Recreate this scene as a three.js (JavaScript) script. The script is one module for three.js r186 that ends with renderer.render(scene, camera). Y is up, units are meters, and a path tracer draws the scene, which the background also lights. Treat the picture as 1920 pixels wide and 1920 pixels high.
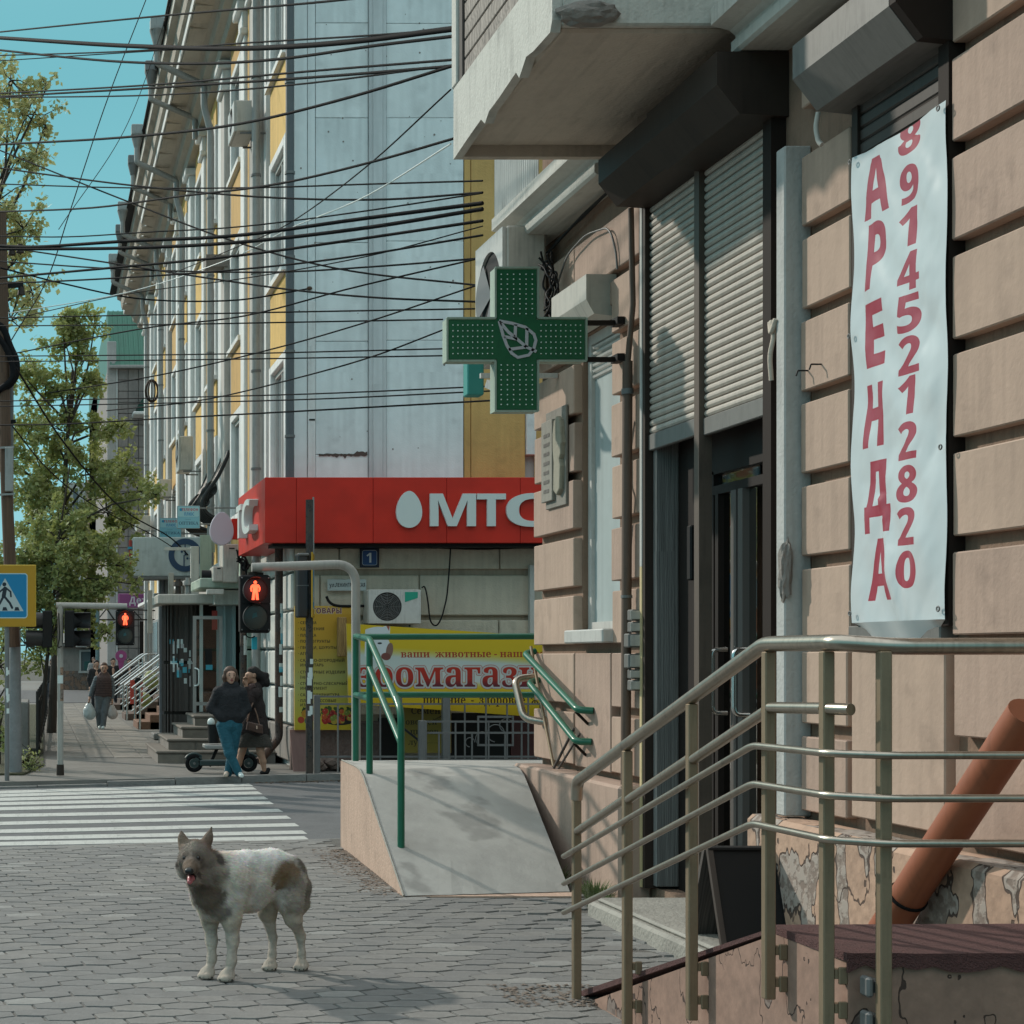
import * as THREE from 'three';
import { mergeGeometries } from 'three/addons/utils/BufferGeometryUtils.js';
import { FontLoader } from 'three/addons/loaders/FontLoader.js';
import { TextGeometry } from 'three/addons/geometries/TextGeometry.js';

// ---------- camera: level, looking down the street, lens shifted up and to the right ----------
const F = 3075, VX = 70, HY = 1232, EYE = 1.75, PX = 1920;
const scene = new THREE.Scene();
const camera = new THREE.PerspectiveCamera(2 * Math.atan(PX / 2 / F) * 180 / Math.PI, 1, 0.1, 900);
camera.position.set(0, EYE, 0);
camera.lookAt(0, EYE, -10);
camera.setViewOffset(PX, PX, PX / 2 - VX, PX / 2 - HY, PX, PX);

const TAU_ = Math.PI * 2;
// ---------- sky: thin bright overcast, teal low down, whiter overhead ----------
const SUN = new THREE.Vector3(-1, 0.88, -1.07).normalize();
{
  const W = 1024, Hh = 512, data = new Float32Array(W * Hh * 4);
  const low = [0.235, 0.52, 0.575], mid = [0.15, 0.415, 0.475], top = [1.0, 1.1, 1.13], ground = [0.14, 0.135, 0.13];
  // thin veils of cloud, the same everywhere
  const hash = (x, y, z) => { const h = Math.sin(x * 127.1 + y * 311.7 + z * 74.7) * 43758.5453; return h - Math.floor(h); }, sm = (t) => t * t * (3 - 2 * t);
  const noise = (x, y, z) => { const i = Math.floor(x), j = Math.floor(y), k = Math.floor(z), u = sm(x - i), v = sm(y - j), w = sm(z - k), L = THREE.MathUtils.lerp, e = (c) => L(L(hash(i, j, k + c), hash(i + 1, j, k + c), u), L(hash(i, j + 1, k + c), hash(i + 1, j + 1, k + c), u), v); return L(e(0), e(1), w); };
  for (let j = 0; j < Hh; j++) for (let i = 0; i < W; i++) {
    const el = ((j + 0.5) / Hh - 0.5) * Math.PI, az = ((i + 0.5) / W - 0.5) * TAU_, s = Math.sin(el), c = Math.cos(el), x = Math.cos(az) * c, z = Math.sin(az) * c, o = (j * W + i) * 4;
    const a = THREE.MathUtils.smoothstep(s, 0.02, 0.36), b = THREE.MathUtils.smoothstep(s, 0.36, 0.75), g = THREE.MathUtils.smoothstep(-s, -0.01, 0.06);
    let n = 0, f = 2.2, w = 0.5; if (s > -0.05) for (let q = 0; q < 4; q++) { n += w * (noise(x * f + 9, s * f * 2.6 + 4, z * f + 7) - 0.5); f *= 2.1; w *= 0.5; }
    for (let k = 0; k < 3; k++) { let v = low[k] + (mid[k] - low[k]) * a; v += (top[k] - v) * b; v *= 1 + n * [0.55, 0.26, 0.22][k]; v += (ground[k] - v) * g; data[o + k] = v; }
    data[o + 3] = 1;
  }
  const sky = new THREE.DataTexture(data, W, Hh, THREE.RGBAFormat, THREE.FloatType);
  sky.mapping = THREE.EquirectangularReflectionMapping; sky.magFilter = sky.minFilter = THREE.LinearFilter; sky.needsUpdate = true;
  scene.background = sky; scene.environment = sky;
}
const sun = new THREE.DirectionalLight(new THREE.Color().setRGB(1, 0.92, 0.81), 2.35);
sun.position.copy(SUN).multiplyScalar(80).add(new THREE.Vector3(3, 0, -15)); sun.target.position.set(3, 0, -15);
sun.castShadow = true; sun.shadow.mapSize.set(4096, 4096); sun.shadow.radius = 3;
Object.assign(sun.shadow.camera, { left: -60, right: 60, top: 60, bottom: -60, near: 1, far: 240 });
scene.add(sun, sun.target);
const renderer = new THREE.WebGLRenderer();
renderer.toneMapping = THREE.LinearToneMapping;
renderer.toneMappingExposure = 1.2;
renderer.shadowMap.enabled = true;

// ---------- small tools ----------
let seed = 7;
const rnd = () => { seed = (seed + 0x6d2b79f5) | 0; let t = Math.imul(seed ^ (seed >>> 15), 1 | seed); t = (t + Math.imul(t ^ (t >>> 7), 61 | t)) ^ t; return ((t ^ (t >>> 14)) >>> 0) / 4294967296; };
const rr = (a, b) => a + (b - a) * rnd(), clamp = THREE.MathUtils.clamp, lerp = THREE.MathUtils.lerp, sstep = THREE.MathUtils.smoothstep, TAU = Math.PI * 2;
const V = (x, y, d) => new THREE.Vector3(x, y, -d);                       // metres right, up, away
const at = (px, py, d) => V((px - VX) * d / F, EYE - (py - HY) * d / F, d); // where a point of the picture stands at distance d
const X_ = (px, d) => (px - VX) * d / F, Y_ = (py, d) => EYE - (py - HY) * d / F;
const used = new Map();
function numbered(n) { const k = used.get(n) ?? -1; used.set(n, k + 1); return k < 0 ? n : `${n}_${String(k + 1).padStart(3, '0')}`; }
function shade(o) { o.castShadow = o.receiveShadow = true; return o; }
const bases = new Map();
function thing(name, label, category, base = [0, 0, 0], group) {
  const o = new THREE.Group(); o.name = numbered(name); o.position.set(base[0], base[1], -base[2]); scene.add(o);
  o.userData = { label, category }; if (group) o.userData.group = group;
  bases.set(o, new THREE.Vector3(base[0], base[1], -base[2]));
  return o;
}
function structure(name, label) { const o = new THREE.Group(); o.name = numbered(name); scene.add(o); o.userData = { kind: 'structure' }; if (label) o.userData.label = label; bases.set(o, new THREE.Vector3()); return o; }
// uv in metres from the dominant axis of each face
function uvBox(g) {
  const p = g.attributes.position, n = p.count, uv = new Float32Array(n * 2), a = new THREE.Vector3(), b = new THREE.Vector3(), c = new THREE.Vector3();
  for (let i = 0; i < n; i += 3) {
    a.fromBufferAttribute(p, i); b.fromBufferAttribute(p, i + 1).sub(a); c.fromBufferAttribute(p, i + 2).sub(a); b.cross(c);
    const x = Math.abs(b.x), y = Math.abs(b.y), z = Math.abs(b.z), ax = y >= x && y >= z ? 1 : x >= z ? 0 : 2;
    for (let k = i; k < i + 3; k++) {
      uv[k * 2] = ax === 0 ? p.getZ(k) : p.getX(k); uv[k * 2 + 1] = ax === 1 ? -p.getZ(k) : p.getY(k);
    }
  }
  g.setAttribute('uv', new THREE.BufferAttribute(uv, 2)); return g;
}
function flat(g, keepUv) {
  let r = g.index ? g.toNonIndexed() : g;
  for (const k of Object.keys(r.attributes)) if (!['position', 'normal', 'uv', 'color'].includes(k)) r.deleteAttribute(k);
  if (!r.attributes.normal) r.computeVertexNormals();
  if (!keepUv || !r.attributes.uv) uvBox(r);
  return r;
}
function geo(list, keepUv) { const l = (Array.isArray(list) ? list : [list]).map((g) => flat(g, keepUv)); return l.length === 1 ? l[0] : mergeGeometries(l); }
function rootOf(p) { while (p.parent && p.parent !== scene) p = p.parent; return p; }
function part(name, list, m, parent, o = {}) {
  const g = geo(list, o.uv), root = rootOf(parent), b = bases.get(root);
  if (!o.local) g.translate(-b.x, -b.y, -b.z);
  const mesh = shade(new THREE.Mesh(g, m)); mesh.name = name; parent.add(mesh);
  if (o.label) mesh.userData.label = o.label; if (o.kind) mesh.userData.kind = o.kind;
  return mesh;
}
function share(name, g, m, parent, pos, rot) {                             // another mesh that shares a geometry
  const b = bases.get(rootOf(parent)), mesh = shade(new THREE.Mesh(g, m)); mesh.name = name; parent.add(mesh);
  mesh.position.set(pos.x - b.x, pos.y - b.y, pos.z - b.z); if (rot) mesh.rotation.set(...rot); return mesh;
}
function single(name, list, m, label, category, group, o = {}) {           // a thing that is one mesh
  const g = geo(list, o.uv); g.computeBoundingBox(); const bb = g.boundingBox, b = new THREE.Vector3((bb.min.x + bb.max.x) / 2, bb.min.y, (bb.min.z + bb.max.z) / 2);
  g.translate(-b.x, -b.y, -b.z);
  const mesh = shade(new THREE.Mesh(g, m)); mesh.name = numbered(name); mesh.position.copy(b); scene.add(mesh);
  mesh.userData = { label, category }; if (group) mesh.userData.group = group; if (o.kind) mesh.userData.kind = o.kind; bases.set(mesh, b); return mesh;
}
function box(x0, x1, y0, y1, d0, d1) { return new THREE.BoxGeometry(x1 - x0, y1 - y0, d1 - d0).translate((x0 + x1) / 2, (y0 + y1) / 2, -(d0 + d1) / 2); }
function cbox(x0, x1, y0, y1, d0, d1, c = 0.012) {                         // box with chamfered edges
  const lo = [x0, y0, -d1], hi = [x1, y1, -d0], pos = [], P = (s, ax) => { const v = [0, 1, 2].map((k) => (s[k] ? hi[k] - (k === ax ? 0 : c) : lo[k] + (k === ax ? 0 : c))); return v; };
  const quad = (a, b, e, f, out) => { const ab = new THREE.Vector3(...b).sub(new THREE.Vector3(...a)), ae = new THREE.Vector3(...e).sub(new THREE.Vector3(...a)); if (ab.cross(ae).dot(out) < 0) [b, f] = [f, b]; pos.push(...a, ...b, ...e, ...a, ...e, ...f); };
  for (let ax = 0; ax < 3; ax++) for (const s of [0, 1]) {
    const u = (ax + 1) % 3, v = (ax + 2) % 3, mk = (i, j) => { const t = [0, 0, 0]; t[ax] = s; t[u] = i; t[v] = j; return P(t, ax); }, n = new THREE.Vector3(); n.setComponent(ax, s ? 1 : -1);
    quad(mk(0, 0), mk(1, 0), mk(1, 1), mk(0, 1), n);
  }
  for (let ax = 0; ax < 3; ax++) { const u = (ax + 1) % 3, v = (ax + 2) % 3; for (const i of [0, 1]) for (const j of [0, 1]) {
    const mk = (e, f) => { const t = [0, 0, 0]; t[ax] = e; t[u] = i; t[v] = j; return P(t, f); }, n = new THREE.Vector3(); n.setComponent(u, i ? 1 : -1); n.setComponent(v, j ? 1 : -1);
    quad(mk(0, u), mk(1, u), mk(1, v), mk(0, v), n);
  } }
  for (const i of [0, 1]) for (const j of [0, 1]) for (const k of [0, 1]) {
    const t = [i, j, k], a = P(t, 0), b = P(t, 1), e = P(t, 2), n = new THREE.Vector3(i ? 1 : -1, j ? 1 : -1, k ? 1 : -1);
    const ab = new THREE.Vector3(...b).sub(new THREE.Vector3(...a)), ae = new THREE.Vector3(...e).sub(new THREE.Vector3(...a));
    if (ab.cross(ae).dot(n) < 0) pos.push(...a, ...e, ...b); else pos.push(...a, ...b, ...e);
  }
  const g = new THREE.BufferGeometry(); g.setAttribute('position', new THREE.Float32BufferAttribute(pos, 3)); g.computeVertexNormals(); return g;
}
class Poly extends THREE.Curve { constructor(p) { super(); this.p = p; } getPoint(t, o = new THREE.Vector3()) { const k = t * (this.p.length - 1), i = Math.min(Math.floor(k), this.p.length - 2); return o.copy(this.p[i]).lerp(this.p[i + 1], k - i); } }
// a pipe along points, corners rounded by r
function pipe(pts, rad, { r = 0, seg = 8, caps = true, per = 6 } = {}) {
  const path = [];
  pts.forEach((p, i) => {
    if (!r || i === 0 || i === pts.length - 1) return path.push(p.clone());
    const a = p.clone().add(pts[i - 1].clone().sub(p).setLength(Math.min(r, pts[i - 1].distanceTo(p) * 0.49))), b = p.clone().add(pts[i + 1].clone().sub(p).setLength(Math.min(r, pts[i + 1].distanceTo(p) * 0.49)));
    for (let k = 0; k <= per; k++) { const t = k / per; path.push(a.clone().multiplyScalar((1 - t) ** 2).addScaledVector(p, 2 * t * (1 - t)).addScaledVector(b, t * t)); }
  });
  return sweep(path, rad, seg, caps);
}
function sweep(path, rad, seg = 8, caps = true) {                          // rad: number or (t, i) => number
  const n = path.length, pos = [], nor = [], idx = [], T = new THREE.Vector3(), N = new THREE.Vector3(), B = new THREE.Vector3(), prev = new THREE.Vector3(), R = (i) => (typeof rad === 'function' ? rad(i / (n - 1), i) : rad);
  for (let i = 0; i < n; i++) {
    T.copy(path[Math.min(i + 1, n - 1)]).sub(path[Math.max(i - 1, 0)]).normalize();
    if (i === 0) { N.set(0, 1, 0); if (Math.abs(T.y) > 0.9) N.set(1, 0, 0); } else N.copy(prev);
    N.addScaledVector(T, -N.dot(T)).normalize(); prev.copy(N); B.crossVectors(T, N);
    for (let k = 0; k < seg; k++) { const a = k / seg * TAU, c = Math.cos(a), s = Math.sin(a), x = N.x * c + B.x * s, y = N.y * c + B.y * s, z = N.z * c + B.z * s, r = R(i); pos.push(path[i].x + x * r, path[i].y + y * r, path[i].z + z * r); nor.push(x, y, z); }
  }
  for (let i = 0; i < n - 1; i++) for (let k = 0; k < seg; k++) { const a = i * seg + k, b = i * seg + (k + 1) % seg, c = a + seg, d = b + seg; idx.push(a, b, c, b, d, c); }
  if (caps) for (const e of [0, n - 1]) { const c = pos.length / 3, t = path[e].clone().sub(path[e ? n - 2 : 1]).normalize(); pos.push(...path[e].toArray()); nor.push(...t.toArray()); const s0 = c + 1; for (let k = 0; k < seg; k++) { const o = (e * seg + k) * 3; pos.push(pos[o], pos[o + 1], pos[o + 2]); nor.push(...t.toArray()); } for (let k = 0; k < seg; k++) { const a = s0 + k, b = s0 + (k + 1) % seg; e ? idx.push(c, a, b) : idx.push(c, b, a); } }
  const g = new THREE.BufferGeometry(); g.setAttribute('position', new THREE.Float32BufferAttribute(pos, 3)); g.setAttribute('normal', new THREE.Float32BufferAttribute(nor, 3)); g.setIndex(idx); return g;
}
function cyl(x, d, y0, y1, r0, r1 = r0, seg = 14) { return new THREE.CylinderGeometry(r1, r0, y1 - y0, seg).translate(x, (y0 + y1) / 2, -d); }
function bar(a, b, w, h = w) { const l = a.distanceTo(b), g = new THREE.BoxGeometry(w, h, l), m = new THREE.Matrix4().lookAt(a, b, new THREE.Vector3(0, 1, 0.001)); m.setPosition(a.clone().add(b).multiplyScalar(0.5)); return g.applyMatrix4(m); }
// a profile of [x, y] points swept from distance d0 to d1 (x is metres right)
function along(profile, d0, d1, caps = true) {
  const s = new THREE.Shape(profile.map((p) => new THREE.Vector2(p[0], p[1]))), g = new THREE.ExtrudeGeometry(s, { depth: d1 - d0, bevelEnabled: false });
  return g.translate(0, 0, -d1);
}
// a profile of [d, y] points swept from x0 to x1
function across(profile, x0, x1) {
  const s = new THREE.Shape(profile.map((p) => new THREE.Vector2(p[0], p[1]))), g = new THREE.ExtrudeGeometry(s, { depth: x1 - x0, bevelEnabled: false });
  return g.rotateY(Math.PI / 2).translate(x0, 0, 0);   // shape x becomes -z, extrusion becomes +x
}
function plan(pts, y0, y1) { const s = new THREE.Shape(pts.map((p) => new THREE.Vector2(p[0], p[1]))), g = new THREE.ExtrudeGeometry(s, { depth: y1 - y0, bevelEnabled: false }); return g.rotateX(-Math.PI / 2).translate(0, y0, 0); } // [x, d] outline
function front(shape, d, depth, bevel = 0) { const g = new THREE.ExtrudeGeometry(shape, { depth, bevelEnabled: bevel > 0, bevelSize: bevel, bevelThickness: bevel, bevelSegments: 1, curveSegments: 14 }); return g.translate(0, 0, -d - depth); }
const outline = (pts) => new THREE.Shape(pts.map((p) => new THREE.Vector2(p[0], p[1])));
function ribbon(pts, w) {                                                    // flat stroke outline in the x-y plane
  const L = [], R = [];
  pts.forEach((p, i) => { const a = pts[Math.max(0, i - 1)], b = pts[Math.min(pts.length - 1, i + 1)], dx = b[0] - a[0], dy = b[1] - a[1], l = Math.hypot(dx, dy) || 1; L.push([p[0] - dy / l * w, p[1] + dx / l * w]); R.unshift([p[0] + dy / l * w, p[1] - dx / l * w]); });
  return outline([...L, ...R]);
}
function rect(x0, x1, y0, y1, d) {                                          // upright printed sheet facing the camera side, uv 0..1
  const g = new THREE.BufferGeometry(); g.setAttribute('position', new THREE.Float32BufferAttribute([x0, y0, -d, x1, y0, -d, x1, y1, -d, x0, y0, -d, x1, y1, -d, x0, y1, -d], 3));
  g.setAttribute('uv', new THREE.Float32BufferAttribute([0, 0, 1, 0, 1, 1, 0, 0, 1, 1, 0, 1], 2)); g.computeVertexNormals(); return g;
}

// ---------- textures ----------
function lattice(n, s) { const a = new Float32Array(n * n); let k = s * 7919 + 1; for (let i = 0; i < n * n; i++) { k = (Math.imul(k, 1664525) + 1013904223) | 0; a[i] = (k >>> 8) / 16777216; } return (x, y) => { const xi = Math.floor(x), yi = Math.floor(y), u = x - xi, v = y - yi, su = u * u * (3 - 2 * u), sv = v * v * (3 - 2 * v), m = (i, j) => a[((j % n + n) % n) * n + ((i % n + n) % n)]; return lerp(lerp(m(xi, yi), m(xi + 1, yi), su), lerp(m(xi, yi + 1), m(xi + 1, yi + 1), su), sv); }; }
function fbm(s, base = 4, oct = 5, stretch = 1) { const L = []; for (let o = 0; o < oct; o++) L.push(lattice(base << o, s + o * 13)); return (u, v) => { let t = 0, w = 0.5; for (let o = 0; o < oct; o++) { t += w * L[o](u * (base << o), v * (base << o) * stretch); w *= 0.5; } return t / (1 - 2 ** -oct); }; }
const noiseTextures = [];
function tex(size, fn, srgb) {                                               // fn(u, v) -> grey or [r, g, b] in 0..1
  const d = new Uint8Array(size * size * 4);
  for (let j = 0; j < size; j++) for (let i = 0; i < size; i++) { const r = fn((i + 0.5) / size, (j + 0.5) / size), o = (j * size + i) * 4; for (let c = 0; c < 3; c++) d[o + c] = clamp((Array.isArray(r) ? r[c] : r) * 255, 0, 255); d[o + 3] = 255; }
  const t = new THREE.DataTexture(d, size, size); t.wrapS = t.wrapT = THREE.RepeatWrapping; t.magFilter = THREE.LinearFilter; t.minFilter = THREE.LinearMipmapLinearFilter; t.generateMipmaps = true; if (srgb) t.colorSpace = THREE.SRGBColorSpace; t.needsUpdate = true; return t;
}
const every = (t, metres, my = metres) => { const c = t.clone(); c.repeat.set(1 / metres, 1 / my); c.needsUpdate = true; return c; };
const n1 = fbm(1), n2 = fbm(2, 8), n3 = fbm(3, 16, 5), n4 = fbm(4, 4, 6), n5 = fbm(5, 32, 4);
const streak = (() => { const a = lattice(64, 91), b = lattice(16, 92), c = lattice(4, 93); return (u, v) => 0.5 * a(u * 64, v * 4) + 0.3 * b(u * 16, v * 4) + 0.2 * c(u * 4, v * 4); })();
const T = {
  plaster: tex(512, (u, v) => { const a = n1(u, v), s = streak(u, v), f = n5(u, v); let t = 0.92 + 0.2 * (a - 0.5) + 0.26 * (s - 0.5) + 0.1 * (f - 0.5); if (n2(u, v) > 0.66) t -= (n2(u, v) - 0.66) * 0.9; return [t, t * 0.995, t * 0.985]; }),
  dirty: tex(512, (u, v) => { const a = n4(u, v), s = streak(u, v); let t = 0.85 - 0.5 * Math.max(0, s - 0.52) - 0.45 * Math.max(0, a - 0.5) + 0.1 * (n5(u, v) - 0.5); return [t, t * 0.97, t * 0.93]; }),
  concrete: tex(512, (u, v) => { const a = n1(u, v), b = n2(u, v), f = n5(u, v), w = fbm(77, 2, 3)(u, v * 1); let t = 0.78 + 0.36 * (a - 0.5) + 0.2 * (b - 0.5) + 0.14 * (f - 0.5); return [t * 1.01, t, t * 0.98]; }),
  stain: (() => { const f = fbm(301, 3, 6); return tex(512, (u, v) => { const a = f(u, v), b = n2(u, v), g = n5(u, v); let t = 0.9 + 0.55 * (a - 0.5) + 0.16 * (b - 0.5) + 0.14 * (g - 0.5); t -= 0.35 * sstep(a, 0.5, 0.58) * sstep(b, 0.42, 0.62); return [t * 1.01, t, t * 0.975]; }); })(),
  asphalt: tex(512, (u, v) => { const h = Math.sin((u * 512 | 0) * 127.1 + (v * 512 | 0) * 311.7) * 43758.5453, r = h - Math.floor(h); const t = 0.72 + 0.25 * (n1(u, v) - 0.5) + 0.34 * (r - 0.5) + 0.2 * (n5(u, v) - 0.5); return t; }),
  grain: tex(512, (u, v) => 0.5 + 0.7 * (n5(u, v) - 0.5) + 0.5 * (n3(u, v) - 0.5)),
  lumps: tex(512, (u, v) => 0.5 + 0.8 * (n2(u, v) - 0.5) + 0.4 * (n5(u, v) - 0.5)),
  wood: tex(512, (u, v) => { const s = lattice(64, 51)(u * 64, v * 3), k = n1(u, v); const t = 0.6 + 0.35 * (s - 0.5) + 0.3 * (k - 0.5) + 0.12 * Math.sin((u * 24 + n1(u * 1, v) * 4) * TAU); return [t, t * 0.99, t * 0.98]; }),
  brushed: tex(256, (u, v) => 0.55 + 0.5 * (lattice(64, 61)(u * 64, v * 2) - 0.5) + 0.5 * (n2(u, v) - 0.5)),
  fabric: tex(256, (u, v) => 0.8 + 0.1 * Math.sin(u * TAU * 64) * Math.sin(v * TAU * 64) + 0.3 * (n2(u, v) - 0.5)),
  foliage: tex(256, (u, v) => { const t = 0.75 + 0.5 * (n2(u, v) - 0.5); return [t, t, t * 0.9]; }),
};
// cracked or peeling stucco: flakes and cracks follow noise contours
const rgb8 = (h) => [1, 3, 5].map((i) => parseInt(h.slice(i, i + 2), 16) / 255);
function crackTexture(base, dark, pale, flake, crack, s) {
  const a = fbm(s, 5, 5, 0.5), b = fbm(s + 40, 3, 4), c = fbm(s + 80, 6, 5, 0.6), d = fbm(s + 120, 3, 3), B = rgb8(base), D = rgb8(dark), P = rgb8(pale), mix = (p, q, t) => p.map((x, i) => x + (q[i] - x) * t);
  return tex(1024, (u, v) => {
    const n = a(u, v), m = b(u, v), k = c(u, v), e = d(u, v); let q = B.map((x) => x * (0.86 + 0.3 * (m - 0.5) + 0.22 * (n5(u, v) - 0.5) + 0.28));
    const f = n + 0.5 * (m - 0.5) - flake; if (f > 0) q = mix(q, mix(P, D, clamp((n5(u, v) - 0.5) * 2.2 + 0.1, 0, 0.5)), 0.8); if (f > -0.006 && f < 0.012) q = mix(q, D, 0.85);
    const w = Math.abs(k - 0.5); if (e > crack && w < 0.007 * (e - crack) * 8) q = mix(q, D, 0.8); if (f <= 0 && f > -0.03 && w < 0.012) q = mix(q, D, 0.6);
    return q.map((x) => clamp(x, 0.02, 1));
  }, true);
}
function canvasTex(w, h, draw) { const c = document.createElement('canvas'); c.width = w; c.height = h; draw(c.getContext('2d'), w, h); const t = new THREE.CanvasTexture(c); t.colorSpace = THREE.SRGBColorSpace; t.wrapS = t.wrapT = THREE.ClampToEdgeWrapping; t.anisotropy = 8; return t; }
function mat(rgb, o = {}) {
  const { map, size = 1, sy, bump, bsize = 0.5, rough = 0.85, metal = 0, ...rest } = o;
  const m = new THREE.MeshPhysicalMaterial({ roughness: rough, metalness: metal, ...(bump ? { bumpMap: every(o.btex ?? T.grain, bsize), bumpScale: bump } : {}), ...(map ? { map: every(map, size, sy ?? size) } : {}) });
  delete rest.btex; m.color.setRGB(...rgb); for (const k in rest) m[k] = rest[k]; return m;
}
const font = await new FontLoader().loadAsync('fonts/droid/droid_sans_bold.typeface.json');
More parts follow.
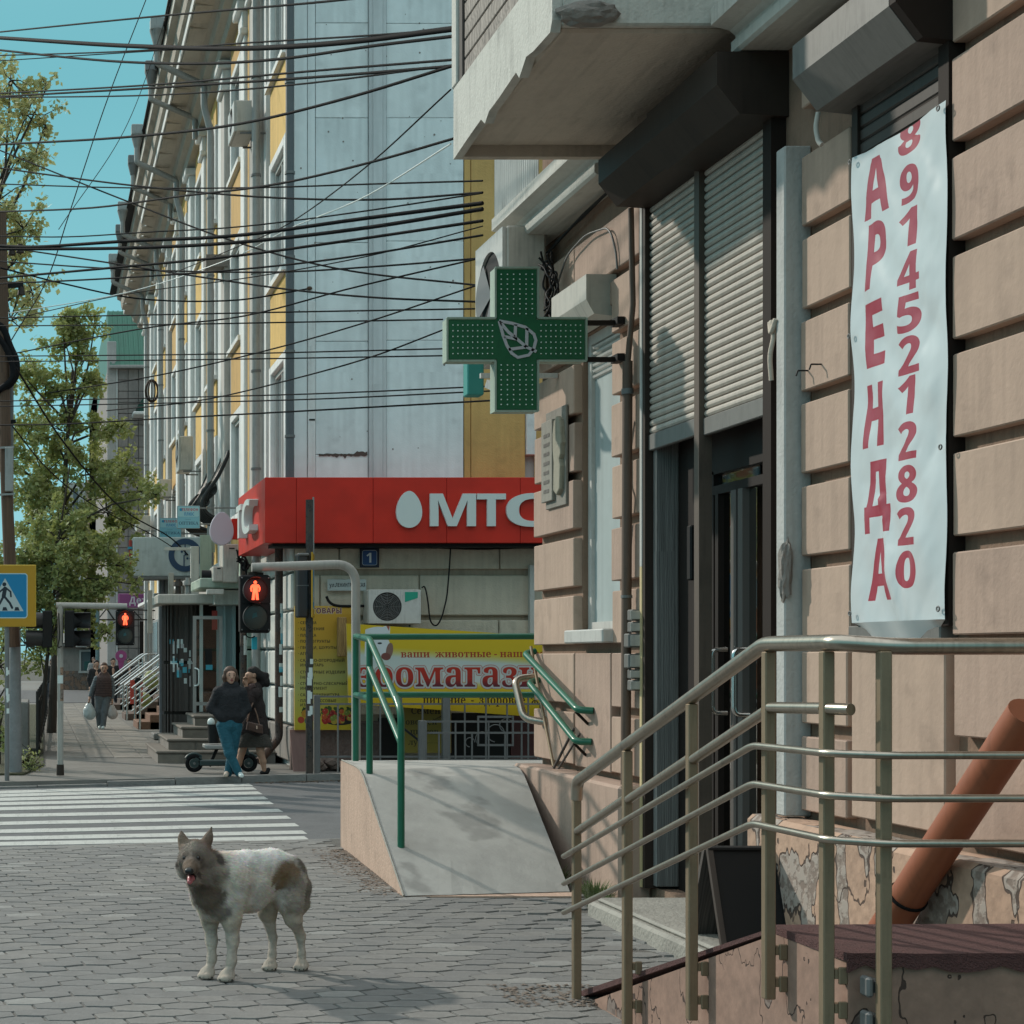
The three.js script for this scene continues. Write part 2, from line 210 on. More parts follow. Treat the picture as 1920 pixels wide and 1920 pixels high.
// ---------- materials ----------
const M = {
  pink: mat([0.435, 0.312, 0.243], { map: T.plaster, size: 1.7, bump: 0.002, bsize: 0.6 }),
  pinkB: mat([0.41, 0.29, 0.23], { map: T.plaster, size: 1.3, bump: 0.002, bsize: 0.5 }),
  pinkC: mat([0.455, 0.328, 0.255], { map: T.plaster, size: 2.1, bump: 0.002, bsize: 0.7 }),
  groove: mat([0.27, 0.18, 0.13], { map: T.dirty, size: 1.1, bump: 0.004 }),
  whitePaint: mat([0.62, 0.63, 0.6], { map: T.dirty, size: 1.4, bump: 0.004 }),
  soffit: mat([0.6, 0.54, 0.47], { map: T.dirty, size: 1.9, bump: 0.006 }),
  brown: mat([0.022, 0.015, 0.012], { rough: 0.7, specularIntensity: 0.4 }),
  brownMetal: mat([0.042, 0.029, 0.023], { map: T.dirty, size: 0.8, rough: 0.6, specularIntensity: 0.6 }),
  greyBox: mat([0.2, 0.2, 0.195], { map: T.dirty, size: 0.7, rough: 0.5, metal: 0.2 }),
  slat: mat([0.46, 0.42, 0.37], { map: T.plaster, size: 1.5, rough: 0.55 }),
  slatDark: mat([0.065, 0.05, 0.043], { map: T.dirty, size: 1.2, rough: 0.55 }),
  steel: mat([0.5, 0.455, 0.395], { map: T.dirty, size: 0.6, rough: 0.3, metal: 0.95 }),
  steelPost: mat([0.3, 0.232, 0.158], { map: T.dirty, size: 0.5, rough: 0.5, metal: 0.5 }),
  chrome: mat([0.6, 0.6, 0.58], { rough: 0.22, metal: 1 }),
  green: mat([0.012, 0.15, 0.085], { map: T.fabric, size: 0.6, rough: 0.3 }),
  signGreen: mat([0.006, 0.13, 0.045], { rough: 0.5, map: T.fabric, size: 0.3 }),
  signEdge: mat([0.4, 0.5, 0.42], { rough: 0.5, map: T.dirty, size: 0.6 }),
  leafGrey: mat([0.5, 0.48, 0.5], { rough: 0.6 }),
  whiteP: mat([0.62, 0.63, 0.62], { rough: 0.45, map: T.dirty, size: 0.9 }),
  cream: mat([0.58, 0.56, 0.52], { rough: 0.5, map: T.dirty, size: 0.8 }),
  black: mat([0.01, 0.01, 0.0105], { rough: 0.65, specularIntensity: 0.5 }),
  rubber: mat([0.01, 0.01, 0.011], { rough: 0.8, specularIntensity: 0.25 }),
  darkGap: mat([0.01, 0.009, 0.008], { rough: 0.9 }),
  glass: mat([0.9, 0.92, 0.92], { rough: 0.02, transmission: 1, thickness: 0, ior: 1.5 }),
  darkGlass: mat([0.02, 0.022, 0.024], { rough: 0.04, metal: 0, specularIntensity: 1, ior: 1.9 }),
  concrete: mat([0.36, 0.345, 0.31], { map: T.concrete, size: 1.6, bump: 0.008, bsize: 0.5 }),
  rampTop: mat([0.42, 0.41, 0.39], { map: T.stain, size: 2.6, bump: 0.002, bsize: 0.7 }),
  asphalt: mat([0.15, 0.152, 0.155], { map: T.asphalt, size: 1.3, bump: 0.008, bsize: 0.3, rough: 0.9 }),
  farWalk: mat([0.2, 0.19, 0.175], { map: T.concrete, size: 2.2, bump: 0.006, bsize: 0.4 }),
  kerb: mat([0.24, 0.235, 0.225], { map: T.concrete, size: 0.9, bump: 0.008 }),
  paint: mat([0.5, 0.52, 0.51], { map: T.dirty, size: 0.7, bump: 0.003, rough: 0.8 }),
  earth: mat([0.085, 0.07, 0.052], { map: T.asphalt, size: 0.8, bump: 0.01, bsize: 0.3 }),
  redPaint: mat([0.12, 0.05, 0.048], { map: T.concrete, size: 0.35, bump: 0.01, bsize: 0.12 }),
  orange: mat([0.33, 0.105, 0.05], { map: T.dirty, size: 0.9, rough: 0.55 }),
  wood: mat([0.26, 0.26, 0.25], { map: T.wood, size: 0.35, sy: 2.5, rough: 0.8, bump: 0.002, btex: T.wood }),
  siding: mat([0.42, 0.37, 0.33], { map: T.wood, size: 1.6, sy: 0.5, rough: 0.8 }),
  darkWood: mat([0.12, 0.1, 0.09], { map: T.wood, size: 0.5, sy: 2.5, rough: 0.8 }),
  poleWood: mat([0.16, 0.095, 0.062], { map: T.wood, size: 0.4, sy: 3, rough: 0.9 }),
  galv: mat([0.2, 0.205, 0.21], { map: T.dirty, size: 0.7, rough: 0.55, metal: 0.3 }),
  pipeGrey: mat([0.36, 0.37, 0.37], { map: T.dirty, size: 0.8, rough: 0.5, metal: 0.15 }),
  poleLight: mat([0.42, 0.41, 0.39], { map: T.dirty, size: 0.9, rough: 0.6 }),
  wall: mat([0.8, 0.85, 0.855], { map: T.plaster, size: 4, bump: 0.002 }),
  wallB: mat([0.76, 0.82, 0.83], { map: T.plaster, size: 3.1, bump: 0.002 }),
  trim: mat([0.78, 0.79, 0.78], { map: T.plaster, size: 2.2, bump: 0.004 }),
  yellow: mat([0.72, 0.47, 0.15], { map: T.plaster, size: 2.4, bump: 0.005 }),
  ochre: mat([0.6, 0.37, 0.13], { map: T.plaster, size: 2.9, bump: 0.005 }),
  beige: mat([0.58, 0.52, 0.42], { map: T.plaster, size: 2.2, bump: 0.006 }),
  greyStone: mat([0.27, 0.25, 0.235], { map: T.dirty, size: 1.6, bump: 0.006 }),
  soffitFar: mat([0.55, 0.51, 0.45], { map: T.dirty, size: 2.4, bump: 0.01, bsize: 1 }),
  red: mat([0.66, 0.026, 0.012], { rough: 0.42, map: T.fabric, size: 2.2 }),
  letter: mat([0.62, 0.68, 0.66], { rough: 0.4 }),
  lilac: mat([0.5, 0.47, 0.53], { rough: 0.5 }),
  roofGreen: mat([0.03, 0.17, 0.12], { rough: 0.5, metal: 0.2, map: T.dirty, size: 2 }),
  tileGrey: mat([0.3, 0.27, 0.255], { map: T.plaster, size: 1.5 }),
  tileGreyB: mat([0.27, 0.245, 0.235], { map: T.plaster, size: 1.1 }),
  paleGreen: mat([0.4, 0.5, 0.43], { rough: 0.6, map: T.dirty, size: 1.2 }),
  ironBlack: mat([0.02, 0.019, 0.019], { rough: 0.5, metal: 0.3 }),
  signBlue: mat([0.01, 0.2, 0.46], { rough: 0.5 }),
  bark: mat([0.075, 0.06, 0.048], { map: T.wood, size: 0.4, sy: 1.5, bump: 0.01 }),
};

// ---------- ground, road, pavements ----------
const kerbNear = (x) => 15.2 + 0.25 * (x + 0.35), kerbFar = (x) => 23.0 + 0.3 * (x + 0.5), ROAD = -0.1;
{
  const g = structure('ground'); part('earth', new THREE.PlaneGeometry(900, 900).rotateX(-Math.PI / 2).translate(0, -0.16, -300), M.earth, g);
  const r = structure('road'); part('asphalt', plan([[-70, kerbNear(-70) - 0.5], [70, kerbNear(70) - 0.5], [70, kerbFar(70) + 0.6], [-70, kerbFar(-70) + 0.6]], ROAD - 0.05, ROAD), M.asphalt, r);
  // crosswalk stripes: [distance at the left of the picture, distance of the right end, x of the right end]
  const st = [[22.45, 23.7, 3.09], [21.9, 23.1, 3.06], [21.3, 22.3, 3.03], [20.65, 21.5, 3.0], [19.98, 20.8, 2.97], [19.1, 19.75, 2.93], [18.2, 18.9, 2.9], [17.37, 18.06, 2.86], [16.7, 17.3, 2.82], [16.2, 16.75, 2.75]];
  for (const [a, b, xr] of st) {
    const s = (b - a) / (xr + 0.4), w = 0.16 + 0.012 * (a - 16), xl = -5, dl = a + s * (xl + 0.4), n = 14, up = [], dn = [];
    for (let k = 0; k <= n; k++) { const x = lerp(xl, xr, k / n), d = lerp(dl, b, k / n); up.push([x, d + w + rr(-0.014, 0.014)]); dn.unshift([x, d - w + rr(-0.014, 0.014)]); }
    part('stripe', plan([...dn.reverse(), ...up.reverse()], ROAD + 0.001, ROAD + 0.005), M.paint, r, { kind: undefined });
  }
  // near kerb stones, flush with the pavers
  const k1 = structure('kerb');
  for (let x = -6; x < 8; x += 1.0) part('kerb_stone', plan([[x + 0.006, kerbNear(x) - 0.13], [x + 0.994, kerbNear(x + 1) - 0.13], [x + 0.994, kerbNear(x + 1) + 0.02], [x + 0.006, kerbNear(x) + 0.02]], -0.16, -0.014 + rr(-0.012, 0.006)), M.kerb, k1);
  const k2 = structure('kerb');
  for (let x = -8; x < 12; x += 1.0) { const h = lerp(-0.07, 0.005, sstep(x, -0.5, 2.5)); part('kerb_stone', plan([[x + 0.006, kerbFar(x)], [x + 0.994, kerbFar(x + 1)], [x + 0.994, kerbFar(x + 1) + 0.16], [x + 0.006, kerbFar(x) + 0.16]], -0.16, h + rr(-0.004, 0.004)), M.kerb, k2); }
  // litter of dry leaves and grit along the far kerb
  const grit = []; for (let i = 0; i < 320; i++) { const x = rr(3.2, 6), d = kerbFar(x) - Math.abs(rr(0, 0.3) * rr(0, 1)), s = rr(0.008, 0.03); grit.push(new THREE.TetrahedronGeometry(s).scale(1, 0.4, 1).rotateY(rr(0, 6)).translate(x, ROAD + 0.008, -d)); }
  single('grit', grit, mat([0.12, 0.085, 0.06]), 'dry leaf litter and grit lying along the foot of the far kerb', 'litter', null, { kind: 'stuff' });
  const f = structure('far_pavement');
  const out = [[-12, kerbFar(-12) + 0.16], [14, kerbFar(14) + 0.16], [14, 120], [-12, 120]];
  part('paving', plan(out, -0.1, -0.012), M.farWalk, f);
  // square slabs of the far pavement, real joints while they can still be told apart
  const slabs = [[], [], []]; let many = 0;
  const slabM = [mat([0.27, 0.25, 0.225], { map: T.concrete, size: 1.3, bump: 0.006, bsize: 0.3 }), mat([0.245, 0.23, 0.21], { map: T.concrete, size: 1.1, bump: 0.006, bsize: 0.3 }), mat([0.29, 0.265, 0.235], { map: T.concrete, size: 1.7, bump: 0.006, bsize: 0.3 })];
  for (let d = 28.6; d < 62; d += 0.5) for (let x = 0.35; x < 2.3; x += 0.5) {
    const q = cbox(x + 0.012, x + 0.488, -0.014, rr(-0.004, 0.004), d + 0.012, d + 0.488, 0.006), k = (rnd() * 3) | 0;
    if (many++ < 120) part('paving_slab', q, slabM[k], f); else slabs[k].push(q);
  }
  slabs.forEach((s, k) => part('paving_slab', s, slabM[k], f, { kind: 'stuff' }));
}
{
  // ---- near pavement: interlocking lens-shaped pavers in running bond ----
  const g = structure('pavement');
  part('sand_bed', plan([[-6, 4], [4.4, 4], [4.4, kerbNear(4.4) - 0.14], [-6, kerbNear(-6) - 0.14]], -0.15, -0.009), mat([0.15, 0.14, 0.125], { map: T.asphalt, size: 0.7, bump: 0.01, bsize: 0.2 }), g);
  const L = 0.25, W = 0.136, amp = 0.015, gap = 0.002, N = 6;
  const paver = (() => {
    const ring = (ins, y) => { const o = [], hl = L / 2 - gap * 1.8 - ins; for (let k = 0; k <= N; k++) { const x = lerp(-hl, hl, k / N); o.push([x, y, -(W / 2 + amp * Math.cos(x / L * TAU) - gap - ins)]); } for (let k = N; k >= 0; k--) { const x = lerp(-hl, hl, k / N); o.push([x, y, W / 2 + amp * Math.cos(x / L * TAU) - gap - ins]); } return o; };
    const a = ring(0, -0.02), b = ring(0.005, 0), pos = [], n = a.length;
    for (let i = 0; i < n; i++) { const j = (i + 1) % n; pos.push(...a[i], ...b[j], ...a[j], ...a[i], ...b[i], ...b[j]); }
    for (let k = 0; k < N; k++) { const p = b[k], q = b[k + 1], r = b[n - 2 - k], s = b[n - 1 - k]; pos.push(...p, ...s, ...r, ...p, ...r, ...q); }
    const q = new THREE.BufferGeometry(); q.setAttribute('position', new THREE.Float32BufferAttribute(pos, 3)); q.computeVertexNormals();
    // the ring runs clockwise seen from above, so turn faces that look down
    const nn = q.attributes.normal, P = q.attributes.position; for (let i = 0; i < P.count; i += 3) { const up = nn.getY(i); const cx = (P.getX(i) + P.getX(i + 1) + P.getX(i + 2)) / 3, cz = (P.getZ(i) + P.getZ(i + 1) + P.getZ(i + 2)) / 3; if (up < -0.01 || (Math.abs(up) <= 0.01 && nn.getX(i) * cx + nn.getZ(i) * cz < 0)) for (let c = 0; c < 3; c++) { const t = P.array[(i + 1) * 3 + c]; P.array[(i + 1) * 3 + c] = P.array[(i + 2) * 3 + c]; P.array[(i + 2) * 3 + c] = t; } }
    q.computeVertexNormals(); return uvBox(q);
  })();
  const tones = [[0.215, 0.213, 0.21], [0.195, 0.194, 0.192], [0.235, 0.23, 0.222], [0.205, 0.201, 0.195], [0.28, 0.278, 0.27]];
  const variants = tones.map((_, k) => { const q = paver.clone(), u = q.attributes.uv; for (let i = 0; i < u.count; i++) u.setXY(i, u.getX(i) + k * 0.37, u.getY(i) + k * 0.61); return q; });
  const mats = tones.map((c) => mat(c, { map: T.concrete, size: 0.9, bump: 0.004, bsize: 0.25, rough: 0.92 }));
  const slope = 0.2, th = Math.atan(slope), spots = [];
  const cs = Math.cos(th), sn = Math.sin(th), d0 = 7.2, x0 = -1.6;
  for (let r = -22; r < 66; r++) for (let c = -3; c < 30; c++) {
    const u = (c + (r & 1 ? 0.5 : 0)) * L, v = r * W, x = x0 + u * cs - v * sn, d = d0 + u * sn + v * cs;
    if (d < 5.2 || d > kerbNear(x) - 0.26 || x < -1.5 || x > 4.3) continue;
    if (x > 3.85 && d < 11.2 && d > 8.6) continue; if (x > 2.88 && d < 8.6) continue; if (x > 2.74 && d > 12.2) continue; if (x > 4.05) continue;
    spots.push([x, d]);
  }
  const inView = ([x, d]) => { const px = VX + x * F / d, py = HY + EYE * F / d; return px > -60 && px < 1980 && py < 2000; };
  spots.sort((a, b) => (inView(b) - inView(a)) || a[1] - b[1]);
  const hump = (x, d) => 0.014 * (n4(x * 0.21 + 0.3, d * 0.21) - 0.5) + 0.02 * Math.exp(-((x - 2.1) ** 2) * 0.6 - (d - 12.6) ** 2 * 0.25);
  const pose = (x, d) => { const near = clamp((x - 2.6) / 1.2, 0, 1) * (d < 11.5 ? 1 : 0.4), k = 0.003 + 0.022 * near; return { y: hump(x, d) + rr(-0.003, 0.003) + near * rr(-0.012, 0.008), rx: rr(-k, k) * 1.6, rz: rr(-k, k), ry: th + rr(-0.02, 0.02) * (1 + near * 2) }; };
  const pick = (x, d) => { const t = n2(x * 0.13, d * 0.13) + rr(-0.2, 0.2); return rnd() < 0.05 ? 4 : t > 0.58 ? 2 : t > 0.5 ? 0 : t > 0.42 ? 3 : 1; };
  spots.slice(0, 300).forEach(([x, d]) => { const p = pose(x, d), k = pick(x, d), m = share('paver', variants[k], mats[k], g, new THREE.Vector3(x, p.y, -d)); m.rotation.set(p.rx, p.ry, p.rz); });
  const rest = spots.slice(300), im = mats.map(() => []);
  rest.forEach((s) => im[pick(...s)].push(s));
  im.forEach((list, k) => { if (!list.length) return; const I = new THREE.InstancedMesh(variants[k], mats[k], list.length), q = new THREE.Object3D(); list.forEach(([x, d], i) => { const p = pose(x, d); q.position.set(x, p.y, -d); q.rotation.set(p.rx, p.ry, p.rz); q.updateMatrix(); I.setMatrixAt(i, q.matrix); }); shade(I); I.name = 'paver'; I.userData.kind = 'stuff'; g.add(I); });
  // dust swept against the ramp and the wall
  const dust = []; for (let i = 0; i < 900; i++) { const t = rnd(), x = lerp(2.78, 2.66, t) - Math.abs(rr(-0.35, 0.35) * rnd()), d = lerp(14.8, 11.9, t) + rr(-0.05, 0.2), s = rr(0.006, 0.018); dust.push(new THREE.TetrahedronGeometry(s).scale(1.6, 0.35, 1.6).rotateY(rr(0, 6)).translate(x, hump(x, d) + 0.002, -d)); }
  for (let i = 0; i < 300; i++) { const x = rr(2.4, 2.95), d = rr(8.2, 8.75), s = rr(0.005, 0.014); dust.push(new THREE.TetrahedronGeometry(s).scale(1.6, 0.35, 1.6).rotateY(rr(0, 6)).translate(x, 0.004, -d)); }
  single('grit', dust, mat([0.16, 0.125, 0.1]), 'brown grit swept along the foot of the pink ramp', 'dirt', null, { kind: 'stuff' });
}

// ---------- the pink building on the right ----------
const WX = 4.35;                                     // face of its blocks
const wd = (px, x = WX) => x * F / (px - VX);         // distance of a point of a wall at x
const peel = crackTexture('#ab8f7c', '#4a3c35', '#aaa5a0', 0.61, 0.36, 11), crackTex = crackTexture('#94796b', '#3b2d28', '#8a807a', 0.69, 0.5, 23);
const peelM = mat([0.82, 0.8, 0.78], { map: peel, size: 1.25, bump: 0.02, bsize: 1.25, btex: peel }), crackM = mat([0.72, 0.7, 0.69], { map: crackTex, size: 1.15, bump: 0.012, bsize: 1.15, btex: crackTex });
const pinkB = thing('pink_building', 'pink stucco building with rustic blocks, roller shutters and a balcony on the right', 'building', [4.4, 0, 9]);
{
  const w = [];
  for (const [a, b, y0, y1] of [[13.28, 14.35, 0, 8.4], [11.78, 12.44, 0, 8.4], [8.75, 9.7, 0, 8.4], [4, 7.87, 0, 8.4], [12.44, 13.28, 0, 1.97], [12.44, 13.28, 4.34, 8.4], [9.7, 11.78, 4.98, 8.4], [9.7, 11.78, -0.1, 0.1], [7.87, 8.75, 0, 1.93], [7.87, 8.75, 4.9, 8.4]]) w.push(box(4.42, 4.95, y0, y1, a, b));
  w.push(box(4.95, 14, -0.1, 8.4, 13.95, 14.35), box(4.95, 14, -0.1, 8.4, 4, 4.4), box(13.6, 14, -0.1, 8.4, 4.4, 13.95), box(4.4, 14, 8.4, 8.7, 4, 14.35), box(4.95, 13.6, -0.1, 0.02, 4.4, 13.95));
  part('wall', w, M.groove, pinkB);
  const pm = [M.pink, M.pinkB, M.pinkC], block = (d0, d1, y0, y1) => part('block', cbox(WX + rr(-0.004, 0.004), 4.43, y0, y1, d0, d1, 0.007), pm[(rnd() * 3) | 0], pinkB);
  const cb = [1.855, 2.325, 2.795, 3.26, 3.73, 4.2, 4.67], top = (y) => y + 0.393;
  for (const y of cb) {
    block(13.3, 14.36, y, top(y));
    if (y < 4.5) block(11.8, 12.42, y, top(y)); else block(11.8, 13.28, y, top(y));
    if (y < 4.6) block(8.79, 9.34, y, top(y));
    if (y > 4.5) block(8.0, 9.34, y + 0.2, top(y) + 0.2);
    block(6.62, 7.8, y, top(y)); block(5.3, 6.6, y, top(y)); block(4.1, 5.28, y, top(y));
  }
  block(11.8, 13.28, 4.42, 4.6);
  for (const [a, b] of [[13.3, 14.36], [11.8, 12.42], [8.82, 9.34], [6.9, 7.78], [5.3, 6.88]]) { block(a, b, 1.375, 1.78); block(a, b, 0.88, 1.3); }
  block(12.45, 13.27, 0.87, 1.78); block(7.86, 8.76, 0.9, 1.78);
  // plinth: bare far part, peeling near part
  part('plinth', [cbox(4.18, 4.42, -0.05, 0.82, 11.79, 14.4, 0.02)], M.pinkB, pinkB);
  part('plinth', [cbox(4.17, 4.42, -0.05, 0.83, 4.1, 9.66, 0.03)], peelM, pinkB, { label: 'plinth with peeling cracked paint' });
  // cornice, in two runs either side of the balcony
  const cp = [[4.42, 5.32], [4.14, 5.32], [4.12, 5.34], [4.12, 5.4], [4.15, 5.41], [4.145, 5.44], [4.11, 5.47], [4.04, 5.49], [4.0, 5.5], [4.0, 5.6], [4.42, 5.62]];
  part('cornice', [along(cp, 12.13, 14.44)], M.whitePaint, pinkB); part('cornice', [along(cp, 4.05, 9.74)], M.whitePaint, pinkB);
  // corrugated sheet standing on the cornice at the far corner
  const zig = [], zig2 = []; for (let k = 0; k <= 84; k++) { const d = lerp(13.2, 14.46, k / 84), x = 4.03 + (k & 2 ? 0.012 : 0) ; zig.push([x, d]); zig2.unshift([x + 0.004, d]); }
  part('corrugated_sheet', plan([...zig, ...zig2], 5.6, 8.2), M.whiteP, pinkB);
  part('corner_post', box(4.2, 4.39, 5.62, 8.2, 12.95, 13.06), M.darkGap, pinkB);
  // ----- balcony -----
  const bal = part('balcony', [cbox(3.13, 4.4, 5.5, 5.62, 9.84, 12.03, 0.02)], M.soffit, pinkB);
  const edge = [[9.78, 5.55], [9.82, 5.49], [10.15, 5.5], [10.3, 5.52], [10.45, 5.44], [10.52, 5.5], [10.9, 5.47], [11.15, 5.46], [11.25, 5.41], [11.35, 5.47], [11.7, 5.45], [12.1, 5.42], [12.1, 5.94], [9.78, 5.94]];
  part('fascia', across(edge, 3.07, 3.13), M.whitePaint, bal);
  part('fascia', [box(3.13, 4.4, 5.42, 5.5, 12.03, 12.1), box(3.13, 4.4, 5.5, 7.4, 12.03, 12.1)], M.soffit, bal);
  part('fascia', [cbox(3.13, 4.4, 5.52, 5.96, 9.78, 9.84, 0.012)], M.whitePaint, bal);
  { const g = new THREE.IcosahedronGeometry(0.1, 3), p = g.attributes.position; for (let i = 0; i < p.count; i++) { const k = 1 + 0.5 * (n3(p.getX(i) * 3 + 1, p.getY(i) * 3 + p.getZ(i)) - 0.5); p.setXYZ(i, p.getX(i) * 1.9 * k, p.getY(i) * 0.8 * k, p.getZ(i) * 0.7 * k); } g.computeVertexNormals(); part('broken_edge', g.translate(3.28, 5.58, -9.76), M.greyStone, bal); }
  for (let k = 0; k < 10; k++) part('board', cbox(3.095, 3.12, 5.952 + k * 0.136, 6.076 + k * 0.136, 9.8, 11.88, 0.006), M.siding, bal);
  part('corner_post', [box(3.08, 3.13, 5.95, 7.4, 11.89, 11.97)], M.darkWood, bal); part('corner_post', [cbox(3.06, 3.13, 5.94, 7.4, 11.98, 12.12, 0.01)], M.whitePaint, bal);
  part('parapet', [box(3.13, 4.4, 5.96, 7.3, 9.79, 9.83), box(3.125, 3.15, 5.96, 7.3, 9.83, 11.9), box(3.1, 4.4, 7.3, 7.36, 9.78, 12.1)], M.siding, bal);
  // ----- window with a shutter box above, closed by a pale blind -----
  const wnd = part('window', [box(4.46, 4.5, 1.97, 4.34, 12.44, 12.5), box(4.46, 4.5, 1.97, 4.34, 13.2, 13.28), box(4.46, 4.5, 4.26, 4.34, 12.5, 13.2), box(4.46, 4.5, 1.97, 2.03, 12.5, 13.2)], M.whiteP, pinkB);
  part('blind', box(4.49, 4.52, 2.03, 4.1, 12.5, 13.2), mat([0.36, 0.42, 0.42], { rough: 0.6, map: T.plaster, size: 3 }), wnd);
  for (let k = 0; k < 6; k++) part('slat', along([[4.5, 0], [4.47, 0.012], [4.465, 0.03], [4.5, 0.046]].map(([x, y]) => [x, y + 3.98 + k * 0.047]), 12.5, 13.2), M.whiteP, wnd);
  part('sill', cbox(4.27, 4.5, 1.86, 1.965, 12.4, 13.3, 0.01), M.whiteP, wnd);
  part('shutter_box', along([[4.4, 4.66], [4.17, 4.66], [4.17, 4.47], [4.23, 4.36], [4.4, 4.34]], 12.46, 13.3), M.cream, wnd);
  // ----- door bay: two roller shutters, guide rails, boxes -----
  const slatG = (d0, d1) => flat(along([[4.402, 0.0], [4.377, 0.006], [4.368, 0.02], [4.369, 0.034], [4.38, 0.049], [4.402, 0.052]], d0, d1));
  for (const [d0, d1, y0] of [[10.83, 11.7, 3.22], [9.8, 10.74, 3.2]]) {
    const sh = part('roller_shutter', [cbox(4.36, 4.4, y0, y0 + 0.115, d0, d1, 0.006)], M.greyBox, pinkB), g = slatG(d0, d1).translate(0, 0, 0);
    for (let y = y0 + 0.118; y < 4.97; y += 0.0525) share('slat', g, M.slat, sh, new THREE.Vector3(0, y, 0));
  }
  const rails = [box(4.335, 4.42, 0.1, 4.98, 11.7, 11.745), box(4.335, 4.42, 0.1, 4.98, 10.745, 10.825), box(4.33, 4.42, 0.1, 4.98, 9.68, 9.79)];
  part('guide_rail', rails[0], M.brownMetal, pinkB); part('guide_rail', rails[1], mat([0.11, 0.083, 0.066], { rough: 0.6, map: T.dirty, size: 0.7 }), pinkB); part('guide_rail', rails[2], M.brown, pinkB);
  const bx = [[4.42, 5.3], [4.01, 5.3], [4.01, 5.13], [4.14, 4.97], [4.42, 4.95]], bx2 = [[4.42, 5.31], [3.995, 5.31], [3.995, 5.115], [4.13, 4.945], [4.42, 4.93]];
  part('shutter_box', along(bx, 10.76, 11.72), M.brownMetal, pinkB); part('shutter_box', along(bx2, 9.64, 10.755), M.brownMetal, pinkB);
  const wbx = [[4.4, 5.05], [4.08, 5.05], [4.08, 4.87], [4.21, 4.7], [4.4, 4.68]];
  part('shutter_box', along(wbx, 7.86, 8.86), M.greyBox, pinkB); part('shutter_box', along(wbx.map(([x, y]) => [x + (x < 4.3 ? 0.002 : 0), y]), 7.8, 7.857), M.brown, pinkB);
  // shutter behind the banner
  const ws = part('roller_shutter', [box(4.385, 4.42, 1.93, 4.9, 7.87, 8.75)], M.brown, pinkB), wg = flat(along([[4.388, 0], [4.377, 0.01], [4.375, 0.058], [4.388, 0.07]], 7.92, 8.72));
  for (let y = 4.05; y < 4.7; y += 0.073) share('slat', wg, M.slatDark, ws, new THREE.Vector3(0, y, 0));
  part('guide_rail', [box(4.34, 4.42, 1.9, 4.7, 7.81, 7.9)], M.brown, pinkB); part('guide_rail', [box(4.36, 4.42, 1.9, 4.7, 8.72, 8.78)], M.brownMetal, pinkB);
  part('sill', [cbox(4.33, 4.42, 1.82, 1.915, 7.87, 8.76, 0.006)], M.greyBox, pinkB);
  // ----- the glazed entrance in its recess -----
  const dm = mat([0.018, 0.013, 0.011], { rough: 0.6, specularIntensity: 0.5 }), dl = mat([0.1, 0.09, 0.083], { rough: 0.5 });
  const mirrorM = mat([0.4, 0.37, 0.34], { rough: 0.03, metal: 1 });
  const door = part('door', [box(4.56, 4.64, 2.98, 3.1, 9.7, 11.78), box(4.555, 4.63, 2.84, 2.9, 9.7, 11.78), box(4.56, 4.62, 0.1, 0.34, 9.7, 10.6), box(4.56, 4.62, 0.1, 0.34, 10.7, 11.78), box(4.55, 4.64, 0.1, 4.9, 11.2, 11.78), box(4.56, 4.64, 0.1, 3.0, 11.06, 11.16), box(4.56, 4.64, 3.1, 4.98, 9.7, 11.2)], dm, pinkB);
  part('stile', [box(4.54, 4.62, 0.12, 2.84, 10.66, 10.74)], dl, door); part('stile', [box(4.54, 4.62, 0.12, 2.84, 10.56, 10.63)], dl, door);
  part('stile', [box(4.545, 4.62, 0.12, 2.84, 10.95, 11.0)], dm, door); part('stile', [box(4.545, 4.62, 0.12, 2.84, 10.16, 10.26)], dm, door);
  part('pane', [box(4.585, 4.591, 0.34, 2.84, 10.74, 10.95)], mirrorM, door); part('pane', [box(4.585, 4.591, 0.34, 2.84, 10.26, 10.56)], mirrorM, door); part('pane', [box(4.585, 4.591, 0.34, 2.84, 9.72, 10.16)], mirrorM, door);
  part('transom_pane', [box(4.59, 4.596, 2.9, 2.98, 9.72, 11.05)], M.glass, door);
  for (const d of [10.82, 10.48]) part('handle', pipe([V(4.55, 1.38, d), V(4.45, 1.38, d), V(4.45, 1.8, d), V(4.55, 1.8, d)], 0.016, { r: 0.05 }), M.chrome, door);
  part('lock_box', [cbox(4.5, 4.56, 2.28, 2.66, 11.3, 11.37, 0.01)], M.black, door);
  part('inner_wall', [box(6.6, 6.7, 0.02, 4.6, 8.6, 13.6), box(4.95, 6.6, 0.02, 4.6, 8.5, 8.6), box(4.95, 6.6, 4.6, 4.7, 8.5, 13.6), box(4.95, 6.6, 0.02, 4.6, 12.2, 12.3)], mat([0.12, 0.085, 0.065]), pinkB);
  part('jamb_board', [cbox(4.39, 4.55, 0.12, 4.9, 11.63, 11.69, 0.005)], M.wood, pinkB, { label: 'weathered grey wooden jamb board' });
  part('jamb', [box(4.42, 4.56, 0.1, 4.98, 9.7, 9.78), box(4.42, 4.58, 0.1, 4.98, 11.7, 11.78)], M.brown, pinkB);
  // painted pilaster strip, chipped
  part('pilaster', [cbox(4.265, 4.42, 0.84, 4.67, 9.36, 9.47, 0.008)], mat([0.5, 0.52, 0.52], { map: T.dirty, size: 1.1, bump: 0.004 }), pinkB);
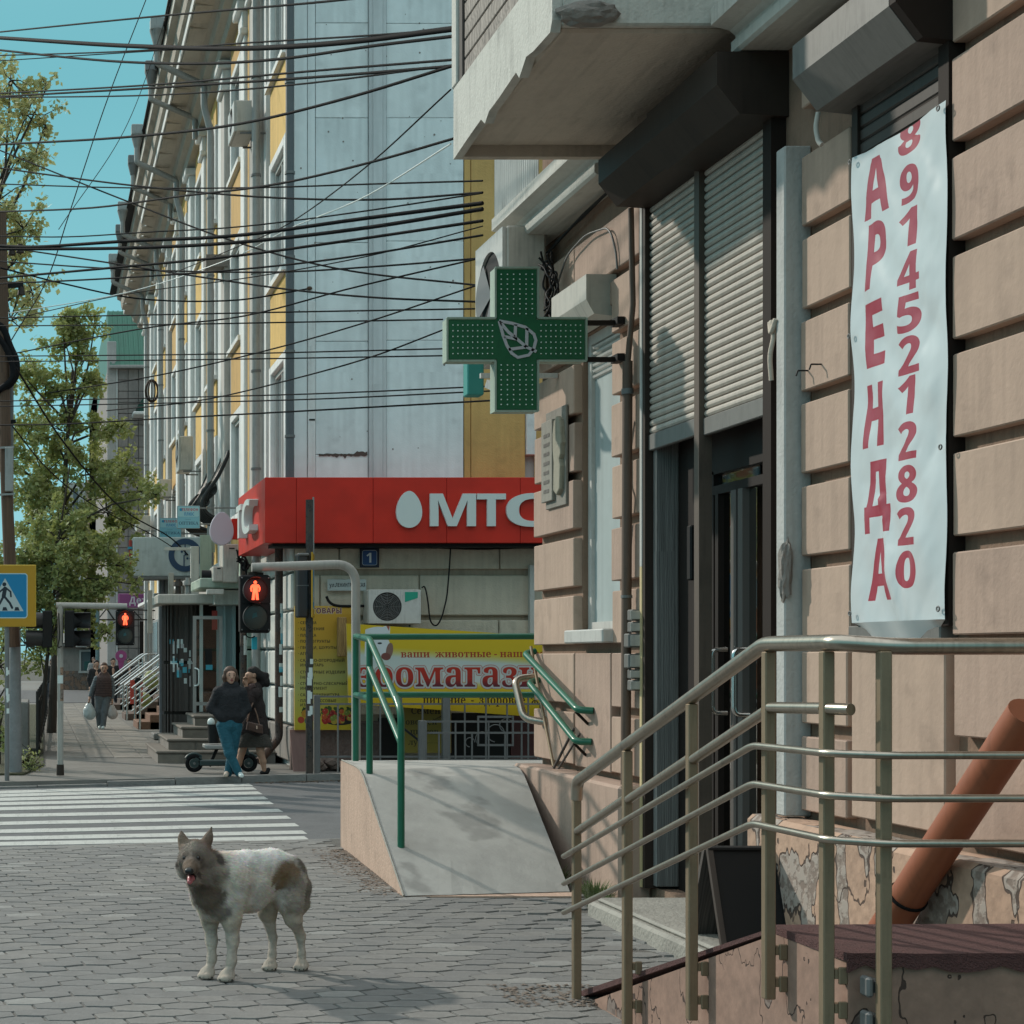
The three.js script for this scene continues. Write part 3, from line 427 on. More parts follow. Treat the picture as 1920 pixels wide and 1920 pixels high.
  { const g = new THREE.IcosahedronGeometry(0.09, 3), p = g.attributes.position; for (let i = 0; i < p.count; i++) { const k = 1 + 0.7 * (n3(p.getX(i) * 4 + 2, p.getY(i) * 4 + p.getZ(i) * 3) - 0.5); p.setXYZ(i, p.getX(i) * 0.4 * k, p.getY(i) * 2 * k, p.getZ(i) * 0.5 * k); } g.computeVertexNormals(); part('crumbled_plaster', g.translate(4.275, 2.25, -9.37), M.greyStone, pinkB); }
  // trim strip and drainpipe beside the shutter
  part('trim_strip', [box(4.33, 4.4, 2.4, 5, 11.752, 11.79)], M.whiteP, pinkB); part('trim_strip', [box(4.33, 4.4, 0.1, 2.398, 11.752, 11.79)], mat([0.55, 0.44, 0.24], { rough: 0.6 }), pinkB);
  const dp = part('drainpipe', [pipe([V(4.29, 3.9, 11.92), V(4.29, 0.72, 11.96)], 0.036, { seg: 12 }), pipe([V(4.3, 5.0, 11.88), V(4.31, 4.3, 11.87), V(4.29, 3.88, 11.92)], 0.022)], mat([0.13, 0.085, 0.062], { map: T.dirty, size: 0.8, rough: 0.6 }), pinkB);
  part('clamp', [cyl(4.29, 11.92, 3.66, 3.7, 0.043)], M.galv, dp); part('clamp', [cyl(4.29, 11.94, 2.18, 2.2, 0.041)], M.galv, dp);
  // doorstep: worn layered slab
  part('doorstep', [cbox(3.72, 4.6, -0.05, 0.105, 8.4, 11.1, 0.02), cbox(3.76, 4.6, 0.106, 0.135, 8.4, 11.02, 0.012)], M.concrete, pinkB);
}
// loose things on the pink wall
{
  const g = [], W = (px, py, off = 0) => V(WX - off, Y_(py, wd(px)), wd(px));
  single('cable', pipe([W(1042, 600, 0.03), W(1050, 545, 0.04), W(1075, 478, 0.05), W(1110, 440, 0.05), W(1150, 425, 0.03), W(1160, 470, 0.02), W(1160, 505, 0.01)], 0.008, { r: 0.12, seg: 6 }), M.galv, 'thin grey conduit bent in an arc on the pink wall above the window shutter box', 'cable');
  single('cable', [pipe([V(4.33, 5.28, 12.4), V(4.33, 5.26, 13.0), V(4.33, 5.2, 13.7), V(4.3, 5.14, 14.0)], 0.012, { r: 0.1, seg: 6 }), pipe([V(4.34, 5.29, 12.4), V(4.34, 5.245, 13.05), V(4.33, 5.22, 13.7)], 0.008, { r: 0.1, seg: 6 })], M.black, 'pair of dark cables running along the pink wall just under the cornice', 'cable');
  const knot = []; for (let k = 0; k < 9; k++) { const p = []; for (let i = 0; i < 6; i++) p.push(V(4.2 + rr(-0.06, 0.08), 5.05 - i * 0.1 + rr(-0.05, 0.06), 13.55 - i * 0.03 + rr(-0.1, 0.1))); knot.push(pipe(p, 0.009, { r: 0.06, seg: 5 })); }
  single('cable', knot, M.black, 'tangle of black cables behind the top of the green cross', 'cable');
  single('cable', pipe([V(4.3, 3.5, 11.98), V(4.33, 3.3, 12.02), V(4.33, 3.0, 12.02), V(4.31, 2.95, 11.97), V(4.32, 2.75, 12.0), V(4.33, 2.6, 12.02)], 0.012, { r: 0.05, seg: 6 }), M.darkWood, 'frayed rope end hanging beside the brown drainpipe', 'rope');
  single('rope', [pipe([V(4.31, 3.66, 9.62), V(4.27, 3.72, 9.55), V(4.27, 3.62, 9.5), V(4.25, 3.5, 9.52), V(4.27, 3.36, 9.54)], 0.014, { r: 0.05, seg: 6 }), pipe([V(4.28, 3.7, 9.58), V(4.25, 3.62, 9.5), V(4.26, 3.7, 9.46)], 0.016, { r: 0.04, seg: 6 })], M.soffit, 'knotted rag tied to the shutter rail beside the white pilaster', 'rag');
  single('rope', pipe([V(4.2, 4.68, 8.82), V(4.19, 4.6, 8.83), V(4.2, 4.52, 8.82), V(4.21, 4.5, 8.8)], 0.014, { r: 0.03, seg: 6 }), M.cream, 'short grey hook hanging under the far end of the window shutter box', 'hook');
  // six junction boxes by the door
  [[1143, 1164], [1166, 1186], [1188, 1214], [1226, 1253], [1255, 1273], [1275, 1295]].forEach(([a, b], k) => {
    const d = 11.84, big = k === 2 || k === 3, o = thing('junction_box', `grey plastic junction box beside the door, ${['topmost', 'second from the top', 'third from the top', 'fourth from the top', 'second from the bottom', 'lowest'][k]} of the column of six`, 'junction box', [4.3, Y_(b, d), d], 'junction boxes in a column by the door');
    part('box', cbox(big ? 4.25 : 4.275, 4.345, Y_(b, d), Y_(a, d), d - 0.05, d + 0.05, 0.008), M.greyBox, o); part('lid', cbox(4.262, 4.338, Y_(b, d) + 0.01, Y_(a, d) - 0.01, d - 0.058, d - 0.051, 0.003), M.cream, o);
  });
  for (const [px, py, l] of [[1541, 683, 0], [1516, 695, 1], [1490, 718, 2], [1490, 852, 3]]) { const d = wd(px); single('nail', [bar(V(WX - 0.06, Y_(py, d), d), V(WX + 0.01, Y_(py, d), d), 0.008), bar(V(WX - 0.06, Y_(py, d), d), V(WX - 0.07, Y_(py, d) - 0.03, d), 0.007)], M.black, ['bent nail sticking out of the pink block left of the banner, uppermost one', 'nail stub in the pink block low and left of the bent nail', 'nail in the grey face of the white pilaster, upper one', 'nail in the grey face of the white pilaster, lower one'][l], 'nail'); }
}
// air conditioner under the far end of the cornice
function airConditioner(label, x0, x1, y0, y1, d0, d1, side) {
  const o = thing('air_conditioner', label, 'air conditioner', [(x0 + x1) / 2, y0, (d0 + d1) / 2]);
  if (side) {                                            // fan looks left, towards the street
    const cy = (y0 + y1) / 2 + 0.03, cd = (d0 + d1) / 2, r = Math.min(y1 - y0, d1 - d0) * 0.43;
    part('casing', [cbox(x0 + 0.02, x1, y0, y1, d0, d1, 0.02)], M.cream, o);
    const s = outline([[d0 + 0.01, y0 + 0.01], [d1 - 0.01, y0 + 0.01], [d1 - 0.01, y1 - 0.01], [d0 + 0.01, y1 - 0.01]]), h = new THREE.Path(); h.absarc(cd, cy, r, 0, TAU); s.holes.push(h);
    part('front_panel', new THREE.ExtrudeGeometry(s, { depth: 0.03, bevelEnabled: false, curveSegments: 28 }).rotateY(Math.PI / 2).translate(x0 - 0.01, 0, 0), M.whiteP, o);
    part('fan', [0, 1, 2].map((k) => { const g = new THREE.CircleGeometry(r * 0.94, 10, k * TAU / 3, 1.5); return g.rotateX(0.0).rotateY(-Math.PI / 2 + 0.12).translate(x0 + 0.014, cy, -cd); }), mat([0.14, 0.145, 0.15], { rough: 0.5, side: THREE.DoubleSide }), o);
    part('grille', [new THREE.CylinderGeometry(r, r, 0.004, 28).rotateZ(Math.PI / 2).translate(x0 + 0.018, cy, -cd)], M.black, o);
  } else {
    const cx = x0 + (x1 - x0) * 0.36, cy = (y0 + y1) / 2, r = (y1 - y0) * 0.42;
    part('casing', [cbox(x0, x1, y0, y1, d0 + 0.02, d1, 0.02)], M.cream, o);
    const s = outline([[x0 + 0.01, y0 + 0.01], [x1 - 0.01, y0 + 0.01], [x1 - 0.01, y1 - 0.01], [x0 + 0.01, y1 - 0.01]]), h = new THREE.Path(); h.absarc(cx, cy, r, 0, TAU); s.holes.push(h);
    part('front_panel', front(s, d0 - 0.01, 0.028), M.whiteP, o);
    part('grille', [...Array(9)].map((_, k) => new THREE.TorusGeometry(r * (k + 1) / 9.2, 0.005, 5, 28).translate(cx, cy, -d0)).concat([...Array(12)].map((_, k) => bar(V(cx + Math.cos(k * TAU / 12) * 0.06, cy + Math.sin(k * TAU / 12) * 0.06, d0), V(cx + Math.cos(k * TAU / 12) * r, cy + Math.sin(k * TAU / 12) * r, d0), 0.007))), M.galv, o);
    part('fan', [new THREE.CircleGeometry(r, 28).translate(cx, cy, -d0 - 0.012)], M.black, o);
  }
  part('bracket', [bar(V(x0 + 0.1, y0 - 0.02, d0 + 0.03), V(side ? x1 + 0.2 : x0 + 0.1, y0 - 0.02, side ? d0 + 0.03 : d1 + 0.2), 0.03), bar(V(x1 - 0.1, y0 - 0.02, d1 - 0.05), V(side ? x1 + 0.2 : x1 - 0.1, y0 - 0.02, d1 - 0.05), 0.03)], M.galv, o);
  return o;
}
airConditioner('large pale outdoor air conditioner under the cornice behind the green cross', 3.94, 4.3, 4.33, 5.4, 13.85, 14.72, true);
// ---------- green pharmacy cross ----------
{
  const D = 12.15, c = [X_(968, D), Y_(637, D)], a = 0.158, b = 0.515, r = 0.531, dep = 0.13;
  const o = thing('pharmacy_cross', 'green pharmacy cross sign with white dots and a grey leaf, jutting from the pink wall', 'sign', [c[0], c[1] - r, D]);
  const S = (e) => outline([[-a, -r], [a, -r], [a, -a], [b, -a], [b, a], [a, a], [a, r], [-a, r], [-a, a], [-b, a], [-b, -a], [-a, -a]].map(([x, y]) => [c[0] + x - Math.sign(x) * e, c[1] + y - Math.sign(y) * e]));
  part('rim', [front(S(0), D, dep)], M.signEdge, o);
  part('face', [front(S(0.012), D - 0.012, 0.012)], M.signGreen, o);
  part('border', [[-a, -r, a, -r], [a, -r, a, -a], [a, -a, b, -a], [b, -a, b, a], [b, a, a, a], [a, a, a, r], [a, r, -a, r], [-a, r, -a, a], [-a, a, -b, a], [-b, a, -b, -a], [-b, -a, -a, -a], [-a, -a, -a, -r]].map(([x, y, z, w]) => bar(V(c[0] + x, c[1] + y, D - 0.012), V(c[0] + z, c[1] + w, D - 0.012), 0.014)), M.signEdge, o, { label: 'raised edge' });
  const dots = [], dm = mat([0.85, 0.9, 0.86], { rough: 0.35 }), bulb = new THREE.OctahedronGeometry(0.0055, 1);
  for (let i = 0; i < 6; i++) for (let j = 0; j < 9; j++) { const u = (i - 2.5) * 0.046, v = 0.19 + j * 0.0365; for (const [x, y] of [[u, v], [u, -v], [v - 0.01, u * 0.92], [-v + 0.01, u * 0.92]]) dots.push(bulb.clone().translate(c[0] + x, c[1] + y, -D + 0.0135)); }
  part('led', dots, dm, o, { kind: 'stuff' });
  const px = (x, y) => [X_(800 + x / 4.364, D), Y_(380 + y / 4.364, D)], lf = (pts, w = 0.011) => front(ribbon(pts.map((p) => px(...p)), w), D - 0.02, 0.006);
  part('leaf_emblem', [lf([[588, 972], [690, 990], [800, 1022], [872, 1080], [888, 1130], [872, 1195], [830, 1250], [740, 1270], [690, 1235], [650, 1170], [620, 1090], [588, 972]]), lf([[600, 985], [660, 1060], [740, 1125], [810, 1185], [892, 1222]]), lf([[722, 1000], [718, 1100]]), lf([[815, 1030], [812, 1185]]), lf([[630, 1100], [735, 1120]]), lf([[665, 1205], [805, 1185]])], M.leafGrey, o);
  for (const y of [Y_(603, D), Y_(672, D)]) { part('bracket', [bar(V(c[0] + b, y, D + 0.05), V(4.32, y, D + 0.05), 0.035)], M.brown, o); part('bracket', [box(4.29, 4.345, y - 0.02, y + 0.035, D - 0.02, D + 0.12)], M.black, o); }
  const gb = thing('light_box', 'narrow teal edged light box behind the lower left of the green cross', 'sign', [3.5, 4.0, 13.6]);
  part('frame', [cbox(3.66, 3.8, 3.98, 4.62, 13.95, 14.1, 0.01)], mat([0.03, 0.25, 0.22], { rough: 0.5 }), gb); part('bracket', [bar(V(3.7, 4.1, 13.7), V(4.34, 4.1, 13.7), 0.04), bar(V(3.8, 4.05, 13.8), V(4.0, 3.85, 13.4), 0.07)], M.whiteP, gb);
}
// ---------- stone plaque ----------
{
  const d0 = 13.42, d1 = 13.98, o = thing('memorial_plaque', 'grey stone memorial plaque with a carved head and engraved text on the pink wall', 'plaque', [4.33, 3.03, 13.7]);
  part('slab', [cbox(4.325, 4.346, 3.0, 3.82, d0, d1 - 0.03, 0.005)], mat([0.27, 0.26, 0.235], { map: T.dirty, size: 0.9, bump: 0.003 }), o);
  part('text_slab', [cbox(4.295, 4.325, 3.06, 3.74, d1 - 0.29, d1, 0.005)], mat([0.31, 0.3, 0.27], { map: T.dirty, size: 0.8, bump: 0.003 }), o);
  const t = []; seed = 99; for (let k = 0; k < 7; k++) { let x = 0.07; while (x < 0.22) { const w = rr(0.014, 0.03); t.push(box(4.291, 4.2945, 3.6 - k * 0.078, 3.63 - k * 0.078, d1 - x - w * 0.6, d1 - x)); x += w; } }
  part('engraving', t, M.greyStone, o);
  const prof = [[0, -0.34], [0.07, -0.3], [0.085, -0.12], [0.06, -0.06], [0.095, -0.02], [0.1, 0.05], [0.115, 0.07], [0.095, 0.13], [0.09, 0.2], [0.06, 0.26], [0, 0.29], [-0.06, 0.26], [-0.09, 0.16], [-0.085, 0.02], [-0.06, -0.08], [-0.075, -0.3]];
  const g = new THREE.ExtrudeGeometry(outline(prof), { depth: 0.02, bevelEnabled: true, bevelSize: 0.012, bevelThickness: 0.02, bevelSegments: 3 }).rotateY(-Math.PI / 2).translate(4.325, 3.44, -13.55);
  part('carved_head', [g], mat([0.36, 0.345, 0.28], { map: T.dirty, size: 0.6, bump: 0.003 }), o);
}
// ---------- rental banner: two columns of red print on crumpled white vinyl ----------
{
  const d0 = 7.8, d1 = 8.7, y0 = 1.93, y1 = 4.4, W = 768, H = 2048, nx = 36, ny = 110;
  const art = canvasTex(W, H, (g) => {
    g.fillStyle = '#d0d8da'; g.fillRect(0, 0, W, H); g.fillStyle = '#a53040'; g.textAlign = 'center'; 
    const put = (s, u, y, hgt, wid, rot = 0, a = 0.88) => { g.save(); g.globalAlpha = a; g.translate(u * W, (y1 - y) / (y1 - y0) * H); g.rotate(rot); g.font = 'bold 400px sans-serif'; const m = g.measureText(s), up = m.actualBoundingBoxAscent, dn = m.actualBoundingBoxDescent, w = m.actualBoundingBoxLeft + m.actualBoundingBoxRight; g.scale(wid * W / w, hgt / (y1 - y0) * H / (up + dn)); g.lineJoin = 'miter'; g.lineWidth = 8; g.strokeStyle = '#a53040'; g.strokeText(s, 0, (up - dn) / 2); g.fillText(s, 0, (up - dn) / 2); g.restore(); };
    [['А', 0.26, 4.19, 0.31, 0.3], ['Р', 0.25, 3.83, 0.335, 0.23], ['Е', 0.25, 3.42, 0.33, 0.21], ['Н', 0.25, 3.0, 0.32, 0.21], ['Д', 0.28, 2.575, 0.37, 0.29], ['А', 0.32, 2.2, 0.31, 0.27]].forEach((a) => put(...a));
    [...'89145212820'].forEach((s, k) => put(s, 0.63, [4.34, 4.1, 3.885, 3.665, 3.455, 3.25, 3.05, 2.825, 2.61, 2.4, 2.185][k], 0.185, s === '1' ? 0.18 : 0.235, 0.03));
    g.globalAlpha = 1; for (let i = 0; i < 240; i++) { g.fillStyle = `rgba(235,240,238,${rr(0.02, 0.14)})`; const x = rr(0, W), y = rr(0, H); g.fillRect(x, y, rr(1, 3), rr(10, 120)); }
  });
  const g = new THREE.PlaneGeometry(1, 1, nx, ny), p = g.attributes.position, uv = g.attributes.uv;
  for (let i = 0; i < p.count; i++) {
    const u = uv.getX(i), v = uv.getY(i), e = Math.min(u, 1 - u) * 2;
    const pull = 0.02 * Math.sin(v * 21 + 0.6) * (u < 0.5 ? 1 : 0.5) * (1 - e);
    let w = 0.05 * (n1(u * 0.35 + v * 0.12, v * 0.75) - 0.5) + 0.03 * (n2(u * 0.22 + v * 0.2, v * 0.5 - u * 0.12) - 0.5) + 0.02 * Math.abs(n1(u * 0.6 + v * 1.3, v * 0.4 - u * 0.3) - 0.5) + 0.036 * (n1(u * 0.9 - v * 0.5 + 0.3, v * 1.1 + u * 0.5) - 0.5) + 0.01 * Math.sin((u * 1.1 + v * 2.4) * 9) * Math.sin(v * 13 + u * 4) + 0.012 * Math.abs(Math.sin((u * 2.2 - v * 6) * 2.0)) * sstep(u, 0.55, 0.9) + 0.018 * Math.max(0, 1 - Math.abs((u - 0.42) * 1.6 + (v - 0.14) * 1.35) * 9) * (v < 0.26 ? 1 : 0);
    const sag = v < 0.02 ? 0 : 0, topY = lerp(y1, y1 - 0.0, u) - (v > 0.97 ? 0.02 * Math.sin(u * Math.PI) : 0);
    p.setXYZ(i, 4.325 - w * Math.min(1, e * 3 + 0.2), lerp(y0, topY, v) + sag, -(lerp(d1, d0, u) + pull));
  }
  g.computeVertexNormals();
  const flap = new THREE.PlaneGeometry(1, 1, 16, 5), fp = flap.attributes.position, fu = flap.attributes.uv;
  for (let i = 0; i < fp.count; i++) { const u = fu.getX(i), v = fu.getY(i), dip = Math.sin(u * Math.PI) ** 0.8; fp.setXYZ(i, 4.325 - 0.02 + (1 - v) * 0.03 - 0.03 * dip * v + 0.012 * Math.sin(u * 17), y0 - (1 - v) * 0.12 * dip, -lerp(d1 - 0.02, d0 + 0.01, u)); fu.setXY(i, 0.02 + u * 0.02, 0.01 + v * 0.01); }
  flap.computeVertexNormals();
  const o = thing('banner', 'long white vinyl rental banner with red letters and a phone number over the shuttered window', 'banner', [4.33, y0, 8.25]);
  const vm = mat([0.86, 0.87, 0.87], { rough: 0.3, map: art, size: 1, side: THREE.DoubleSide }); vm.map = art;
  part('sheet', [g], vm, o, { uv: true }); part('hem', [flap], vm, o, { uv: true });
  for (const [d, y] of [[7.83, 4.37], [8.68, 4.37], [8.68, 1.98], [7.83, 1.98], [8.69, 3.45], [7.81, 2.75]]) part('eyelet', new THREE.TorusGeometry(0.012, 0.004, 5, 10).rotateY(Math.PI / 2).translate(4.3, y, -d), M.galv, o);
}
// ---------- orange pipe leaning at the plinth ----------
{
  const a = at(1705, 1745, 7.85), b = at(1960, 1335, 6.85), o = thing('orange_pipe', 'thick orange plastic drain pipe slanting down beside the peeling plinth', 'pipe', [a.x, 0, 7.9]);
  a.x = 4.06; b.x = 4.14; part('tube', [pipe([a, b], 0.08, { seg: 20 })], M.orange, o);
  const m = a.clone().lerp(b, 0.17), n = a.clone().lerp(b, 0.18); part('collar', [pipe([m, n], 0.088, { seg: 20 })], M.rubber, o);
}
// ---------- concrete ramp with pink cheeks ----------
{
  const o = thing('ramp', 'steep concrete ramp with pink painted side rising to the corner of the building', 'ramp', [3.4, 0, 13]);
  // columns of points along the ramp, left and right edge, [d, h]
  const Lp = [[11.88, 0.02], [12.4, 0.215], [12.95, 0.42], [13.5, 0.635], [13.8, 0.745], [14.0, 0.79], [14.3, 0.8], [15.1, 0.8]], Rp = [[12.1, 0.02], [12.6, 0.22], [13.15, 0.43], [13.65, 0.63], [13.95, 0.745], [14.15, 0.79], [14.4, 0.8], [15.1, 0.8]];
  const lx = (d) => lerp(2.65, 2.8, (d - 11.88) / 3.2), rx = (d) => lerp(3.93, 4.17, (d - 12.1) / 2.1) + (d > 14.36 ? 2 : 0);
  const pos = [], tri = (...p) => p.forEach((q) => pos.push(q.x, q.y, q.z));
  const n = 14; const P = (i, j) => { const t = j / n, l = Lp[i], r = Rp[i], dl = l[0], dr = r[0]; return V(lerp(lx(dl), rx(Math.min(dr, 14.36)), t), lerp(l[1], r[1], t) + (i && i < 7 ? 0.012 * (n2(i * 0.11 + 0.2, t * 0.7) - 0.5) : 0), lerp(dl, dr, t) - (i ? 0 : 0.03 * (n3(t * 0.9, 0.3) - 0.5))); };
  for (let i = 0; i < Lp.length - 1; i++) for (let j = 0; j < n; j++) { const a = P(i, j), b = P(i, j + 1), c = P(i + 1, j + 1), d = P(i + 1, j); tri(a, b, c, a, c, d); }
  const g = new THREE.BufferGeometry(); g.setAttribute('position', new THREE.Float32BufferAttribute(pos, 3)); g.computeVertexNormals();
  const land = box(4.165, 7, 0.7, 0.8, 14.37, 15.1);
  part('ramp_top', [g, land], M.rampTop, o);
  const side = [], q = (f, e) => { for (let i = 0; i < Lp.length - 1; i++) { const a = f(i, 0), b = f(i + 1, 0), c = f(i + 1, 1), d = f(i, 1); side.push(...a, ...c, ...b, ...a, ...d, ...c); if (e) break; } };
  q((i, t) => { const [d, h] = Lp[i]; return [lx(d), t ? h - 0.004 : -0.06, -d]; });
  const sg = new THREE.BufferGeometry(); sg.setAttribute('position', new THREE.Float32BufferAttribute(side, 3)); sg.computeVertexNormals();
  part('side_wall', [sg, box(2.8, 7, -0.06, 0.79, 15.09, 15.14), box(lx(11.88), 3.94, -0.06, 0.015, 11.9, 12.1)], mat([0.5, 0.35, 0.27], { map: T.plaster, size: 1.3, bump: 0.006, side: THREE.DoubleSide }), o);
  part('edge_strip', [sweep(Lp.map(([d, h]) => V(lx(d) + 0.004, h + 0.002, d)), 0.008, 6)], M.concrete, o);
}
// ---------- green hand rails ----------
{
  const o = thing('handrail', 'green tubular handrail on the outer edge of the concrete ramp', 'handrail', [2.85, 0.3, 13.8]), r = 0.028, P1 = 15.0, P2 = 13.9, P3 = 12.62;
  const a = V(X_(667, P1), 0, P1), b = V(X_(693, P2), 0, P2), c = V(X_(752, P3), 0, P3), Y = (v, y) => V(v.x, y, -v.z);
  part('post', [pipe([Y(a, 0.78), Y(a, 1.94)], r, { seg: 14 })], M.green, o); part('post', [pipe([Y(b, 0.76), Y(b, 1.89)], r, { seg: 14 })], M.green, o);
  part('post', [pipe([Y(c, 0.25), Y(c, 1.33), b.clone().lerp(c, 0.86).setY(1.43)], r, { r: 0.09, seg: 14 })], M.green, o);
  part('rail', [pipe([Y(a, 1.94), Y(b, 1.9), b.clone().lerp(c, 0.88).setY(1.41)], r, { r: 0.05, seg: 14 })], M.green, o);
  part('rail', [pipe([Y(b, 1.66), Y(c, 1.09)], r * 0.95, { seg: 14 })], M.green, o);
  part('rail', [pipe([Y(a, 1.405), Y(b, 1.4)], r, { seg: 14 })], M.green, o);
  part('rail', [pipe([Y(a, 1.935), V(7, 1.945, P1)], r, { seg: 14 })], M.green, o); part('rail', [pipe([Y(a, 1.405), V(7, 1.405, P1)], r, { seg: 14 })], M.green, o);
  const w = thing('handrail', 'pair of short green handrails fixed to the pink wall above the ramp', 'handrail', [4.25, 0.9, 13.5]);
  part('rail', [pipe([V(4.34, 1.8, 14.3), V(4.24, 1.78, 14.26), V(4.24, 1.335, 12.86), V(4.345, 1.33, 12.82)], 0.028, { r: 0.05, seg: 14 })], M.green, w);
  part('rail', [pipe([V(4.34, 1.55, 14.2), V(4.24, 1.53, 14.14), V(4.24, 1.085, 12.9), V(4.345, 1.085, 12.86)], 0.028, { r: 0.05, seg: 14 })], M.green, w);
  part('bracket', [bar(V(4.25, 1.32, 12.95), V(4.35, 1.22, 12.95), 0.02)], M.brown, w); part('bracket', [bar(V(4.25, 1.07, 13.0), V(4.35, 0.97, 13.0), 0.02)], M.brown, w);
  const s = thing('grab_handle', 'bent stainless steel grab handle at the corner of the pink wall', 'handle', [4.3, 1.2, 14.2]);
  part('loop', [pipe([V(4.36, 1.58, 14.32), V(4.16, 1.56, 14.3), V(4.18, 1.22, 14.1), V(4.36, 1.19, 14.0)], 0.032, { r: 0.08, seg: 14 })], M.steel, s); part('flange', [new THREE.CylinderGeometry(0.055, 0.055, 0.02, 14).rotateZ(Math.PI / 2).translate(4.34, 1.19, -14.02)], M.steel, s);
  single('stick', pipe([V(4.28, 1.84, 14.22), V(4.27, 1.3, 13.86), V(4.25, 0.85, 13.5)], 0.013, { seg: 7 }), M.steelPost, 'thin grey rod leaning against the pink wall behind the green wall rails', 'rod');
  single('stick', [pipe([V(4.24, 0.84, 13.46), V(4.27, 1.18, 13.05)], 0.011, { seg: 6 }), pipe([V(4.26, 0.84, 13.4), V(4.3, 1.14, 13.0)], 0.009, { seg: 6 })], M.darkWood, 'two dark twigs stuck behind the lower green wall rail', 'stick');
}
// ---------- steps with a red landing, and the steel railing ----------
{
  const o = thing('entrance_steps', 'pink cracked entrance steps with a dark red landing at the lower right', 'steps', [3.6, 0, 6.8]);
  part('side_wall', [across([[8.5, -0.05], [6.27, 0.69], [5.7, 0.69], [5.7, -0.05]], 2.82, 2.96)], crackM, o);
  part('landing', [box(2.96, 5.2, -0.05, 0.69, 5.7, 6.35)], crackM, o);
  const up = [], dn = []; for (let k = 0; k <= 40; k++) { up.push([lerp(2.81, 5.2, k / 40), 5.69 + rr(-0.008, 0.012)]); } const back = [[5.2, 6.36], [2.82, 6.3]];
  part('landing_top', [plan([...up, ...back], 0.692, 0.722)], M.redPaint, o);
  const drip = outline([[2.81, 0.7], ...up.map(([x]) => [x, 0.672 + rr(-0.022, 0.012)]), [5.2, 0.7]]); part('landing_edge', [front(drip, 5.684, 0.012)], M.redPaint, o);
  part('coping', [across([[8.46, 0.0], [6.27, 0.70], [6.27, 0.716], [8.52, 0.012]], 2.812, 2.97)], M.redPaint, o);
  for (let k = 0; k < 4; k++) part('step', cbox(2.965, 3.68, -0.05, 0.18 * (4 - k) - 0.16, 6.36 + k * 0.5, 6.86 + k * 0.5, 0.01), M.concrete, o);
}
{
  const o = thing('steel_railing', 'tarnished stainless steel railing with square posts along the entrance steps', 'railing', [2.76, 0, 7]), X = 2.76, P = (px, x = X) => x * F / (px - VX);
  const post = (px, y0, y1, w = 0.04) => { const d = P(px); part('post', [cbox(X - w / 2, X + w / 2, y0, y1, d - w / 2, d + w / 2, 0.004)], M.steelPost, o); return d; };
  const slope = (d, a, b, da = 8.4, db = 6.24) => a + (b - a) * (da - d) / (da - db);
  const p1 = post(1081, -0.04, 1.08), p2 = post(1176, -0.04, slope(P(1176), 1.1, 1.789) - 0.02), p3 = post(1297, 0.22, slope(P(1297), 1.1, 1.789) - 0.02), p4 = post(1441, 0.46, 1.77), p5 = post(1550, 0.46, 1.77);
  part('post', [cbox(2.86, 2.9, 0.38, 1.77, 5.56, 5.6, 0.004)], M.steelPost, o); part('post', [cbox(3.72, 3.76, 0.38, 1.77, 5.56, 5.6, 0.004)], M.steelPost, o);
  part('top_rail', [pipe([V(X, 1.02, p1 + 0.0), V(X, 1.115, p1 - 0.01), V(X, 1.8, 6.22), V(X, 1.8, 5.66), V(2.92, 1.786, 5.58), V(5, 1.79, 5.58)], 0.029, { r: 0.05, seg: 16 })], M.steel, o);
  const sl = (d) => slope(d, 0.86, 1.53);
  for (const [a, b] of [[p1, p2], [p2, p3], [p3, p4]]) part('middle_rail', [pipe([V(X, sl(a), a - 0.02), V(X, sl(b), b + 0.02)], 0.021, { seg: 12 })], M.steel, o);
  part('middle_rail', [pipe([V(X, 1.56, p4 - 0.02), V(X, 1.57, p5 + 0.02)], 0.021, { seg: 12 })], M.steel, o); part('middle_rail', [pipe([V(X, 1.57, p5 - 0.02), V(X + 0.03, 1.57, p5 - 0.11)], 0.021, { seg: 14 })], M.steel, o);
  const x = 2.718; for (const [a, b] of [[0.72, 1.415], [0.58, 1.27], [0.43, 1.118]]) part('lower_rail', [pipe([V(x, a, 8.47), V(x, b, 6.23), V(x, b + 0.004, 5.64), V(2.86, b + 0.004, 5.52), V(5, b + 0.006, 5.52)], 0.0135, { r: 0.05, seg: 12 })], M.steel, o);
  for (const [d, ys] of [[p2, [0.12, 0.3]], [p3, [0.3, 0.44]], [p4, [0.52, 0.64]], [p5, [0.52, 0.64]]]) for (const y of ys) { part('bracket', [box(X + 0.02, 2.822, y - 0.012, y + 0.02, d - 0.02, d + 0.02), cbox(2.79, 2.82, y - 0.03, y + 0.03, d - 0.03, d - 0.018, 0.003)], M.steelPost, o); }
  for (const y of [0.5, 0.62]) part('bracket', [box(2.865, 2.895, y - 0.02, y + 0.02, 5.6, 5.7), cbox(2.835, 2.86, y - 0.035, y + 0.035, 5.6, 5.66, 0.008)], M.galv, o);
}
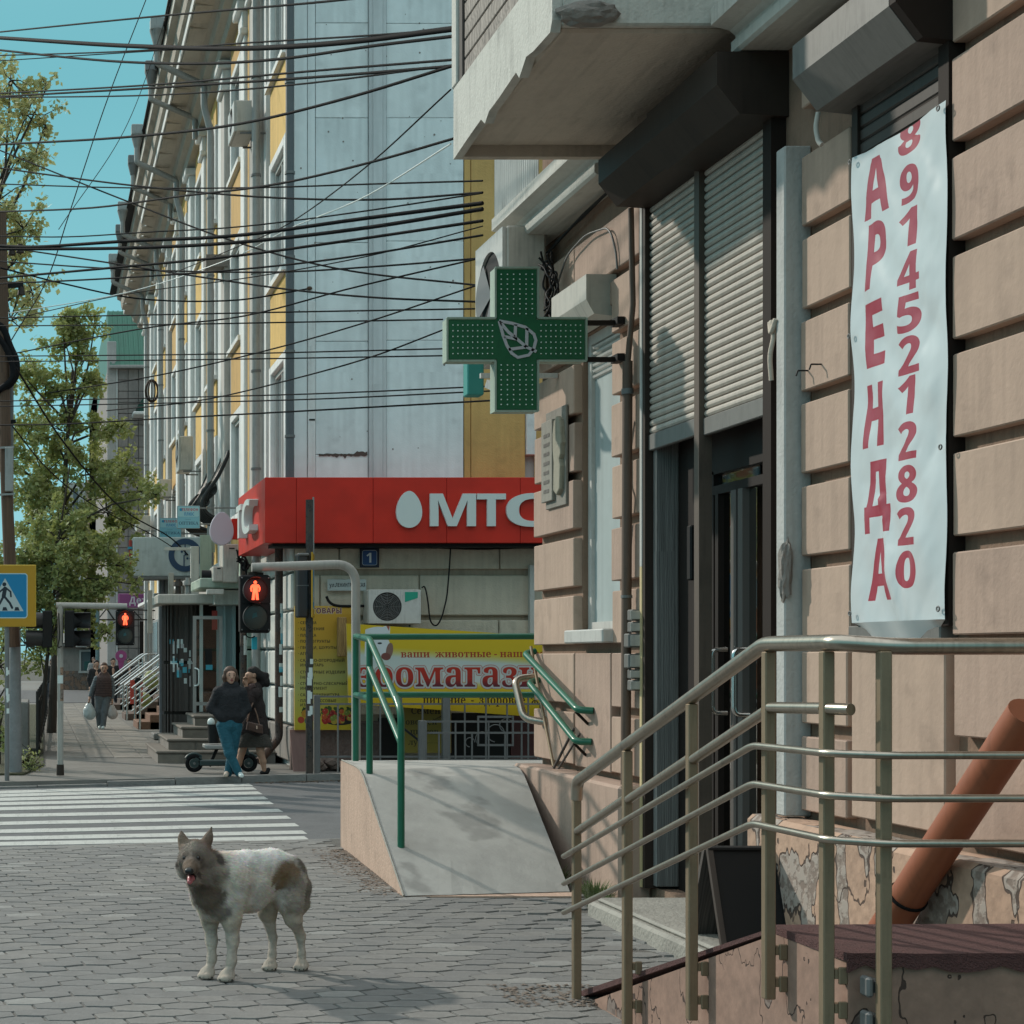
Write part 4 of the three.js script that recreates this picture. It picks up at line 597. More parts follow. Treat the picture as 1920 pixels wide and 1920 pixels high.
// ---------- black folding board on the doorstep ----------
{
  const o = thing('sandwich_board', 'black folding pavement board standing on the doorstep behind the railing', 'pavement board', [4.0, 0.13, 9.35]);
  const lean = (d0, d1, y0, y1, x0, x1, t) => across([[d0, y0], [d0 + t, y0], [d1 + t, y1], [d1, y1]], x0, x1);
  part('front_board', [lean(9.1, 9.3, 0.135, 0.66, 3.82, 4.17, 0.022)], M.black, o); part('back_board', [lean(9.56, 9.34, 0.135, 0.66, 3.8, 4.17, 0.03)], M.darkWood, o);
  part('frame', [lean(9.088, 9.288, 0.135, 0.67, 3.795, 3.825, 0.03)], M.slatDark, o); part('frame', [lean(9.088, 9.288, 0.135, 0.67, 4.165, 4.195, 0.03)], M.black, o); part('hinge', [cbox(3.8, 4.19, 0.655, 0.672, 9.28, 9.38, 0.004)], M.black, o);
}
// ---------- grass tufts at the foot of the plinth ----------
[[3.99, 12.62, 0.19, 46, 'grass tuft growing between the ramp and the pink plinth'], [4.02, 11.75, 0.17, 80, 'larger grass tuft at the front end of the plinth by the doorstep'], [3.88, 11.25, 0.14, 80, 'dark grass tuft at the far corner of the doorstep'], [4.06, 12.15, 0.1, 26, 'thin grass growing in the gap beside the ramp foot']].forEach(([x, d, h, n, label]) => {
  const pos = []; for (let i = 0; i < n * 3; i++) { const a = rr(0, TAU), q = Math.sqrt(rnd()) * 0.13, bx = x + Math.cos(a) * q * 0.6, bz = -d + Math.sin(a) * q * 1.5, l = h * rr(0.4, 1), k = rr(0.2, 0.9), w = 0.0035, tx = bx + Math.cos(a) * l * k, tz = bz + Math.sin(a) * l * k, y = l * Math.sqrt(Math.max(0.1, 1 - k * k * 0.7)), c = Math.cos(a + 1.57) * w, s = Math.sin(a + 1.57) * w, mx = lerp(bx, tx, 0.4), mz = lerp(bz, tz, 0.4), my = y * 0.65; pos.push(bx - c, 0, bz - s, bx + c, 0, bz + s, mx + c, my, mz + s, bx - c, 0, bz - s, mx + c, my, mz + s, mx - c, my, mz - s, mx - c, my, mz - s, mx + c, my, mz + s, tx, y, tz); }
  const g = new THREE.BufferGeometry(); g.setAttribute('position', new THREE.Float32BufferAttribute(pos, 3)); g.computeVertexNormals();
  single('grass_tuft', g, mat([0.085, 0.115, 0.03], { side: THREE.DoubleSide, transmission: 0.25, rough: 0.9 }), label, 'grass', null);
});

// ---------- the white and yellow building across the street ----------
const FX = 4.0, ED = 25.6;                           // its street front and the plane of its end wall
const ex = (px) => X_(px, ED), ey = (py) => Y_(py, ED);
const whiteB = thing('white_building', 'tall white building with yellow bays and a deep cornice across the street', 'building', [8, 0, 40]);
{
  part('wall', [box(4.1, 16, -0.1, 14.9, 25.68, 62)], mat([0.5, 0.51, 0.5], { map: T.plaster, size: 3, bump: 0.006 }), whiteB);
  // end wall: plaster panels with fine joints, a flat pilaster, the ochre bay
  const P = (x0, x1, y0, y1, m, z = 0) => part('plaster_panel', cbox(ex(x0), ex(x1), y0, y1, ED + z, 25.7, 0.006), m, whiteB);
  const jl = [4.3, ey(852), ey(640), ey(455), ey(221), ey(43), 14.9];
  for (let k = 0; k < 6; k++) P(592, 690, jl[k] + 0.004, jl[k + 1] - 0.004, k & 1 ? M.wallB : M.wall);
  const jr = [4.3, ey(638), ey(452), ey(221), ey(44), 14.9];
  for (let k = 0; k < 5; k++) P(724.5, 869, jr[k] + 0.003, jr[k + 1] - 0.003, k & 1 ? M.wall : M.wallB);
  P(553, 576, 4.3, 14.9, M.wall); P(577, 591, 4.3, 7.3, M.trim, -0.03); P(577, 591, 7.31, 14.9, M.wall);
  part('pilaster', [cbox(ex(691), ex(723.5), 4.3, 14.9, ED - 0.05, 25.7, 0.01), cbox(ex(698), ex(716), 4.3, 14.9, ED - 0.075, 25.6, 0.008)], mat([0.6, 0.63, 0.64], { map: T.plaster, size: 3 }), whiteB);
  P(870.5, 882, 4.3, 14.9, M.ochre, -0.012); P(883, 984, 4.3, 14.9, M.ochre, -0.02); part('trim', [cbox(ex(985), ex(1003), 4.9, 14.9, ED - 0.07, 25.7, 0.01)], M.trim, whiteB); P(1004, 1420, 4.3, 14.9, M.ochre);
  { seed = 5; const up = [], dn = []; for (let k = 0; k <= 24; k++) { const px = lerp(598, 688, k / 24); up.push([ex(px), ey(853 - (k > 17 ? rr(2, 9) : rr(0, 3.2)))]); dn.unshift([ex(px), ey(854 + rr(0, k > 6 && k < 15 ? 6 : 2))]); } part('broken_plaster', [front(outline([...up, ...dn]), ED - 0.012, 0.02)], mat([0.09, 0.065, 0.055]), whiteB);
    const st = []; for (let k = 0; k < 46; k++) { const px = rr(560, 865), py = rr(10, 880), s = rr(0.006, 0.018); st.push(new THREE.CircleGeometry(s, 6).translate(ex(px), ey(py), -(ED - 0.004))); } part('hole', st, M.greyStone, whiteB, { kind: 'stuff' });
    part('bolt', [new THREE.IcosahedronGeometry(0.045, 1).scale(1, 0.7, 0.6).translate(ex(580), ey(541), -(ED - 0.02))], M.poleWood, whiteB); part('hole', [box(ex(579), ex(590), ey(789), ey(786), ED - 0.035, ED)], M.darkGap, whiteB); }
  // lower end wall: beige rusticated blocks
  const rows = [[1025, 1067, [553, 636, 937, 1030]], [1079, 1154, [553, 600, 786, 1030]], [1163, 1247, [553, 640, 935, 1030]], [1256, 1340, [553, 790, 1030]]];
  for (const [a, b, xs] of rows) for (let k = 0; k < xs.length - 1; k++) part('block', cbox(ex(xs[k] + 1), ex(xs[k + 1] - 1), ey(b), ey(a), ED - 0.02, 25.7, 0.014), M.beige, whiteB);
  part('lower_wall', [box(ex(553), 16, -0.1, 4.3, ED + 0.04, 25.69)], mat([0.38, 0.33, 0.26], { map: T.dirty, size: 1.5 }), whiteB);
  part('plinth', [cbox(3.95, ex(660), -0.1, 0.62, ED - 0.06, 25.7, 0.03)], mat([0.2, 0.14, 0.125], { map: T.dirty, size: 0.7, bump: 0.02, bsize: 0.5, btex: T.lumps }), whiteB); part('plinth', [cbox(ex(661), ex(752), -0.1, 0.75, ED - 0.04, 25.7, 0.03)], mat([0.13, 0.1, 0.09], { map: T.dirty, size: 0.7, bump: 0.02, bsize: 0.5, btex: T.lumps }), whiteB);
  part('plinth', [cbox(ex(753), ex(1030), -0.1, 0.12, 25.0, 25.7, 0.03)], M.kerb, whiteB);
  part('basement_opening', [box(ex(846), ex(955), 0.1, 0.88, ED - 0.025, 25.69)], M.darkGap, whiteB); part('basement_door', [box(ex(957), ex(1030), 0.1, 0.85, ED - 0.025, 25.69)], mat([0.09, 0.03, 0.028]), whiteB); part('basement_opening', [box(ex(710), ex(750), 0.1, 0.8, ED - 0.05, 25.69)], M.darkGap, whiteB);
  part('window_trim', [cbox(ex(990), ex(999), ey(1188), ey(1060), ED - 0.1, 25.6, 0.006)], M.whiteP, whiteB);
  // dark pipe at the corner
  const cp = part('drainpipe', [pipe([V(X_(543.5, 25.3), 4.3, 25.3), V(X_(543.5, 25.3), 15, 25.3)], 0.066, { seg: 14 })], mat([0.12, 0.13, 0.145], { map: T.dirty, size: 0.8, rough: 0.5 }), whiteB);
  for (const y of [167, 335, 491, 666, 823]) part('clamp', [cyl(X_(543.5, 25.3), 25.3, ey(y) - 0.02, ey(y) + 0.02, 0.08)], M.galv, cp);
  // ----- street front -----
  const wallP = (d0, d1, y0, y1, m, x = FX) => part('wall_panel', [cbox(x, 4.12, y0, y1, d0, d1, 0.01)], m, whiteB);
  const pane = mat([0.2, 0.23, 0.24], { rough: 0.12 }), frame = M.whiteP;
  const sills = [4.55, 8.0, 11.45], wh = 1.95;
  const column = (d0, d1, m) => {                       // windows one above another with coloured spandrels between
    const mid = (d0 + d1) / 2;
    for (const y of sills) {
      const w = part('window', [box(FX + 0.02, FX + 0.1, y, y + wh, d0 + 0.2, d0 + 0.27), box(FX + 0.02, FX + 0.1, y, y + wh, d1 - 0.27, d1 - 0.2), box(FX + 0.02, FX + 0.1, y + wh - 0.07, y + wh, d0 + 0.27, d1 - 0.27), box(FX + 0.02, FX + 0.1, y, y + 0.07, d0 + 0.27, d1 - 0.27), box(FX + 0.03, FX + 0.1, y, y + wh, mid - 0.03, mid + 0.03)], frame, whiteB);
      part('pane', [box(FX + 0.07, FX + 0.09, y + 0.07, y + wh - 0.07, d0 + 0.27, d1 - 0.27)], pane, w);
      part('surround', [cbox(FX - 0.055, FX + 0.1, y, y + wh + 0.16, d0, d0 + 0.19, 0.012), cbox(FX - 0.055, FX + 0.1, y, y + wh + 0.16, d1 - 0.19, d1, 0.012), cbox(FX - 0.055, FX + 0.1, y + wh + 0.01, y + wh + 0.16, d0 + 0.19, d1 - 0.19, 0.012)], M.trim, w);
      part('sill', [across([[d0 - 0.08, y - 0.1], [d1 + 0.08, y - 0.1], [d1 + 0.08, y - 0.005], [d0 - 0.08, y - 0.005]], FX - 0.12, FX + 0.08)], M.trim, w);
    }
    for (const [a, b] of [[3.75, 4.44], [6.67, 7.89], [10.12, 11.34], [13.57, 14.3]]) wallP(d0 + 0.02, d1 - 0.02, a, b, m, FX - 0.035);
  };
  const pilaster = (d0, d1, pr = 0.1, m = M.trim) => { const g = [cbox(FX - pr, 4.12, 3.7, 13.5, d0, d1, 0.02)]; part('pilaster', g, m, whiteB); part('capital', [cbox(FX - pr - 0.08, 4.12, 13.5, 13.62, d0 - 0.06, d1 + 0.06, 0.02), cbox(FX - pr - 0.04, 4.12, 13.62, 13.95, d0 - 0.02, d1 + 0.02, 0.02), cbox(FX - pr - 0.14, 4.12, 13.95, 14.12, d0 - 0.1, d1 + 0.1, 0.02)], M.trim, whiteB); };
  const greyWall = mat([0.58, 0.56, 0.54], { map: T.dirty, size: 2, bump: 0.005 });
  column(26.1, 27.95, M.yellow); wallP(25.62, 26.08, 3.75, 14.3, M.trim); 
  const starts = [28.5, 36, 43.2, 50.5, 57];
  starts.forEach((s, k) => {
    const L = (starts[k + 1] ?? 62) - s;
    if (k) { column(s + 0.35, s + 2.05, M.yellow); } else { wallP(s + 0.2, s + 0.5, 3.75, 14.3, M.trim); pilaster(s + 0.55, s + 1.2, 0.16, greyWall); wallP(s + 1.25, s + 2.1, 3.75, 14.3, M.trim); }
    wallP(s + 2.15, s + 2.4, 3.75, 14.3, M.ochre, FX - 0.04); pilaster(s + 2.45, s + 3.0); wallP(s + 3.02, s + 3.25, 3.75, 14.3, M.yellow, FX - 0.05);
    if (L > 5) { column(s + 3.35, s + 5.1, k & 1 ? M.yellow : M.ochre); wallP(s + 5.12, s + 5.5, 3.75, 14.3, greyWall); pilaster(s + 5.55, s + 6.2, 0.12, k & 1 ? M.trim : greyWall); if (L > 6.5) wallP(s + 6.25, s + L - 0.15, 3.75, 14.3, M.trim, FX - 0.06); }
    // rain pipe from the cornice
    const dp = part('drainpipe', [pipe([V(2.62, 15.2, s - 0.1), V(2.62, 14.75, s - 0.1), V(3.66, 14.3, s), V(3.66, 13.85, s), V(3.8, 13.3, s), V(3.8, 0.3, s)], 0.075, { r: 0.06, seg: 12, per: 3 })], M.pipeGrey, whiteB);
    part('hopper', [new THREE.CylinderGeometry(0.17, 0.08, 0.34, 10).translate(2.62, 15.3, -(s - 0.1)), cbox(2.47, 2.77, 15.44, 15.72, s - 0.25, s + 0.05, 0.02)], M.pipeGrey, dp);
    if (k && k < 4) { const d2 = part('drainpipe', [pipe([V(2.66, 15.2, s + 2.4), V(2.66, 14.8, s + 2.4), V(3.7, 14.4, s + 2.5), V(3.7, 13.9, s + 2.5)], 0.065, { r: 0.06, seg: 10, per: 3 })], M.pipeGrey, whiteB); part('hopper', [new THREE.CylinderGeometry(0.15, 0.08, 0.3, 10).translate(2.66, 15.3, -(s + 2.4)), cbox(2.52, 2.8, 15.44, 15.68, s + 2.26, s + 2.54, 0.02)], M.galv, d2); }
    for (let y = 5; y < 13; y += 1.7) part('clamp', [cyl(3.8, s, y, y + 0.04, 0.09)], M.galv, dp);
  });
  // deep cornice
  const cor = (o) => [[4.12, 14.15], [3.8, 14.2], [3.76, 14.35], [3.62, 14.42], [3.58, 14.6], [3.5, 14.66], [3.12 + o, 14.72], [3.1 + o, 14.9], [3.02 + o, 14.94], [2.98 + o, 15.2], [2.86 + o, 15.26], [2.82 + o, 15.5], [4.12, 15.6]];
  part('cornice', [along(cor(0), 25.3, 49)], M.soffitFar, whiteB); part('cornice', [along(cor(0.16), 49.0, 62)], M.soffitFar, whiteB);
  part('fascia_strip', [box(3.095, 3.125, 14.7, 14.93, 25.3, 49)], M.trim, whiteB); part('fascia_strip', [box(2.835, 2.86, 15.27, 15.46, 25.3, 49)], M.whitePaint, whiteB); part('fascia_strip', [box(3.255, 3.285, 14.7, 14.93, 49, 62)], M.trim, whiteB);
  part('roof_edge', [box(2.74, 4.2, 15.51, 15.56, 25.2, 62.2), box(4.0, 16, 14.9, 15.6, 25.5, 62)], M.black, whiteB);
  for (let d = 26.5; d < 61; d += 1.2) part('soffit_coffer', [box(3.14, 3.56, 14.66, 14.715, d, d + 0.9)], M.soffitFar, whiteB);
  // shop level of the street front: white rusticated blocks
  const sw = mat([0.66, 0.69, 0.67], { map: T.dirty, size: 1.1, bump: 0.006 });
  for (let r = 0; r < 6; r++) for (let d = 25.66; d < 29.2; d += 1.18) part('block', cbox(FX - 0.03, 4.12, 0.1 + r * 0.6, 0.66 + r * 0.6, d, d + 1.14, 0.025), r === 0 ? M.greyStone : sw, whiteB);
  for (let r = 0; r < 6; r++) part('block', cbox(3.72, 4.1, 0.1 + r * 0.6, 0.67 + r * 0.6, 29.4, 30.3, 0.05), M.paleGreen, whiteB);
  part('lower_wall', [box(4.02, 4.12, -0.1, 3.75, 30.3, 62)], greyWall, whiteB);
  for (let k = 0; k < 5; k++) { const d = 41.5 + k * 4, w = part('shop_window', [cbox(3.93, 4.06, 0.9, 3.0, d, d + 2.6, 0.02)], M.pipeGrey, whiteB); part('pane', [box(3.915, 3.925, 1.0, 2.9, d + 0.1, d + 2.5)], pane, w); }
  part('ledge', [cbox(3.8, 4.12, 3.62, 3.74, 28.4, 62, 0.02)], M.trim, whiteB);
  // posters on a dirty pipe by the corner
  const op = part('drainpipe', [pipe([V(3.86, 3.6, 26.2), V(3.86, 0.45, 26.2), V(3.5, 0.1, 25.9)], 0.065, { r: 0.1, seg: 12 })], mat([0.14, 0.12, 0.12], { map: peel, size: 0.6, rough: 0.8 }), whiteB);
  seed = 31; for (let k = 0; k < 13; k++) { const y = rr(0.9, 2.6), a = rr(-0.4, 0.4); part('poster_scrap', [new THREE.CylinderGeometry(0.0675, 0.0675, rr(0.08, 0.2), 6, 1, true, a, rr(0.8, 1.8)).translate(3.86, y, -26.2)], k % 5 === 0 ? mat([0.1, 0.4, 0.5]) : M.letter, op); }
  const op2 = part('drainpipe', [pipe([V(3.62, 3.4, 28.8), V(3.62, 0.3, 28.8)], 0.06, { seg: 12 })], mat([0.17, 0.16, 0.165], { map: peel, size: 0.6, rough: 0.8 }), whiteB);
  for (let k = 0; k < 6; k++) part('poster_scrap', [new THREE.CylinderGeometry(0.0625, 0.0625, rr(0.08, 0.2), 6, 1, true, rr(-0.4, 0.4), rr(0.8, 1.8)).translate(3.62, rr(1.0, 2.1), -28.8)], M.letter, op2);
  // bulging iron balconets
  for (const [d0, d1] of [[33.9, 35.4], [36.6, 38.3]]) {
    const pr = (d, o = 1) => [[3.96, 6.0], [3.93, 5.9], [3.72, 5.45], [3.46, 5.1], [3.4, 4.9], [3.5, 4.7], [3.75, 4.58], [3.98, 4.56]].map(([x, y]) => V(3.98 - (3.98 - x) * o, y, d));
    const b = part('balconet', [bar(V(3.98, 4.55, d0), V(3.98, 4.55, d1), 0.05), bar(V(3.96, 6.0, d0), V(3.96, 6.0, d1), 0.05)], M.ironBlack, whiteB);
    for (let k = 0; k <= 7; k++) part('bar', [pipe(pr(lerp(d0, d1, k / 7)), k === 0 ? 0.045 : 0.026, { r: 0.2, seg: 6, per: 3 })], M.ironBlack, b);
    for (let k = 0; k < 7; k++) part('scroll', [new THREE.TorusGeometry(0.14, 0.016, 5, 14).rotateY(0.7).translate(3.62, 5.25, -lerp(d0, d1, (k + 0.5) / 7)), new THREE.TorusGeometry(0.09, 0.014, 5, 12).rotateY(0.7).translate(3.5, 4.98, -lerp(d0, d1, (k + 0.5) / 7))], M.ironBlack, b);
  }
}
airConditioner('small air conditioner high on the street front beside the light grey rain pipe', 3.45, 3.8, 10.95, 11.5, 28.7, 29.6, true);
airConditioner('boxy air conditioner on a bracket above the iron balconets', 3.3, 3.62, 6.1, 6.9, 38.2, 39.0, true);
airConditioner('tilted vent hood like air conditioner halfway along the street front', 3.5, 3.85, 6.35, 6.85, 47.0, 48.0, true);
airConditioner('farthest air conditioner on the white street front, above a small ledge', 3.35, 3.8, 6.0, 6.5, 55.0, 56.2, true);
{ // satellite like round mesh on the facade and hoods
  single('vent_hood', [across([[34.0, 9.85], [34.6, 9.85], [34.6, 10.1], [34.0, 10.1]], 3.5, 3.95)], M.greyStone, 'small grey vent hood on the yellow bay above the two iron balconets', 'vent hood');
  single('wire_basket', [0, 1, 2, 3, 4, 5].map((k) => new THREE.TorusGeometry(0.22, 0.02, 5, 14).scale(1, 1.6, 1).rotateY(k * 0.5).translate(3.7, 10.35, -53)), M.brownMetal, 'rusty wire basket hanging high at the far end of the street front', 'basket');
}
// ---------- the red phone shop sign ----------
function letters(s, x0, x1, y0, y1, d, depth) { const g = new TextGeometry(s, { font, size: 1, depth, curveSegments: 8, bevelEnabled: false }); g.computeBoundingBox(); const b = g.boundingBox; return g.translate(-b.min.x, -b.min.y, 0).scale((x1 - x0) / (b.max.x - b.min.x), (y1 - y0) / (b.max.y - b.min.y), 1).translate(x0, y0, -d); }
function eggShape(cx, cy, w, h) { const s = new THREE.Shape(), n = 40; for (let k = 0; k < n; k++) { const a = k / n * TAU, y = -Math.cos(a), x = Math.sin(a) * (1 - 0.16 * y) * (y > 0 ? 1 - 0.06 * y * y : 1); s[k ? 'lineTo' : 'moveTo'](cx + x * w / 2, cy + y * h / 2 ); } return s; }
{
  const D = 25.0, o = thing('shop_sign', 'long red shop sign box with a white egg and pale letters wrapping the building corner', 'sign', [5.5, 3.49, 25.3]), X = (p) => X_(p, D), Y = (p) => Y_(p, D);
  part('box', [cbox(3.47, X(556) - 0.004, 3.49, 4.49, D, 25.56, 0.006), cbox(X(556), X(700) - 0.004, 3.49, 4.49, D, 25.56, 0.006), cbox(X(700), X(838) - 0.004, 3.49, 4.49, D, 25.56, 0.006), cbox(X(838), X(976) - 0.004, 3.49, 4.49, D, 25.56, 0.006), cbox(X(976), 8.6, 3.49, 4.49, D, 25.56, 0.006)], M.red, o);
  part('side_box', [cbox(3.47, 3.965, 3.49, 4.49, 25.565, 28.3, 0.006)], M.red, o);
  part('underside', [box(3.6, 8.5, 3.44, 3.488, 25.1, 25.57)], M.black, o);
  part('egg', [front(eggShape((X(742) + X(790)) / 2, (Y(921) + Y(990)) / 2, X(790) - X(742), Y(921) - Y(990)), D - 0.05, 0.05, 0)], M.letter, o);
  part('letter', [letters('M', X(805), X(891), Y(987), Y(926), D - 0.0, 0.05)], M.letter, o); part('letter', [letters('T', X(893), X(947), Y(987), Y(926), D, 0.05)], M.letter, o); part('letter', [letters('C', X(948), X(1030), Y(988), Y(925), D, 0.05)], M.letter, o);
  // on the street side, letters stand on the box facing left
  const side = (s, d0, d1) => letters(s, 0, d1 - d0, 3.72, 4.26, 0, 0.1).rotateY(-Math.PI / 2).translate(3.47, 0, -d1);
  part('letter', [letters('C', 0, 1.0, 3.72, 4.26, 0, 0.14).rotateY(-Math.PI / 2).translate(3.47, 0, -26.75 + 0.0)], M.letter, o);
  part('letter', [letters('T', 0, 0.62, 3.72, 4.26, 0, 0.14).rotateY(-Math.PI / 2).translate(3.47, 0, -27.5)], M.letter, o);
  const e = thing('egg_sign', 'lilac egg shaped projecting sign on a red bracket box', 'sign', [3.25, 3.55, 28.8]), D2 = 28.7;
  part('plate', [front(eggShape(X_(416, D2), Y_(991, D2), 0.395, 0.57), D2, 0.09, 0.008)], M.lilac, e); part('bracket_box', [cbox(X_(435, D2), X_(450, D2), Y_(1011, D2), Y_(972, D2), D2 + 0.02, D2 + 0.14, 0.006), bar(V(X_(450, D2), Y_(980, D2), D2 + 0.08), V(3.96, Y_(980, D2), D2 + 0.08), 0.04)], M.red, e);
}
// ---------- signs and fittings on the lower end wall ----------
{
  const D = 25.5, X = (p) => X_(p, D), Y = (p) => Y_(p, D);
  const plate = (name, label, x0, x1, y0, y1, d, t, body, art, w, h, draw) => { const o = thing(name, label, 'sign', [(x0 + x1) / 2, y0, d]); part('plate', [cbox(x0, x1, y0, y1, d, d + t, 0.006)], body, o); const m = mat([0.82, 0.82, 0.82], { rough: 0.5 }); m.map = canvasTex(w, h, draw); part('print', [rect(x0 + 0.006, x1 - 0.006, y0 + 0.006, y1 - 0.006, d - 0.002)], m, o, { uv: true }); return o; };
  plate('house_number', 'dark blue house number plate with a white 1 under the red sign', X(675), X(711), Y(1064), Y(1028), D, 0.03, M.black, null, 256, 256, (g) => { g.fillStyle = '#0d1f38'; g.fillRect(0, 0, 256, 256); g.strokeStyle = '#dfe6ea'; g.lineWidth = 9; g.beginPath(); g.roundRect(30, 26, 196, 200, 26); g.stroke(); g.fillStyle = '#1f4f86'; g.fill(); g.fillStyle = '#e6ebee'; g.font = 'bold 190px sans-serif'; g.textAlign = 'center'; g.fillText('1', 128, 194); });
  plate('street_sign', 'white enamel street name plate above the air conditioner', X(614), X(687), Y(1108), Y(1086), D, 0.02, M.whiteP, null, 512, 160, (g) => { g.fillStyle = '#c3ccca'; g.fillRect(0, 0, 512, 160); g.fillStyle = '#2a2e33'; g.font = 'bold 84px sans-serif'; g.save(); g.translate(20, 108); g.scale(0.72, 1); g.fillText('ул.', 0, 0); g.fillText('ЛЕНИНГРАДСКАЯ', 110, 0, 560); g.restore(); });
  const ac = airConditioner('white air conditioner with a round black fan and green label on the beige end wall', X_(690, 25.1), X_(790, 25.1), Y_(1170, 25.1), Y_(1105, 25.1), 25.1, 25.5, false);
  part('label', [front(outline([[X_(759, 25.1), Y_(1110, 25.1)], [X_(783, 25.1), Y_(1110, 25.1)], [X_(783, 25.1), Y_(1121, 25.1)], [X_(759, 25.1), Y_(1129, 25.1)]]), 25.086, 0.003)], mat([0.02, 0.3, 0.2]), ac);
  single('cable', [pipe([at(845, 1022, 25.45), at(843, 1060, 25.45), at(838, 1120, 25.4), at(828, 1160, 25.4), at(818, 1176, 25.4), at(806, 1166, 25.4), at(803, 1130, 25.4), at(797, 1098, 25.42), at(791, 1102, 25.4)], 0.012, { r: 0.12, seg: 6 })], M.black, 'black cable hanging in a loop to the right of the white air conditioner', 'cable');
  single('conduit', [pipe([at(612, 1118, 25.4), at(617, 1130, 25.4), at(632, 1137, 25.4), at(690, 1136, 25.4)], 0.022, { r: 0.15, seg: 8 })], M.black, 'thick black insulated pipe running left from the air conditioner', 'pipe');
  single('cable', [pipe([at(632, 1028, 25.48), at(700, 1024, 25.47), at(800, 1026, 25.46), at(900, 1030, 25.46), at(1000, 1026, 25.46)], 0.014, { r: 0.3, seg: 6 })], M.black, 'thin cable strung along the wall just below the red sign', 'cable');
  // yellow goods board
  plate('goods_board', 'tall yellow green board listing garden and hardware goods with a vegetable photo', X_(552, 25.4), X_(660, 25.4), Y_(1369, 25.4), Y_(1136, 25.4), 25.4, 0.04, M.yellow, null, 640, 1380, (g, w, h) => {
    const q = g.createLinearGradient(0, 0, w * 0.4, h); q.addColorStop(0, '#d8a530'); q.addColorStop(0.3, '#d0a636'); q.addColorStop(0.62, '#bdbb70'); q.addColorStop(0.85, '#c9b944'); q.addColorStop(1, '#cbb022'); g.fillStyle = q; g.fillRect(0, 0, w, h);
    g.fillStyle = '#d9b54a'; g.globalAlpha = 0.4; g.fillRect(0, 0, w, 90); g.globalAlpha = 1;
    g.font = 'bold 84px sans-serif'; g.strokeStyle = '#d9c9b0'; g.lineWidth = 10; g.fillStyle = '#6d2a3c'; g.strokeText('ХОЗТОВАРЫ', 24, 80, 600); g.fillText('ХОЗТОВАРЫ', 24, 80, 600);
    g.fillStyle = '#3d3722'; g.font = 'bold 46px sans-serif'; const L = [['· СЕМЕНА', 212], ['· УДОБРЕНИЯ', 286], ['· ПЛЁНКА', 362], ['· ПОЧВОГРУНТЫ', 434], ['· ГВОЗДИ, ШУРУПЫ', 508], ['· АГРО', 580], ['· САДОВО-ОГОРОДНЫЙ', 660], ['  ИНВЕНТАРЬ', 716], ['· СТОЛЯРНЫЕ ИЗДЕЛИЯ', 800], ['  (щепа)', 856], ['· СТОЛЯРНО-СЛЕСАРНЫЙ', 936], ['  ИНСТРУМЕНТ', 992], ['· САНТЕХФУРНИТУРА', 1070], ['· ПЛАСТМАССОВЫЕ', 1140], ['  ИЗДЕЛИЯ', 1190]];
    for (const [s, y] of L) g.fillText(s, 34, y * 0.94, 580);
    seed = 44; for (let k = 0; k < 60; k++) { g.fillStyle = ['#2e4a1c', '#24401c', '#3c5a22'][k % 3]; const x = rr(90, 620), y = rr(1130, 1230); g.beginPath(); g.ellipse(x, y, rr(14, 40), rr(8, 22), rr(0, 3), 0, TAU); g.fill(); }
    g.fillStyle = '#1c1a12'; g.beginPath(); g.ellipse(500, 1290, 150, 40, 0, 0, TAU); g.fill();
    for (let k = 0; k < 46; k++) { const x = rr(330, 630), y = rr(1170, 1290), r = rr(16, 34); g.fillStyle = ['#a8281a', '#b8382a', '#c2562a', '#7f8f3a', '#8a1f1a', '#b9a33c'][k % 6]; g.beginPath(); g.arc(x, y, r, 0, TAU); g.fill(); g.fillStyle = 'rgba(255,230,210,.35)'; g.beginPath(); g.arc(x - r * 0.3, y - r * 0.3, r * 0.25, 0, TAU); g.fill(); }
    for (const [x, y, r, c] of [[120, 1200, 44, '#c08a2a'], [70, 1270, 38, '#b8442a'], [150, 1280, 42, '#5e7a52'], [220, 1250, 34, '#a33a22']]) { g.fillStyle = c; g.beginPath(); g.arc(x, y, r, 0, TAU); g.fill(); }
  });
  single('plank', [cbox(X_(635, 25.2), X_(650, 25.2), Y_(1231, 25.2), Y_(1157, 25.2), 25.2, 25.36, 0.01)], mat([0.55, 0.34, 0.13], { map: T.wood, size: 0.6 }), 'narrow orange upright sign edge between the goods board and the pet shop banner', 'sign');
  // pet shop banner: a slanting sheet
  const D3 = 24.95, q = [[649.5, 1169], [1100, 1198], [1100, 1351], [653.5, 1319]].map(([x, y]) => [X_(x, D3), Y_(y, D3)]), o = thing('pet_shop_sign', 'yellow slanting pet shop banner with big red letters and a white cat', 'sign', [6, q[3][1], D3]);
  part('panel', [front(outline(q), D3, 0.05)], M.yellow, o);
  const pg = new THREE.BufferGeometry(); pg.setAttribute('position', new THREE.Float32BufferAttribute([q[3], q[2], q[1], q[3], q[1], q[0]].flatMap(([x, y]) => [x, y, -D3 + 0.003]), 3)); pg.setAttribute('uv', new THREE.Float32BufferAttribute([0, 0, 1, 0, 1, 1, 0, 0, 1, 1, 0, 1], 2)); pg.computeVertexNormals();
